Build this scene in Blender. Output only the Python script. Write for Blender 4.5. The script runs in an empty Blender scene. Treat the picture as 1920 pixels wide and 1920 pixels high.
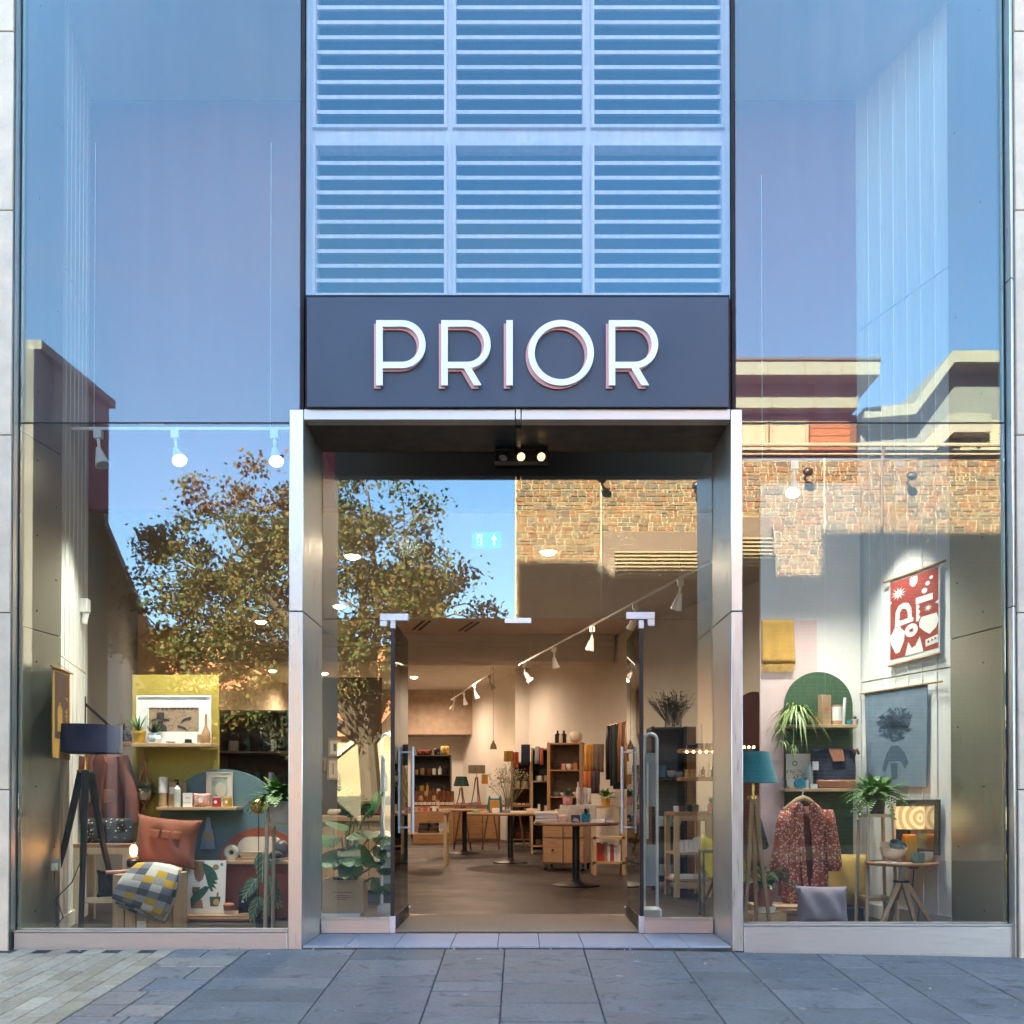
import bpy, math, random
from math import sin, cos, tan, pi, radians, sqrt
from mathutils import Vector as V, Matrix

random.seed(7)
SC = bpy.context.scene
COL = SC.collection

# ------------------------------------------------------------------ camera
FPX, PPX, HOR, CAM_D, EYE = 1840.0, 975.0, 1495.0, 6.5, 1.0     # focal length in photo pixels, principal column, horizon row
PITCH = radians(0.7)
PPY = HOR - FPX * tan(PITCH)
cd = bpy.data.cameras.new('camera')
cam = bpy.data.objects.new('camera', cd)
COL.objects.link(cam)
cam.location = (0, -CAM_D, EYE)
cam.rotation_euler = (pi / 2 + PITCH, 0, 0)
cd.sensor_width = 36
cd.lens = FPX / 1920 * 36
cd.shift_x = (960 - PPX) / 1920
cd.shift_y = (PPY - 960) / 1920
cd.clip_start, cd.clip_end = 0.05, 2000
SC.camera = cam

# ------------------------------------------------------------------ sky, sun, exposure
SUN_EL, SUN_AZ = radians(30), radians(22)          # azimuth measured from +y towards -x (behind the shop)
world = bpy.data.worlds.new('World')
SC.world = world
world.use_nodes = True
nt = world.node_tree
nt.nodes.clear()
sky = nt.nodes.new('ShaderNodeTexSky')
sky.sky_type = 'NISHITA'
sky.sun_disc = False
sky.sun_elevation = SUN_EL
sky.sun_rotation = -SUN_AZ
sky.air_density, sky.dust_density, sky.ozone_density = 1.0, 1.0, 1.6
hs = nt.nodes.new('ShaderNodeHueSaturation')
hs.inputs['Saturation'].default_value = 1.12
bg = nt.nodes.new('ShaderNodeBackground')
bg.inputs['Strength'].default_value = 0.05
wo = nt.nodes.new('ShaderNodeOutputWorld')
nt.links.new(sky.outputs[0], hs.inputs['Color'])
# faint high cloud wisps
tcw = nt.nodes.new('ShaderNodeTexCoord')
mpw = nt.nodes.new('ShaderNodeMapping')
mpw.inputs['Scale'].default_value = (1.6, 1.6, 5.0)
nzw = nt.nodes.new('ShaderNodeTexNoise')
nzw.inputs['Scale'].default_value = 1.7
nzw.inputs['Detail'].default_value = 8
nzw.inputs['Roughness'].default_value = .6
mrw = nt.nodes.new('ShaderNodeMapRange')
for k_, v_ in (('From Min', .56), ('From Max', .80), ('To Min', 0.0), ('To Max', .45)):
    mrw.inputs[k_].default_value = v_
mxw = nt.nodes.new('ShaderNodeMix')
mxw.data_type = 'RGBA'
mxw.inputs[7].default_value = (1.9, 2.0, 2.15, 1)
nt.links.new(tcw.outputs['Generated'], mpw.inputs['Vector'])
nt.links.new(mpw.outputs[0], nzw.inputs['Vector'])
nt.links.new(nzw.outputs[0], mrw.inputs['Value'])
nt.links.new(mrw.outputs[0], mxw.inputs[0])
nt.links.new(hs.outputs[0], mxw.inputs[6])
nt.links.new(mxw.outputs[2], bg.inputs['Color'])
nt.links.new(bg.outputs[0], wo.inputs['Surface'])
sd = bpy.data.lights.new('sun', 'SUN')
sd.energy = 5.0
sd.angle = radians(0.5)
sd.color = (1.0, 0.80, 0.55)
sun = bpy.data.objects.new('sun', sd)
COL.objects.link(sun)
SUNV = V((-sin(SUN_AZ) * cos(SUN_EL), cos(SUN_AZ) * cos(SUN_EL), sin(SUN_EL)))
sun.rotation_euler = SUNV.to_track_quat('Z', 'Y').to_euler()
sun.location = SUNV * 60
SC.view_settings.view_transform = 'Standard'
SC.view_settings.look = 'None'
SC.view_settings.exposure = 4.9
SC.view_settings.gamma = 1
SC.view_settings.use_curve_mapping = False
SC.render.engine = 'CYCLES'
SC.cycles.use_denoising = True
SC.cycles.max_bounces = 8
SC.cycles.transparent_max_bounces = 24
SC.cycles.sample_clamp_indirect = 6
SC.cycles.caustics_reflective = False
SC.cycles.caustics_refractive = False


def W(px, py, y):
    """World point on the plane y that shows at photo pixel (px, py)."""
    u = (px - PPX) / FPX
    v = (PPY - py) / FPX
    t = (y + CAM_D) / (cos(PITCH) - v * sin(PITCH))
    return V((u * t, y, EYE + (sin(PITCH) + v * cos(PITCH)) * t))


def R(px, py, Y, m=0.06):
    """World point at depth Y behind the camera that mirrors to (px, py) in a pane at y = m."""
    p = W(px, py, 2 * m - Y)
    p.y = Y
    return p


def S(y):
    return (y + CAM_D) / FPX


def E(x0, x1, yt, yb, y):
    """Base point, width and height in metres of a thing seen between those pixels."""
    a, b = W(x0, yb, y), W(x1, yt, y)
    return V(((a.x + b.x) / 2, y, a.z)), b.x - a.x, b.z - a.z


# ------------------------------------------------------------------ geometry builder
class G:
    def __init__(s):
        s.v, s.f, s.m, s.k = [], [], [], 0

    def add(s, vs, fs):
        b = len(s.v)
        s.v += [V(p) for p in vs]
        for f in fs:
            s.f.append([b + i for i in f])
            s.m.append(s.k)
        return b

    def mat(s, k):
        s.k = k
        return s

    def xf(s, M, b=0):
        for i in range(b, len(s.v)):
            s.v[i] = M @ s.v[i]
        return s

    def box(s, x0, x1, y0, y1, z0, z1):
        return s.add([(x0, y0, z0), (x1, y0, z0), (x1, y1, z0), (x0, y1, z0), (x0, y0, z1), (x1, y0, z1), (x1, y1, z1), (x0, y1, z1)],
                     [(0, 3, 2, 1), (4, 5, 6, 7), (0, 1, 5, 4), (1, 2, 6, 5), (2, 3, 7, 6), (3, 0, 4, 7)])

    def cb(s, c, w, d, h):
        """Box of width, depth, height standing on point c."""
        return s.box(c[0] - w / 2, c[0] + w / 2, c[1] - d / 2, c[1] + d / 2, c[2], c[2] + h)

    def poly(s, pts):
        return s.add(pts, [list(range(len(pts)))])

    def ring(s, p, d, r, n):
        d = V(d).normalized()
        a = d.orthogonal().normalized() if abs(d.z) < .99 else V((1, 0, 0))
        b = d.cross(a)
        return [V(p) + (a * cos(2 * pi * i / n) + b * sin(2 * pi * i / n)) * r for i in range(n)]

    def tube(s, pts, r, n=8, caps=True):
        pts = [V(p) for p in pts]
        if not isinstance(r, (list, tuple)):
            r = [r] * len(pts)
        b = len(s.v)
        ref = None
        for i, p in enumerate(pts):
            d = (pts[min(i + 1, len(pts) - 1)] - pts[max(i - 1, 0)]).normalized()
            if ref is None:
                ref = d.orthogonal().normalized()
            ref = (ref - d * ref.dot(d))
            ref = ref.normalized() if ref.length > 1e-6 else d.orthogonal().normalized()
            q = d.cross(ref)
            s.v += [p + (ref * cos(2 * pi * j / n) + q * sin(2 * pi * j / n)) * r[i] for j in range(n)]
        for i in range(len(pts) - 1):
            for j in range(n):
                s.f.append([b + i * n + j, b + i * n + (j + 1) % n, b + (i + 1) * n + (j + 1) % n, b + (i + 1) * n + j])
                s.m.append(s.k)
        if caps:
            s.f.append([b + j for j in range(n)][::-1])
            s.f.append([b + (len(pts) - 1) * n + j for j in range(n)])
            s.m += [s.k, s.k]
        return b

    def cyl(s, p0, p1, r0, r1=None, n=16):
        return s.tube([p0, p1], [r0, r0 if r1 is None else r1], n)

    def lathe(s, prof, c=(0, 0, 0), n=24):
        b = len(s.v)
        c = V(c)
        for (r, z) in prof:
            s.v += [c + V((r * cos(2 * pi * j / n), r * sin(2 * pi * j / n), z)) for j in range(n)]
        for i in range(len(prof) - 1):
            for j in range(n):
                s.f.append([b + i * n + j, b + i * n + (j + 1) % n, b + (i + 1) * n + (j + 1) % n, b + (i + 1) * n + j])
                s.m.append(s.k)
        if prof[0][0] > 1e-5:
            s.f.append([b + j for j in range(n)][::-1]); s.m.append(s.k)
        if prof[-1][0] > 1e-5:
            s.f.append([b + (len(prof) - 1) * n + j for j in range(n)]); s.m.append(s.k)
        return b

    def sph(s, c, r, n=14, m=8):
        if not isinstance(r, (list, tuple)):
            r = (r, r, r)
        b = s.lathe([(max(1e-6, sin(pi * i / m)), -cos(pi * i / m)) for i in range(m + 1)], (0, 0, 0), n)
        for i in range(b, len(s.v)):
            p = s.v[i]
            s.v[i] = V((c[0] + p.x * r[0], c[1] + p.y * r[1], c[2] + p.z * r[2]))
        return b

    def prism(s, pts, y0, y1):
        """Outline in x,z (counter-clockwise seen from -y) extruded from y0 to y1."""
        n = len(pts)
        b = s.add([(p[0], y0, p[1]) for p in pts] + [(p[0], y1, p[1]) for p in pts], [])
        s.f.append([b + i for i in range(n)]); s.m.append(s.k)
        s.f.append([b + n + i for i in range(n)][::-1]); s.m.append(s.k)
        for i in range(n):
            j = (i + 1) % n
            s.f.append([b + i, b + n + i, b + n + j, b + j]); s.m.append(s.k)
        return b

    def cushion(s, w, h, t, n=14, ear=.06):
        """Pillow in the x,z plane standing on z = 0, plump by t."""
        b = len(s.v)
        for side in (-1, 1):
            for i in range(n + 1):
                for j in range(n + 1):
                    a, c = 2 * i / n - 1, 2 * j / n - 1
                    q = (1 - a ** 4) * (1 - c ** 4)
                    pin = 1 - ear * (1 - abs(c) ** 3) * abs(a)
                    pin2 = 1 - ear * (1 - abs(a) ** 3) * abs(c)
                    wr = .012 * sin(7 * a + 3 * c) * q * t / .12
                    s.v.append(V((a * w / 2 * pin, side * (t / 2 * q ** .55 + wr), h / 2 + c * h / 2 * pin2)))
        k = (n + 1) ** 2
        for q in range(2):
            for i in range(n):
                for j in range(n):
                    f = [b + q * k + i * (n + 1) + j, b + q * k + (i + 1) * (n + 1) + j, b + q * k + (i + 1) * (n + 1) + j + 1, b + q * k + i * (n + 1) + j + 1]
                    s.f.append(f if q == 0 else f[::-1]); s.m.append(s.k)
        return b

    def leaf(s, p, d, L, w, droop=.3, n=3, up=V((0, 0, 1)), fold=.25):
        """Blade from p along d, bending down, with a mid rib fold."""
        p, d = V(p), V(d).normalized()
        side = d.cross(up)
        side = side.normalized() if side.length > 1e-4 else V((1, 0, 0))
        nrm = side.cross(d)
        vs, fs = [], []
        for i in range(n + 1):
            t = i / n
            c = p + d * (L * t) - up * (droop * L * t * t)
            ww = w * sin(pi * (.12 + .88 * t) ** .8) / 2 if t < 1 else 0
            vs += [c - side * ww + nrm * ww * fold, c, c + side * ww + nrm * ww * fold]
        for i in range(n):
            a = i * 3
            fs += [(a, a + 1, a + 4, a + 3), (a + 1, a + 2, a + 5, a + 4)]
        return s.add(vs, fs)

    def frond(s, p, d, L, w, droop=.6, n=12):
        """Fern frond: a bending stem with leaflets on both sides."""
        p, d = V(p), V(d).normalized()
        up = V((0, 0, 1))
        side = d.cross(up)
        side = side.normalized() if side.length > 1e-4 else V((1, 0, 0))
        pts = [p + d * (L * i / n) - up * (droop * L * (i / n) ** 2) for i in range(n + 1)]
        s.tube(pts, [.0022 * (1 - .7 * i / n) for i in range(n + 1)], 3, False)
        for i in range(1, n):
            t = i / n
            ll = w * (1 - t) ** .6 * min(1, t * 4) * random.uniform(.8, 1.1)
            dr = (pts[i + 1] - pts[i]).normalized()
            hw = L / n * .55
            for sg in (-1, 1):
                e = pts[i] + (side * sg * .95 + dr * .35 - up * .15) * ll
                s.add([pts[i] - dr * hw * .5, pts[i] + dr * hw * .5, (pts[i] + e) / 2 + dr * hw * .8, e, (pts[i] + e) / 2 - dr * hw * .4], [(0, 1, 2, 3, 4)])

    def mesh(s, name):
        me = bpy.data.meshes.new(name)
        me.from_pydata([tuple(p) for p in s.v], [], s.f)
        if any(s.m):
            me.polygons.foreach_set('material_index', s.m)
        return me


def obj(name, g, mats, parent=None, loc=(0, 0, 0), rz=0, bevel=0, smooth=35, kind=None):
    me = g.mesh(name) if isinstance(g, G) else g
    if not me.materials:
        for m in (mats if isinstance(mats, (list, tuple)) else [mats]):
            me.materials.append(m)
    if isinstance(g, G) and smooth:
        me.shade_smooth()
        me.set_sharp_from_angle(angle=radians(smooth))
    o = bpy.data.objects.new(name, me)
    COL.objects.link(o)
    o.location = loc
    if rz:
        o.rotation_euler = (0, 0, rz)
    if parent:
        o.parent = parent
    if bevel:
        b = o.modifiers.new('bevel', 'BEVEL')
        b.width, b.segments, b.limit_method = bevel, 1, 'ANGLE'
    if kind:
        o['kind'] = kind
    return o


def tag(o, label, cat, group=None):
    o['label'], o['category'] = label, cat
    if group:
        o['group'] = group
    return o


def thing(name, label, cat, loc=(0, 0, 0), rz=0, group=None):
    o = bpy.data.objects.new(name, None)
    COL.objects.link(o)
    o.empty_display_size = .1
    o.location = loc
    o.rotation_euler = (0, 0, rz)
    return tag(o, label, cat, group)


def copy_tree(o, parent=None):
    c = o.copy()
    COL.objects.link(c)
    if parent:
        c.parent = parent
    for ch in [x for x in bpy.data.objects if x.parent == o]:
        copy_tree(ch, c)
    return c


# ------------------------------------------------------------------ materials
class NT:
    def __init__(s, name):
        s.mat = bpy.data.materials.new(name)
        s.mat.use_nodes = True
        s.t = s.mat.node_tree
        s.b = s.t.nodes['Principled BSDF']
        s.out = s.t.nodes['Material Output']

    def n(s, typ, ins={}, **kw):
        q = s.t.nodes.new('ShaderNode' + typ)
        for k, v in kw.items():
            setattr(q, k, v)
        for k, v in ins.items():
            s.set(q.inputs[k], v)
        return q

    def set(s, sock, v):
        if isinstance(v, bpy.types.NodeSocket):
            s.t.links.new(v, sock)
        elif isinstance(v, bpy.types.Node):
            s.t.links.new(v.outputs[0], sock)
        else:
            if sock.type == 'RGBA' and len(v) == 3:
                v = (*v, 1)
            sock.default_value = v

    def math(s, op, a, b=0.0, c=None):
        q = s.t.nodes.new('ShaderNodeMath')
        q.operation = op
        s.set(q.inputs[0], a)
        s.set(q.inputs[1], b)
        if c is not None:
            s.set(q.inputs[2], c)
        return q.outputs[0]

    def mix(s, f, a, b, blend='MIX'):
        q = s.t.nodes.new('ShaderNodeMix')
        q.data_type, q.blend_type = 'RGBA', blend
        s.set(q.inputs[0], f)
        s.set(q.inputs[6], a)
        s.set(q.inputs[7], b)
        return q.outputs[2]

    def ramp(s, f, stops, interp='LINEAR'):
        q = s.t.nodes.new('ShaderNodeValToRGB')
        s.set(q.inputs[0], f)
        cr = q.color_ramp
        cr.interpolation = interp
        while len(cr.elements) < len(stops):
            cr.elements.new(.5)
        for e, (p, c) in zip(cr.elements, stops):
            e.position, e.color = p, (*c, 1)
        return q.outputs[0]

    def coord(s, stretch=(1, 1, 1), kind='Object'):
        tc = s.n('TexCoord')
        mp = s.n('Mapping', {'Vector': tc.outputs[kind], 'Scale': stretch})
        return mp.outputs[0]


def M(name, c, r=.6, m=0.0, var=.15, sc=6, bump=.0, bs=60, stretch=(1, 1, 1), rnd=0.0, island=0.0, coat=0.0, spec=.5, rvar=.12, sheen=0.0):
    """Everyday procedural surface: mottled colour, mottled roughness, fine relief."""
    t = NT(name)
    co = t.coord(stretch)
    nz = t.n('TexNoise', {'Vector': co, 'Scale': sc, 'Detail': 6.0, 'Roughness': .6})
    fac = t.n('MapRange', {'Value': nz.outputs[0], 'From Min': .3, 'From Max': .7, 'To Min': 1 - var, 'To Max': 1 + var}).outputs[0]
    if rnd:
        oi = t.n('ObjectInfo')
        fac = t.math('MULTIPLY', fac, t.n('MapRange', {'Value': oi.outputs['Random'], 'To Min': 1 - rnd, 'To Max': 1 + rnd}).outputs[0])
    if island:
        gi = t.n('NewGeometry')
        fac = t.math('MULTIPLY', fac, t.n('MapRange', {'Value': gi.outputs['Random Per Island'], 'To Min': 1 - island, 'To Max': 1 + island}).outputs[0])
    col = t.n('VectorMath', {0: c, 1: (1, 1, 1)}, operation='MULTIPLY')
    sc_ = t.n('VectorMath', {0: col.outputs[0], 'Scale': fac}, operation='SCALE')
    t.set(t.b.inputs['Base Color'], sc_.outputs[0])
    rr = t.n('MapRange', {'Value': nz.outputs[0], 'From Min': .3, 'From Max': .7, 'To Min': max(.02, r - rvar), 'To Max': min(1, r + rvar)})
    t.set(t.b.inputs['Roughness'], rr.outputs[0])
    t.b.inputs['Metallic'].default_value = m
    t.b.inputs['Specular IOR Level'].default_value = spec
    t.b.inputs['Coat Weight'].default_value = coat
    t.b.inputs['Sheen Weight'].default_value = sheen
    if bump:
        n2 = t.n('TexNoise', {'Vector': co, 'Scale': bs, 'Detail': 4.0})
        bp = t.n('Bump', {'Height': n2.outputs[0], 'Strength': bump, 'Distance': .01})
        t.set(t.b.inputs['Normal'], bp.outputs[0])
    return t.mat


def MW(name, c1, c2, r=.45, stretch=(3, 30, 30), rnd=.12):
    """Wood: long grain along local x unless the stretch says otherwise."""
    t = NT(name)
    co = t.coord(stretch)
    nz = t.n('TexNoise', {'Vector': co, 'Scale': 1.0, 'Detail': 8.0, 'Roughness': .65, 'Distortion': .6})
    col = t.ramp(nz.outputs[0], [(.3, c2), (.5, c1), (.72, tuple(min(1, x * 1.12) for x in c1))])
    oi = t.n('ObjectInfo')
    f = t.n('MapRange', {'Value': oi.outputs['Random'], 'To Min': 1 - rnd, 'To Max': 1 + rnd})
    sc_ = t.n('VectorMath', {0: col, 'Scale': f.outputs[0]}, operation='SCALE')
    t.set(t.b.inputs['Base Color'], sc_.outputs[0])
    t.b.inputs['Roughness'].default_value = r
    bp = t.n('Bump', {'Height': nz.outputs[0], 'Strength': .15, 'Distance': .004})
    t.set(t.b.inputs['Normal'], bp.outputs[0])
    return t.mat


def ME(name, c, s):
    """A surface that gives off light: lamp glass, lit shade."""
    t = NT(name)
    t.set(t.b.inputs['Base Color'], c)
    t.set(t.b.inputs['Emission Color'], c)
    t.b.inputs['Emission Strength'].default_value = s
    return t.mat


def glass_mat(name, refl, tint, base=(.97, .99, .98), dust=0):
    t = NT(name)
    t.t.nodes.remove(t.b)
    tr = t.n('BsdfTransparent', {'Color': base})
    gl = t.n('BsdfGlossy', {'Color': tint, 'Roughness': 0.0})
    lw = t.n('LayerWeight', {'Blend': .25})
    nz = t.n('TexNoise', {'Vector': t.coord((1, 1, .35)), 'Scale': 1.3, 'Detail': 1.0})
    bp = t.n('Bump', {'Height': nz.outputs[0], 'Strength': .012, 'Distance': .004})
    t.set(gl.inputs['Normal'], bp.outputs[0])
    f = t.n('MapRange', {'Value': lw.outputs['Fresnel'], 'To Min': refl, 'To Max': 1.0})
    mx = t.n('MixShader', {0: f.outputs[0], 1: tr.outputs[0], 2: gl.outputs[0]})
    sh = mx.outputs[0]
    if dust:                                  # a film of street dust, streaked by rain
        n3 = t.n('TexNoise', {'Vector': t.coord((9, 1, .25)), 'Scale': 1.0, 'Detail': 5.0})
        n4 = t.n('TexNoise', {'Vector': t.coord((.5, 1, .4)), 'Scale': 1.0, 'Detail': 2.0})
        fd = t.math('MULTIPLY', t.math('MULTIPLY', n3.outputs[0], n4.outputs[0]), dust * 4)
        df = t.n('BsdfDiffuse', {'Color': (.66, .60, .60)})
        sh = t.n('MixShader', {0: fd, 1: sh, 2: df.outputs[0]}).outputs[0]
    t.set(t.out.inputs['Surface'], sh)
    return t.mat


GLASS = glass_mat('coated_glass', .075, (.90, .96, 1.0))
GLASS_UP = glass_mat('upper_coated_glass', .04, (.42, .76, 1.0))
GLASS_DUST = glass_mat('dusty_upper_glass', .05, (.78, .97, 1.0), dust=.05)
DOORGLASS = glass_mat('door_glass', .02, (.9, .97, 1), (.93, .95, .93))
GEDGE = glass_mat('glass_edge', .03, (.7, .95, .85), (.93, .985, .96))
GDARK = M('glass_edge_green', (.02, .06, .05), .1)
STEEL = M('brushed_steel', (.64, .62, .57), .37, .95, .06, 3, .05, 90, (60, 60, 1.5))
STEELR = M('return_steel', (.50, .55, .51), .40, .95, .08, 3, .05, 90, (60, 60, 1.5))
STEELH = M('brushed_steel_sill', (.50, .45, .40), .42, .7, .08, 3, .05, 90, (1.5, 60, 60))
CHROME = M('satin_chrome', (.60, .61, .63), .42, .6, .03)
WHITEM = M('white_metal', (.84, .84, .83), .4, 0, .04)
BRONZE = M('dark_bronze_soffit', (.035, .03, .028), .5, .2, .15)
BLACKM = M('black_metal', (.018, .018, .02), .42, .3, .1)
DARK = M('dark_void', (.012, .012, .014), .9)
SIGNB = M('slate_blue_board', (.036, .047, .068), .5, 0, .10, 1.4)
SALMON = M('salmon_paint', (.74, .33, .30), .5, 0, .05)
WHITE = M('white_paint', (.80, .79, .77), .5, 0, .04, 3)
WALLW = M('white_wall', (.74, .71, .66), .75, 0, .05, 2, .06, 120)
CEILM = M('ceiling_paint', (.66, .60, .54), .85, 0, .05, 2)
WALLSHADE = M('shaded_white_wall', (.24, .24, .22), .8, 0, .05, 2)  # white wall darkened, its shade and dark reflections put into the colour
WALLRED = M('oxblood_wall', (.27, .045, .045), .75, 0, .06, 2, .05, 100)
BOARD = M('white_boarding', (.86, .87, .84), .6, 0, .06, 4, .05, 40, (8, 8, .6))
BUFF = M('buff_stone', (.64, .51, .36), .8, 0, .14, 5, .3, 40, rnd=.06)
def stone_slab(name, cols, spread, rough=.65, dirt=.5):
    """Riven paving: every slab its own tone, cloudy staining, pale gum spots, grit."""
    t = NT(name)
    oi = t.n('ObjectInfo')
    tc = t.n('TexCoord')
    co = t.n('VectorMath', {0: tc.outputs['Object'], 1: t.n('CombineXYZ', {0: t.math('MULTIPLY', oi.outputs['Random'], 37.0), 1: t.math('MULTIPLY', oi.outputs['Random'], 91.0)}).outputs[0]}, operation='ADD').outputs[0]
    base = t.ramp(oi.outputs['Random'], cols)
    n1 = t.n('TexNoise', {'Vector': co, 'Scale': 2.2, 'Detail': 7.0, 'Roughness': .65})
    n2 = t.n('TexNoise', {'Vector': co, 'Scale': 45.0, 'Detail': 3.0})
    n3 = t.n('TexNoise', {'Vector': co, 'Scale': 7.0, 'Detail': 4.0, 'Distortion': 1.0})
    f = t.n('MapRange', {'Value': n1.outputs[0], 'From Min': .3, 'From Max': .7, 'To Min': 1 - spread, 'To Max': 1 + spread}).outputs[0]
    f = t.math('MULTIPLY', f, t.n('MapRange', {'Value': n2.outputs[0], 'From Min': .3, 'From Max': .7, 'To Min': .86, 'To Max': 1.12}).outputs[0])
    stain = t.n('MapRange', {'Value': n3.outputs[0], 'From Min': .58, 'From Max': .72, 'To Min': 1.0, 'To Max': 1 - dirt}).outputs[0]
    f = t.math('MULTIPLY', f, stain)
    c = t.n('VectorMath', {0: base, 'Scale': f}, operation='SCALE').outputs[0]
    vo = t.n('TexVoronoi', {'Vector': co, 'Scale': 3.2, 'Randomness': 1.0})
    gum = t.math('LESS_THAN', vo.outputs['Distance'], .07)
    t.set(t.b.inputs['Base Color'], t.mix(t.math('MULTIPLY', gum, .55), c, (.32, .31, .29)))
    t.set(t.b.inputs['Roughness'], t.n('MapRange', {'Value': n1.outputs[0], 'To Min': rough - .15, 'To Max': rough + .2}).outputs[0])
    hgt = t.math('ADD', n1.outputs[0], t.math('MULTIPLY', n2.outputs[0], .25))
    bp = t.n('Bump', {'Height': hgt, 'Strength': .45, 'Distance': .012})
    t.set(t.b.inputs['Normal'], bp.outputs[0])
    return t.mat


SLATE = stone_slab('slate_paving', [(0, (.118, .115, .10)), (.3, (.148, .142, .122)), (.6, (.135, .126, .115)), (1, (.175, .165, .142))], .22)
SETT = stone_slab('sandstone_sett', [(0, (.17, .17, .155)), (.35, (.27, .215, .15)), (.65, (.22, .19, .155)), (1, (.33, .26, .18))], .18, .75)
BRICKP = stone_slab('buff_paver', [(0, (.33, .25, .14)), (.4, (.42, .325, .19)), (.75, (.38, .30, .195)), (1, (.50, .39, .23))], .18, .8, .25)
JOINT = M('paving_joint', (.045, .043, .04), .95, 0, .9, 5, .4, 60)
GRANITE = M('pale_granite', (.30, .30, .31), .6, 0, .15, 30, .15, 120, rnd=.08)
ASPH = M('asphalt', (.034, .034, .036), .9, 0, .2, 12, .5, 150)
FLOORM = M('shop_floor', (.024, .016, .013), .46, 0, .06, 1.2, .05, 20, spec=.35)
MAT_ = M('coir_mat', (.34, .25, .15), .95, 0, .22, 60, .8, 300)
PINE = MW('pale_pine', (.52, .36, .20), (.40, .26, .13))
PINEZ = MW('pale_pine_upright', (.52, .37, .21), (.40, .26, .13), .45, (30, 30, 3))
OAK = MW('oak', (.36, .20, .09), (.24, .12, .05))
OAKZ = MW('oak_upright', (.36, .20, .09), (.24, .12, .05), .45, (30, 30, 3))
WALNUT = MW('walnut', (.16, .08, .04), (.09, .045, .025))
WALNUTZ = MW('walnut_upright', (.16, .08, .04), (.09, .045, .025), .45, (30, 30, 3))
CREAMW = MW('cream_timber', (.60, .52, .38), (.50, .42, .30), .5, (30, 30, 3))
BRASS = M('brass', (.75, .48, .18), .25, 1.0, .05)
LEAFG = M('fern_green', (.075, .20, .028), .5, 0, .3, 10, island=.4)
LEAFD = M('deep_leaf', (.025, .085, .035), .35, 0, .25, 10, island=.3)
LEAFP = M('pale_striped_leaf', (.22, .31, .10), .45, 0, .35, 40, island=.4)
LEAFS = M('grey_green_succulent', (.28, .36, .27), .6, 0, .2, 20, island=.25)
SOIL = M('soil', (.03, .02, .014), .95, 0, .3, 40, .6, 80)
TERRA = M('terracotta', (.38, .14, .085), .75, 0, .12, 12, .1, 80)
KRAFT = M('kraft_card', (.40, .26, .15), .8, 0, .08, 12, .1, 150)
PAPER = M('white_card', (.78, .77, .74), .7, 0, .03)
CREAM = M('cream_ceramic', (.66, .58, .47), .45, 0, .06)
BONE = M('bone_wall_shape', (.72, .60, .46), .6, 0, .05)


def cloth(name, c, var=.12, rnd=0):
    return M(name, c, .9, 0, var, 9, .35, 220, rnd=rnd, sheen=.2)


RUST = cloth('rust_cloth', (.24, .075, .04))
MUST = M('mustard_panel', (.36, .27, .045), .6, 0, .05, 3)
OCHRE = cloth('ochre_wool', (.52, .29, .06))
TEALP = M('grey_teal_panel', (.105, .175, .19), .6, 0, .06, 3)
GREENP = M('forest_green_panel', (.035, .085, .04), .6, 0, .06, 3)
PINKP = M('blush_pink_panel', (.64, .47, .45), .65, 0, .04, 3)
RUSTP = M('rust_panel', (.27, .065, .035), .6, 0, .06, 3)
NAVY = cloth('navy_cloth', (.012, .02, .05))
NAVYSH = cloth('navy_shade', (.012, .018, .085), .05)
TEALSH = cloth('teal_shade', (.035, .25, .30))
LILAC = cloth('lilac_linen', (.33, .28, .34))
YELLOW = cloth('yellow_linen', (.50, .34, .085))
DENIM = cloth('grey_blue_textile', (.17, .25, .34))
TAN = M('tan_leather', (.34, .13, .065), .5, 0, .15, 8, .2, 60)
GREYM = M('grey_plastic', (.35, .38, .40), .4, 0, .05)
TURQ = M('turquoise_glaze', (.02, .27, .38), .3, 0, .08)
PETROL = cloth('petrol_blue_cloth', (.01, .16, .24))
MUSTPOT = M('mustard_glaze', (.58, .34, .04), .4, 0, .06)
CHAR = cloth('charcoal_cloth', (.03, .03, .033))
BRN = cloth('brown_cloth', (.11, .055, .03))
PINKC = M('pink_glaze', (.60, .26, .21), .5, 0, .06)
GLASSJ = glass_mat('jar_glass', .08, (1, 1, 1), (.9, .93, .92))
AMBER = M('amber_jar', (.15, .06, .025), .15, 0, .15, 10)
BULB = ME('warm_bulb', (1.0, .62, .28), .8)
BULBO = ME('amber_bulb', (1.0, .40, .12), .5)
SPOTG = ME('spot_glow', (1.0, .80, .52), 1.0)
DOWNG = ME('downlight_glow', (1.0, .70, .36), .9)
# ================================================================== GROUND
def gz(x, y):
    return (.06 * max(y, -3.5) if y < 0 else 0) - .02 * max(0, x - .5) * (1 if x < 4 else 4 / x)


def sheet(g, x0, x1, y0, y1, dz, nx=8, ny=8):
    b = len(g.v)
    for j in range(ny + 1):
        for i in range(nx + 1):
            x, y = x0 + (x1 - x0) * i / nx, y0 + (y1 - y0) * j / ny
            g.v.append(V((x, y, gz(x, y) + dz)))
    for j in range(ny):
        for i in range(nx):
            a = b + j * (nx + 1) + i
            g.f.append([a, a + 1, a + nx + 2, a + nx + 1]); g.m.append(0)


g = G(); g.add([(-600, -800, -.33), (600, -800, -.33), (600, -4.2, -.33), (-600, -4.2, -.33)], [(0, 1, 2, 3)])
obj('street', g, ASPH, kind='structure')
g = G(); sheet(g, -30, 30, -4.2, .7, -.008, 120, 40)
pavement = obj('pavement', g, JOINT, kind='structure')


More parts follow.
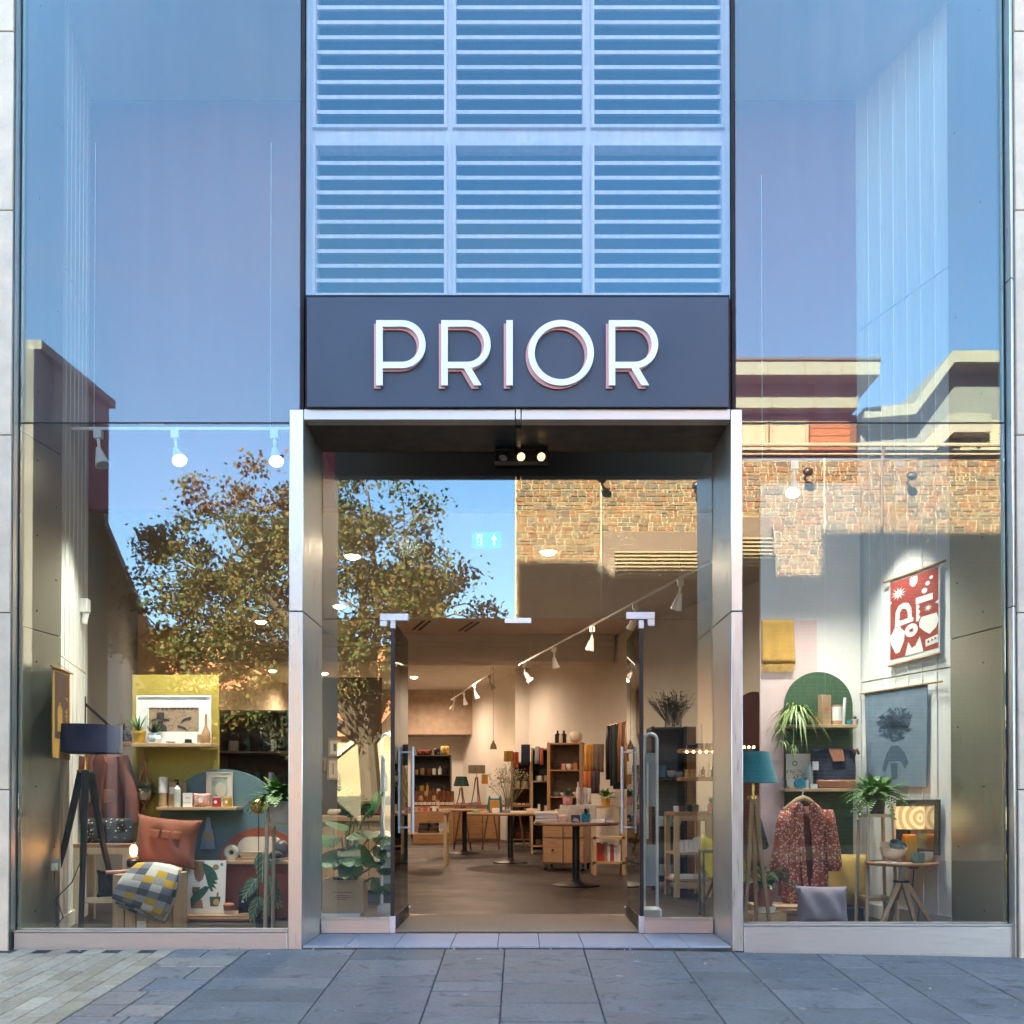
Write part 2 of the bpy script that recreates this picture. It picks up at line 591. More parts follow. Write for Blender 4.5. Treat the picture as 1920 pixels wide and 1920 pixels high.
def slab(name, x0, x1, y0, y1, mat, gap=.005, th=.03, dz=0.0):
    g = G()
    e = .004
    gy = gap * 2.2
    pts = [(x0 + gap, y0 + gy), (x1 - gap, y0 + gy), (x1 - gap, y1 - gy), (x0 + gap, y1 - gy)]
    cx, cy = (x0 + x1) / 2, (y0 + y1) / 2
    j = [random.uniform(-.0015, .0015) + dz for _ in pts]
    top = [(p[0] + (e if p[0] < cx else -e) - cx, p[1] + (e if p[1] < cy else -e) - cy, gz(*p) + j[i]) for i, p in enumerate(pts)]
    mid = [(p[0] - cx, p[1] - cy, gz(*p) - e + j[i]) for i, p in enumerate(pts)]
    bot = [(p[0] - cx, p[1] - cy, gz(*p) - th) for p in pts]
    vs = top + mid + bot
    fs = [(0, 1, 2, 3)]
    for k in (0, 4):
        for i in range(4):
            q = (i + 1) % 4
            fs.append((k + q, k + i, k + 4 + i, k + 4 + q))
    g.add(vs, fs)
    return obj(name, g, mat, pavement, (cx, cy, 0), smooth=0)


# dark slate slabs in front of the door and the right window
cols = [-1.78, -1.08, -.49, -.10, .42, 1.01, 1.40, 1.95, 2.25, 2.74, 3.34, 3.9, 4.4]
for i in range(len(cols) - 1):
    w = cols[i + 1] - cols[i]
    y = -.012
    first = True
    while y > -2.5:
        L = random.choice([.26, .34, .42, .50]) if w > .45 else random.choice([.22, .3, .4])
        if first:
            L = random.choice([.10, .16, .22, .3]); first = False
        slab('paving_slab', cols[i], cols[i + 1], y - L, y, SLATE, .0022 + random.random() * .002)
        y -= L
# a band of mixed setts, then buff pavers laid along the run of the footway
y = -.012
while y > -2.5:
    L = random.uniform(.2, .3)
    cut = random.choice([-1.95, -2.04, -2.1])
    if random.random() < .3:
        slab('sett', -2.26, -1.785, y - L, y, SETT)
    else:
        slab('sett', -2.26, cut, y - L, y, SETT)
        slab('sett', cut, -1.785, y - L, y, SETT)
    y -= L
x = -2.265
k = 0
while x > -4.6:
    y = -.012 - (k % 2) * .12
    while y > -2.1:
        slab('paver', x - .115, x, y - .24, y, BRICKP, .0025)
        y -= .24
    x -= .115
    k += 1

# ================================================================== THE SHOP BUILDING
shop = thing('shop_building', 'tall glass and steel shopfront building with a recessed open doorway', 'building', (0, .3, 0))
SH = V((0, -.3, 0))


def sp(name, g, mat, **k):
    """A part of the shop building from geometry in world coordinates."""
    par = k.pop('parent', shop)
    return obj(name, g, mat, par, SH if par == shop else (0, 0, 0), **k)


XL, XR = -3.365, 3.262                        # glass edges
# entrance surround: jambs, lintel, soffit, threshold
ZT, ZS = W(975, 767, 0).z, W(975, 787, 0).z
jx0, jx1, kx1, kx0 = -1.535, -1.441, 1.402, 1.478
for (a, b) in ((jx0, jx1), (kx1, kx0)):
    for (z0, z1) in ((-.02, 2.232), (2.238, ZT - .002)):
        g = G(); g.box(a, b, 0, .64, z0, z1)
        sp('jamb_panel', g, STEEL, bevel=.004)
for (a, b) in ((jx1 + .002, -.033), (-.029, .005), (.009, kx1 - .002)):
    g = G(); g.box(a, b, 0 if a != -.029 else -.004, .10, ZS, ZT)
    sp('lintel_panel', g, STEELH, bevel=.003)
for (a, b) in ((jx1 + .002, -.03), (.006, kx1 - .002)):
    g = G(); g.box(a, b, .102, .598, ZS + .004, ZS + .05)
    sp('soffit_panel', g, BRONZE)
g = G(); g.box(-.028, .004, .104, .598, ZS - .02, ZS + .03)
sp('soffit_joint_strip', g, BLACKM)
zsh = W(975, 868, .6).z
g = G(); g.box(jx1, kx1, .6, .66, zsh + .10, ZS + .06)
sp('soffit_panel', g, BRONZE)
g = G(); g.box(-1.44, 1.40, .0, .62, -.03, .002)
sp('threshold_base', g, JOINT)
xs = [-1.44, -1.16, -.83, -.46, -.15, .13, .42, .88, 1.12, 1.40]
for i in range(len(xs) - 1):
    g = G(); g.box(xs[i] + .002, xs[i + 1] - .002, .004, .618, .002, .016)
    sp('threshold_slab', g, GRANITE, bevel=.002)
# outer frames
for sgn, x0, x1 in ((-1, W(20, 1700, 0).x, XL), (1, XR, W(1907, 1700, 0).x)):
    for (z0, z1) in ((-.12, 2.262), (2.268, 4.45), (4.456, 7.2)):
        m = (x0 + x1) / 2
        for (a, b, dy) in ((x0, m - .002, 0), (m + .002, x1, .012)):
            g = G(); g.box(a, b, dy - .02, .12, z0, z1)
            sp('steel_frame', g, STEEL, bevel=.003)
    # steel return inside the glass
    e = -.03 if sgn < 0 else .03
    xa = XL + .012 if sgn < 0 else XR - .012
    yb = .55 if sgn < 0 else .66
    for (z0, z1) in ((.0, 2.15), (2.158, 3.46), (3.468, 6.84)):
        g = G()
        xe = xa - (-.05 if sgn < 0 else .105)
        pts = [(xa, .10), (xe, yb), (xe - sgn * -.03, yb), (xa + sgn * .03, .10)]
        g.add([(p[0], p[1], z) for z in (z0, z1) for p in pts], [(0, 1, 2, 3), (7, 6, 5, 4), (0, 4, 5, 1), (1, 5, 6, 2), (2, 6, 7, 3), (3, 7, 4, 0)])
        rp = sp('steel_return_panel', g, STEELR)
        for q in range(5):
            g = G()
            f = .35 + .5 * (q % 2)
            zz = z0 + (z1 - z0) * (.1 + .2 * q)
            px_ = xa + (xe - xa) * f - sgn * .0015
            py_ = .10 + (yb - .10) * f
            g.cyl((px_ - sgn * .002, py_, zz), (px_ + sgn * .004, py_, zz), .006, None, 8)
            obj('bolt', g, BLACKM, rp)
# sills
for (a, b) in ((W(20, 1750, 0).x + .02, jx0 - .002), (kx0 + .002, XR + .03)):
    g = G(); zt = W(200, 1745, 0).z if a < 0 else W(1600, 1733, 0).z
    g.box(a, b, 0, .14, -.16, zt - .012)
    sp('window_sill', g, STEELH, bevel=.004)
    g = G(); g.box(a, b, -.006, .14, zt - .010, zt)
    sp('sill_cap', g, STEELH, bevel=.002)
SILLZ = W(300, 1745, 0).z
# glass panes
ZJ = W(300, 793, .06).z                       # joint between lower and upper panes
PANES = [('glass_pane', XL + .01, jx0 - .004, SILLZ, ZJ - .006, GLASS), ('glass_pane', kx0 + .004, XR - .01, W(1600, 1733, 0).z, ZJ - .006, GLASS),
         ('upper_glass_pane', XL + .01, W(562, 600, .06).x, ZJ + .006, 7.0, GLASS_DUST), ('upper_glass_pane', W(1380, 600, .06).x, XR - .01, ZJ + .006, 7.0, GLASS_DUST),
         ('upper_glass_pane', W(573, 600, .06).x, W(1369, 600, .06).x, W(975, 560, .06).z, 7.0, GLASS_UP)]


def pane(name, x0, x1, y, z0, z1, mat, parent=None, th=.012):
    g = G(); g.box(x0, x1, y, y + th, z0, z1)
    o = sp(name, g, [mat, GEDGE]) if parent is None else obj(name, g, [mat, GEDGE], parent)
    o.data.polygons.foreach_set('material_index', [1, 1, 0, 1, 1, 1])
    return o


for (n, a, b, z0, z1, m) in PANES:
    pane(n, a, b, .06, z0, z1, m)
for px in (567.5, 1374.5):
    c = W(px, 600, .06).x
    g = G(); g.box(c - .010, c + .010, .05, .10, ZT, 7.0)
    sp('mullion', g, DARK)
for (a, b) in ((XL, jx0), (kx0, XR)):
    g = G(); g.box(a, b, .064, .07, ZJ - .0055, ZJ + .0055)
    sp('glazing_gasket', g, DARK)
for c in (XL + .003, XR - .003):
    g = G(); g.box(c - .006, c + .006, .058, .07, .05, 7.0)
    sp('glazing_gasket', g, DARK)
# sign zone backing
g = G(); g.box(W(573, 660, .03).x, W(1368, 660, .03).x, .03, .5, ZT - .002, W(975, 553, .03).z)
sp('sign_backing', g, DARK)
# louvre panels behind the centre pane
lx = [(593, 833), (855, 1092), (1114, 1352)]
rows = [(W(975, 553, .16).z, W(975, 278, .16).z), (W(975, 238, .16).z, W(975, -42, .16).z)]
LW = M('louvre_white', (.70, .57, .58), .45, 0, .12, 3, .1, 20, (6, 6, .8), rnd=.05)
for (a, b) in lx:
    for (z0, z1) in rows:
        xa, xb = W(a, 400, .16).x, W(b, 400, .16).x
        g = G(); fw = .022
        g.box(xa - fw, xa, .13, .24, z0 - fw, z1 + fw); g.box(xb, xb + fw, .13, .24, z0 - fw, z1 + fw)
        g.box(xa, xb, .131, .24, z0 - fw, z0); g.box(xa, xb, .131, .24, z1, z1 + fw)
        lp = sp('louvre_panel', g, LW)
        n = 10
        for i in range(1, n):
            z = z0 + (z1 - z0) * i / n
            g = G()
            g.add([(xa + .001, .15, z - .020), (xb - .001, .15, z - .020), (xb - .001, .15, z + .006), (xa + .001, .15, z + .006),
                   (xa + .001, .22, z + .018), (xb - .001, .22, z + .018), (xb - .001, .22, z + .040), (xa + .001, .22, z + .040)],
                  [(0, 1, 2, 3), (4, 7, 6, 5), (3, 2, 6, 7), (0, 4, 5, 1), (1, 5, 6, 2), (0, 3, 7, 4)])
            obj('slat', g, LW, lp)
g = G()
zt = 7.0
for (a, b) in ((574, 593), (833, 855), (1092, 1114), (1352, 1371)):
    g.box(W(a, 400, .14).x + .0, W(b, 400, .14).x, .155, .26, rows[0][0] - .03, zt)
g.box(W(574, 400, .14).x + .002, W(1371, 400, .14).x - .002, .158, .255, rows[0][1] + .02, rows[1][0] - .02)
sp('louvre_frame', g, LW)
g = G(); g.box(jx0, kx0, .5, .56, ZT, 7.0)
sp('louvre_back_wall', g, DARK)
for x in (W(568, 600, .06).x, W(1374, 600, .06).x):
    g = G(); g.box(x - .006, x + .006, .262, .5, ZT + .2, 7.0)
    sp('louvre_side_wall', g, DARK)
# unseen storeys above and to the sides, stepped to shape the shade across the street
g = G(); g.box(-5.7, -3.9, .0, 1.7, 7.2, 14.95); g.box(-3.9, .7, .0, 1.7, 7.2, 14.4); g.box(.7, 9.5, .0, 1.7, 7.2, 15.3)
g.box(-5.7, 9.5, 1.7, 29, 7.2, 14.3)
sp('unseen_storeys', g, BUFF)
g = G(); g.box(XL - .3, XR + .3, .0, .05, 7.0, 7.2)
sp('head_rail', g, STEELH)
# pilasters of buff stone at each edge
for x0, x1 in ((-3.95, W(19, 1700, 0).x), (W(1908, 1700, 0).x, 4.1)):
    zz = [-.15, 1.05, 2.22, 3.4, 4.9, 6.1, 7.2]
    for i in range(len(zz) - 1):
        g = G(); g.box(x0, x1, -.03, .3, zz[i] + .003, zz[i + 1] - .003)
        sp('stone_block', g, BUFF, bevel=.004)

# ---- doors
DY = .62
g = G(); zt = W(975, 1160, DY).z
za = W(975, 868, DY).z + .12
pane('transom_pane', jx1 + .006, kx1 - .006, DY, zt + .004, za, GLASS)
lxa, lxb = W(733, 1500, DY).x, W(1206, 1500, DY).x
zs = W(975, 1722, DY).z
for (a, b) in ((jx1 + .006, lxa - .004), (lxb + .004, kx1 - .006)):
    pane('sidelight_pane', a, b, DY, zs, zt - .004, GLASS)
    g = G(); g.box(a, b, DY - .03, DY + .05, .017, zs - .006)
    sp('sidelight_sill', g, STEELH, bevel=.004)
    g = G(); g.box(a, b, DY - .032, DY + .05, zs - .005, zs + .004)
    sp('sill_cap', g, STEELH)
PATCH = M('white_patch_metal', (.72, .70, .70), .35, .3, .03)
for (x0, x1, ya, yb) in ((712, 765, 1150, 1163), (712, 725, 1163.5, 1174), (1175, 1228, 1147, 1160), (1215, 1228, 1160.5, 1173), (946, 996, 1158, 1168)):
    a, b = W(x0, yb, DY - .02), W(x1, ya, DY - .02)
    g = G(); g.box(a.x, b.x, DY - .014, DY + .03, a.z, b.z)
    sp('patch_fitting', g, PATCH, bevel=.002)
for sgn, hx in ((-1, lxa + .012), (1, lxb - .012)):
    dz0, dz1 = .03, zt - .012
    g = G(); g.box(hx - .006, hx + .006, DY + .02, DY + .92, dz0 + .10, dz1)
    d = sp('glass_door', g, [DOORGLASS, GDARK])
    d.data.polygons.foreach_set('material_index', [1, 1, 1, 0, 1, 0])
    g = G(); g.box(hx - .016, hx + .016, DY + .0, DY + .92, dz0, dz0 + .099)
    obj('bottom_rail', g, GREYM if False else BLACKM, d, bevel=.003)
    g = G(); g.box(hx - .014, hx + .014, DY - .004, DY + .02, dz0 + .1, dz1 - .05)
    obj('door_edge', g, BLACKM, d)
    for q in ((-.02, .02, dz0 - .012, dz0 + .11), (-.018, .018, dz1 - .06, dz1)):
        g = G(); g.box(hx + q[0], hx + q[1], DY - .012, DY + .04, q[2], q[3])
        obj('pivot_fitting', g, CHROME, d, bevel=.002)
    hy = DY + .80
    z0, z1 = W(975, 1562, hy).z, W(975, 1400, hy).z
    for s2 in (-1, 1):
        g = G(); hxx = hx + s2 * .058
        g.cyl((hxx, hy, z0), (hxx, hy, z1), .0145, None, 14)
        obj('door_handle', g, CHROME, d)
    g = G()
    for z in (z0 + .045, z1 - .045):
        g.cyl((hx - .058, hy, z), (hx + .058, hy, z), .008, None, 10)
    obj('handle_spacer', g, CHROME, d)
    g = G(); g.sph((hx - sgn * .022, DY + .90, dz0 + .075), .012, 10, 6)
    obj('lock', g, CHROME, d)

# ================================================================== SIGN
a, b = W(575, 766, -.03), W(1366, 557, -.03)
sign = thing('shop_sign', 'slate blue fascia board with raised white letters PRIOR over the doorway', 'sign', ((a.x + b.x) / 2, 0, ZT))
g = G(); g.box(a.x, b.x, -.03, .028, ZT + .002, b.z)
obj('board', g, SIGNB, sign, (-sign.location.x, 0, -ZT), bevel=.003)


def stroke(g, pts, w, y0, y1, closed=False):
    n = len(pts)
    L, Rr = [], []
    for i, p in enumerate(pts):
        if closed:
            p0, p1 = pts[i - 1], pts[(i + 1) % n]
        else:
            p0, p1 = pts[max(i - 1, 0)], pts[min(i + 1, n - 1)]
        dx, dz = p1[0] - p0[0], p1[1] - p0[1]
        l = sqrt(dx * dx + dz * dz)
        nx, nz = -dz / l * w / 2, dx / l * w / 2
        L.append((p[0] + nx, p[1] + nz)); Rr.append((p[0] - nx, p[1] - nz))
    for i in range(n if closed else n - 1):
        j = (i + 1) % n
        q = [L[i], Rr[i], Rr[j], L[j]]
        vs = [(p[0], y0, p[1]) for p in q] + [(p[0], y1, p[1]) for p in q]
        fs = [(0, 1, 2, 3), (7, 6, 5, 4), (1, 5, 6, 2), (3, 7, 4, 0)]
        if not closed and i == 0:
            fs.append((0, 4, 5, 1))
        if not closed and i == n - 2:
            fs.append((2, 6, 7, 3))
        g.add(vs, fs)


def letter(ch, w_px=15):
    """Strokes in photo pixels, relative to the letter's top left; height 122."""
    H = 122
    bowl = [(13.5, 6)] + [(50 + 38 * sin(pi * i / 24), 45 - 39 * cos(pi * i / 24)) for i in range(25)] + [(13.5, 84)]
    if ch == 'P':
        return [([(7.5, 0), (7.5, H)], 0), (bowl, 0)]
    if ch == 'R':
        return [([(7.5, 0), (7.5, H)], 0), (bowl, 0), ([(44, 90.1), (58, 90.1), (77, H), (63, H)], 2)]
    if ch == 'I':
        return [([(7.5, 0), (7.5, H)], 0)]
    return [([(61 + 55.5 * cos(2 * pi * i / 48), 61 + 55.5 * sin(2 * pi * i / 48)) for i in range(48)], 1)]


for ch, px, pw in (('P', 704, 92), ('R', 826, 92), ('I', 948, 15), ('O', 991, 122), ('R', 1140, 92)):
    for layer, (off, y0, y1, mat) in enumerate((((-5, 3.8), -.045, -.031, SALMON), ((0, 0), -.066, -.046, WHITEM))):
        g = G()
        for pts, closed in letter(ch):
            q = []
            for (x, y) in pts:
                p = W(px + off[0] + x, 601 + off[1] + y, -.06)
                q.append((p.x, p.z))
            if closed == 2:
                g.prism(q[::-1], y0, y1)
            else:
                stroke(g, q, 12.0 * S(-.06), y0, y1, closed == 1)
        o = obj('letter_' + ch.lower() if layer else 'letter_backing', g, mat, sign, (-sign.location.x, 0, -ZT))
g = G()

# ================================================================== SHOP INTERIOR SHELL
def dirx(d, x0=1.92, d0=15.7, k=-.334):
    return x0 + k * (d - d0)


FZ = .02
CZ = 3.75
def wallq(name, p, q, z0, z1, mat, th=.08, **k):
    """Upright wall from plan point p to q."""
    p, q = V((*p, 0)), V((*q, 0))
    n = (q - p).normalized().cross(V((0, 0, 1))) * th
    g = G(); g.add([(v.x, v.y, z) for z in (z0, z1) for v in (p, q, q + n, p + n)], [(0, 3, 2, 1), (4, 5, 6, 7), (0, 1, 5, 4), (1, 2, 6, 5), (2, 3, 7, 6), (3, 0, 4, 7)])
    return obj(name, g, mat, kind='structure', **k)


g = G(); g.box(-14, 9, .62, 22, FZ - .05, FZ)
g.box(XL, jx0 - .002, .14, .62, FZ - .05, FZ); g.box(kx0 + .002, XR, .14, .62, FZ - .05, FZ)
obj('floor', g, FLOORM, kind='structure')
BY = 1.7
bl, br = -3.62, 2.83
# red bulkhead over the shop floor
g = G(); g.box(bl, br, BY, BY + .12, W(300, 955, BY).z, W(300, 128, BY).z)
sp('red_bulkhead', g, WALLRED)
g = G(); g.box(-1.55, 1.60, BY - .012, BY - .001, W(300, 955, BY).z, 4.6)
sp('soffit_reflection_board', g, M('soffit_reflection_brown', (.09, .065, .05), .8))  # board added in brown to stand for the bronze soffit's reflection
g = G(); g.box(bl - .4, br + .8, .08, BY + .2, 6.87, 6.95)
sp('upper_ceiling', g, CEILM)
obj('ceiling', (lambda g: (g.box(-14, 9, BY + .12, 22, CZ, CZ + .08), g)[1])(G()), CEILM, kind='structure')
# window side walls
for (p, q, bd) in (((-3.315, .55), (bl, BY), -1), ((3.157, .66), (br, BY), 1)):
    P, Q = V((*p, 0)), V((*q, 0))
    d = (Q - P)
    n = V((0, 0, 1)).cross(d.normalized()) * (.06 if bd < 0 else -.06)
    for (z0, z1) in ((FZ, 2.02 if bd < 0 else 1.95), (2.03 if bd < 0 else 1.96, 4.9), (4.91, 6.9)):
        g = G(); g.add([(v.x, v.y, z) for z in (z0, z1) for v in (P, Q, Q + n, P + n)], [(0, 3, 2, 1), (4, 5, 6, 7), (0, 1, 5, 4), (1, 2, 6, 5), (2, 3, 7, 6), (3, 0, 4, 7)])
        bp = sp('wall_board', g, BOARD)
        g = G()
        for i in range(1, 7):
            c = P + d * (i / 7) - n * .06
            e = d.normalized() * .006
            g.add([(v.x, v.y, z) for z in (z0 + .01, z1 - .01) for v in (c - e, c + e, c + e - n * .08, c - e - n * .08)], [(0, 3, 2, 1), (4, 5, 6, 7), (0, 1, 5, 4), (1, 2, 6, 5), (2, 3, 7, 6), (3, 0, 4, 7)])
        obj('cover_strip', g, BOARD, bp)
    g = G(); c = d.normalized()
    g.add([(v.x, v.y, z) for z in (FZ, FZ + .11) for v in (P - n * .25, Q - n * .25, Q - n * .02, P - n * .02)], [(0, 3, 2, 1), (4, 5, 6, 7), (0, 1, 5, 4), (1, 2, 6, 5), (2, 3, 7, 6), (3, 0, 4, 7)])
    sp('skirting', g, WHITE)
# shop walls
wallq('left_wall', (bl, BY + .001), (-9.4, 19.5), FZ, CZ, WALLSHADE, -.1)
wallq('left_wall', (bl, BY), (bl - 1.2, BY), FZ, 6.95, WALLW, -.1)
wallq('back_wall', (-13, 19.5), (2, 19.5), FZ, CZ, WALLW, -.1)
R0, R1 = (dirx(8.2), 1.7), (dirx(26.2), 19.7)
wallq('right_wall', R0, R1, FZ, CZ, WALLW, .1)
wallq('right_wall', (br, BY), (R0[0] + .2, BY), FZ, 6.95, WALLW, -.1)  # unseen return wall, added to make the room light-tight
# right display partition (full height, white)
pa, pb = W(1424, 1500, BY).x, br
g = G(); g.box(pa, pb, BY - .06, BY - .002, FZ, W(1500, 955, BY).z + .2)
obj('display_partition', g, WALLW, kind='structure')
# coffer beam across the shop and the back soffit
g = G(); yb = 10.1
g.box(-8, 1.6, yb, yb + .5, 3.30, CZ - .001); g.box(-8, 1.6, yb - .05, yb - .001, 3.55, CZ - .002); g.box(-8, 1.6, yb - .09, yb - .051, 3.63, CZ - .003)
obj('ceiling_beam', g, CEILM, kind='structure')
g = G(); g.box(-11, 1.0, 18.6, 19.48, W(900, 1377, 18.6).z, CZ - .002)
obj('back_soffit', g, M('tan_soffit', (.42, .32, .24), .8), kind='structure')
c = W(1014, 1500, 14.5)
g = G(); g.box(dirx(21) - .25, dirx(21) + .05, 14.4, 14.7, FZ, CZ - .002)
obj('column', g, WALLW, kind='structure')
# entrance mat
g = G(); g.box(lxa + .03, lxb - .03, DY + .02, W(975, 1706, .9).y + .75, FZ + .001, FZ + .012)
tag(obj('door_mat', g, MAT_), 'wide coir mat laid inside the open glass doors', 'door mat')

# grit, gum wrappers and leaf crumbs along the foot of the shopfront and over the slabs
g = G(); rg = random.Random(12)
for i in range(230):
    y = -abs(rg.gauss(0, .12)) - .015 if i < 130 else rg.uniform(-2.2, -.1)
    x = rg.uniform(-3.4, 3.4)
    s_ = rg.uniform(.002, .006) if rg.random() < .92 else rg.uniform(.008, .014)
    z = gz(x, y) + .0015
    a = rg.uniform(0, 6.28)
    g.add([(x + cos(a + k_ * 1.57) * s_ * (1, .6, 1, .6)[k_], y + sin(a + k_ * 1.57) * s_ * (1, .6, 1, .6)[k_], z + rg.uniform(0, .003)) for k_ in range(4)] + [(x, y, z + s_ * .8)], [(0, 1, 4), (1, 2, 4), (2, 3, 4), (3, 0, 4)])
obj('pavement_grit', g, M('pale_grit', (.30, .27, .22), .9, island=.7), kind='stuff', smooth=0)
# ================================================================== ACROSS THE STREET (seen mirrored in the glass)
# ---- stone building
YS = -14.0
sx0, sx1 = R(966, 1000, YS, DY).x, 11.5
ztop = R(1600, 856, YS).z
stone_b = thing('stone_building', 'sunlit rubble stone building with a zinc clad top storey mirrored on the right', 'building', (5, YS - 2, 0))
SO = V((-5, -YS + 2, 0))


def bp_(name, g, mat, par=stone_b, **k):
    return obj(name, g, mat, par, SO if par == stone_b else (0, 0, 0), **k)


MORT = M('lime_mortar', (.35, .285, .19), .9, 0, .1, 8, .2, 40)
g = G(); g.box(sx0, sx1, YS - 6, YS, -.6, ztop)
wall = bp_('wall', g, MORT)


def stone_mat(name, node, out):
    t = NT(name)
    q = t.n(node)
    nz = t.n('TexNoise', {'Vector': t.coord((4, 4, 4)), 'Scale': 2.0, 'Detail': 6.0})
    col = t.ramp(q.outputs[out], [(0, (.075, .064, .053)), (.22, (.15, .095, .05)), (.42, (.19, .078, .03)), (.55, (.105, .09, .07)), (.72, (.18, .115, .058)), (.88, (.135, .065, .03)), (1, (.155, .13, .095))])
    f = t.n('MapRange', {'Value': nz.outputs[0], 'From Min': .3, 'From Max': .7, 'To Min': .75, 'To Max': 1.2})
    sc_ = t.n('VectorMath', {0: col, 'Scale': f.outputs[0]}, operation='SCALE')
    t.set(t.b.inputs['Base Color'], t.n('VectorMath', {0: sc_.outputs[0], 1: (.82, .82, .82)}, operation='MULTIPLY').outputs[0])
    t.b.inputs['Roughness'].default_value = .9
    bp = t.n('Bump', {'Height': nz.outputs[0], 'Strength': .5, 'Distance': .05})
    t.set(t.b.inputs['Normal'], bp.outputs[0])
    return t.mat


ST1 = stone_mat('rubble_stone', 'ObjectInfo', 'Random')
ST2 = stone_mat('rubble_stone_field', 'NewGeometry', 'Random Per Island')
units = []
for k in range(5):
    g = G()
    jit = lambda s: random.uniform(-s, s)
    f = [(-.5 + jit(.015), -.5 + jit(.03)), (.5 + jit(.015), -.5 + jit(.03)), (.5 + jit(.015), .5 + jit(.03)), (-.5 + jit(.015), .5 + jit(.03))]
    fi = [(a * .9, b * .86) for a, b in f]
    g.add([(a, 0, b) for a, b in f] + [(a, .7 + jit(.1), b) for a, b in f] + [(a, 1 + jit(.1), b) for a, b in fi],
          [(0, 1, 5, 4), (1, 2, 6, 5), (2, 3, 7, 6), (3, 0, 4, 7), (4, 5, 9, 8), (5, 6, 10, 9), (6, 7, 11, 10), (7, 4, 8, 11), (8, 9, 10, 11)])
    units.append(g)
umesh = []
for g in units:
    me = g.mesh('stone'); me.materials.append(ST1); umesh.append(me)
stones = []
z = 0.0
rs = random.Random(3)
while z < ztop - .04:
    h = rs.choice([.07, .085, .10, .12, .15])
    h = min(h, ztop - z)
    x = sx0 + rs.uniform(0, .04)
    while x < sx1 - .05:
        w = rs.uniform(.12, .27) if rs.random() < .75 else rs.uniform(.08, .12)
        w = min(w, sx1 - x)
        if rs.random() < .42 and h > .13:
            stones += [(x, w, z, h * .5), (x, w, z + h * .5, h * .5)]
        else:
            stones.append((x, w, z, h))
        x += w
    z += h


def st_score(s):
    x, w, z, h = s
    return w * h if (z > 5.2 and x < 10.2 and not (2.0 < x < 4.6 and z > 6.2 and z < 6.6)) else w * h * .05


stones.sort(key=st_score, reverse=True)
for i, (x, w, z, h) in enumerate(stones[:290]):
    o = bpy.data.objects.new('stone', umesh[i % 5])
    COL.objects.link(o)
    o.parent = wall
    o.location = (x + w / 2, YS, z + h / 2)
    o.scale = (w - .015, .008 + rs.random() * .016, h - .014)
g = G()
for i, (x, w, z, h) in enumerate(stones[290:]):
    u = units[i % 5]
    d = .008 + rs.random() * .016
    g.add([(p.x * (w - .015) + x + w / 2, YS + p.y * d, p.z * (h - .014) + z + h / 2) for p in u.v], [f[:] for f in u.f])
o = obj('rubble_stones', g, ST2, wall, smooth=0); o['kind'] = 'stuff'
for c in (R(1127, 1000, YS, DY).x, R(1545, 900, YS).x):
    g = G(); g.box(c - .012, c + .012, YS + .0, YS + .045, 3, ztop)
    bp_('movement_joint', g, M('joint_sealant', (.42, .36, .27), .9))
# louvre hood
a, b = R(1128, 1010, YS, DY), R(1440, 1088, YS)
zt_, zm_, zb_ = R(1250, 1004, YS, DY).z, R(1250, 1036, YS, DY).z, R(1250, 1090, YS, DY).z
g = G(); g.box(a.x, b.x, YS + .05, YS + .30, zb_ - 4, zt_)
hood = bp_('louvred_vent', g, M('brown_steel', (.07, .04, .028), .6))
n = 8
SLW = M('buff_louvre', (.21, .155, .09), .6)
for i in range(n):
    z = zb_ + (zm_ - zb_) * i / n
    g = G(); g.add([(x, y, zz) for x in (a.x + .25, b.x - .02) for (y, zz) in ((YS + .31, z), (YS + .47, z - .04), (YS + .47, z - .005), (YS + .31, z + .035))],
                   [(0, 1, 2, 3), (7, 6, 5, 4), (0, 4, 5, 1), (1, 5, 6, 2), (2, 6, 7, 3), (3, 7, 4, 0)])
    obj('slat', g, SLW, hood)
# wall lights on brackets
for (px, py, m) in ((1128, 910, DY), (1303, 922, DY), (1508, 897, .06), (1700, 905, .06)):
    p = R(px, py, YS, m)
    g = G(); g.tube([(p.x, YS + .03, p.z), (p.x, YS + .3, p.z + .05)], .025, 6)
    g.sph((p.x - .02, YS + .34, p.z + .03), (.11, .10, .09), 10, 6)
    bp_('wall_light', g, BLACKM)
# string course and top storey
g = G(); g.box(sx0 - .05, sx1, YS - .3, YS + .12, ztop + .003, ztop + .10)
bp_('string_course', g, M('pale_coping', (.22, .17, .115), .8))
ZINC = M('pale_zinc', (.18, .17, .15), .55, .1, .08)
yt = YS - .35
zw1 = R(1450, 778, yt).z
g = G(); g.box(1.5, R(1606, 800, yt).x, yt - 4, yt, ztop + .1, zw1)
top = bp_('top_storey', g, M('brown_render', (.07, .03, .02), .8))
CURT = M('white_curtain', (.21, .19, .15), .9, 0, .1, 3, .5, 12, (14, 14, .4))
for (x0, x1) in ((1250, 1330), (1345, 1435), (1443, 1444), (1447, 1510)):
    if x1 - x0 < 5:
        continue
    A, B = R(x0, 845, yt), R(x1, 795, yt)
    g = G(); g.box(A.x, B.x, yt + .002, yt + .02, A.z, B.z)
    wn = obj('window', g, CURT, top)
    g = G(); f = .05
    g.box(A.x - f, A.x, yt + .003, yt + .07, A.z, B.z + .1); g.box(B.x, B.x + f, yt + .003, yt + .07, A.z, B.z + .1); g.box(A.x, B.x, yt + .003, yt + .06, B.z, B.z + .1)
    obj('window_frame', g, M('pale_frame', (.22, .16, .11), .6), wn)
CEDAR = MW('cedar_boards', (.16, .042, .012), (.11, .028, .008), .6, (2, 20, 20))
A, B = R(1518, 848, yt), R(1592, 776, yt)
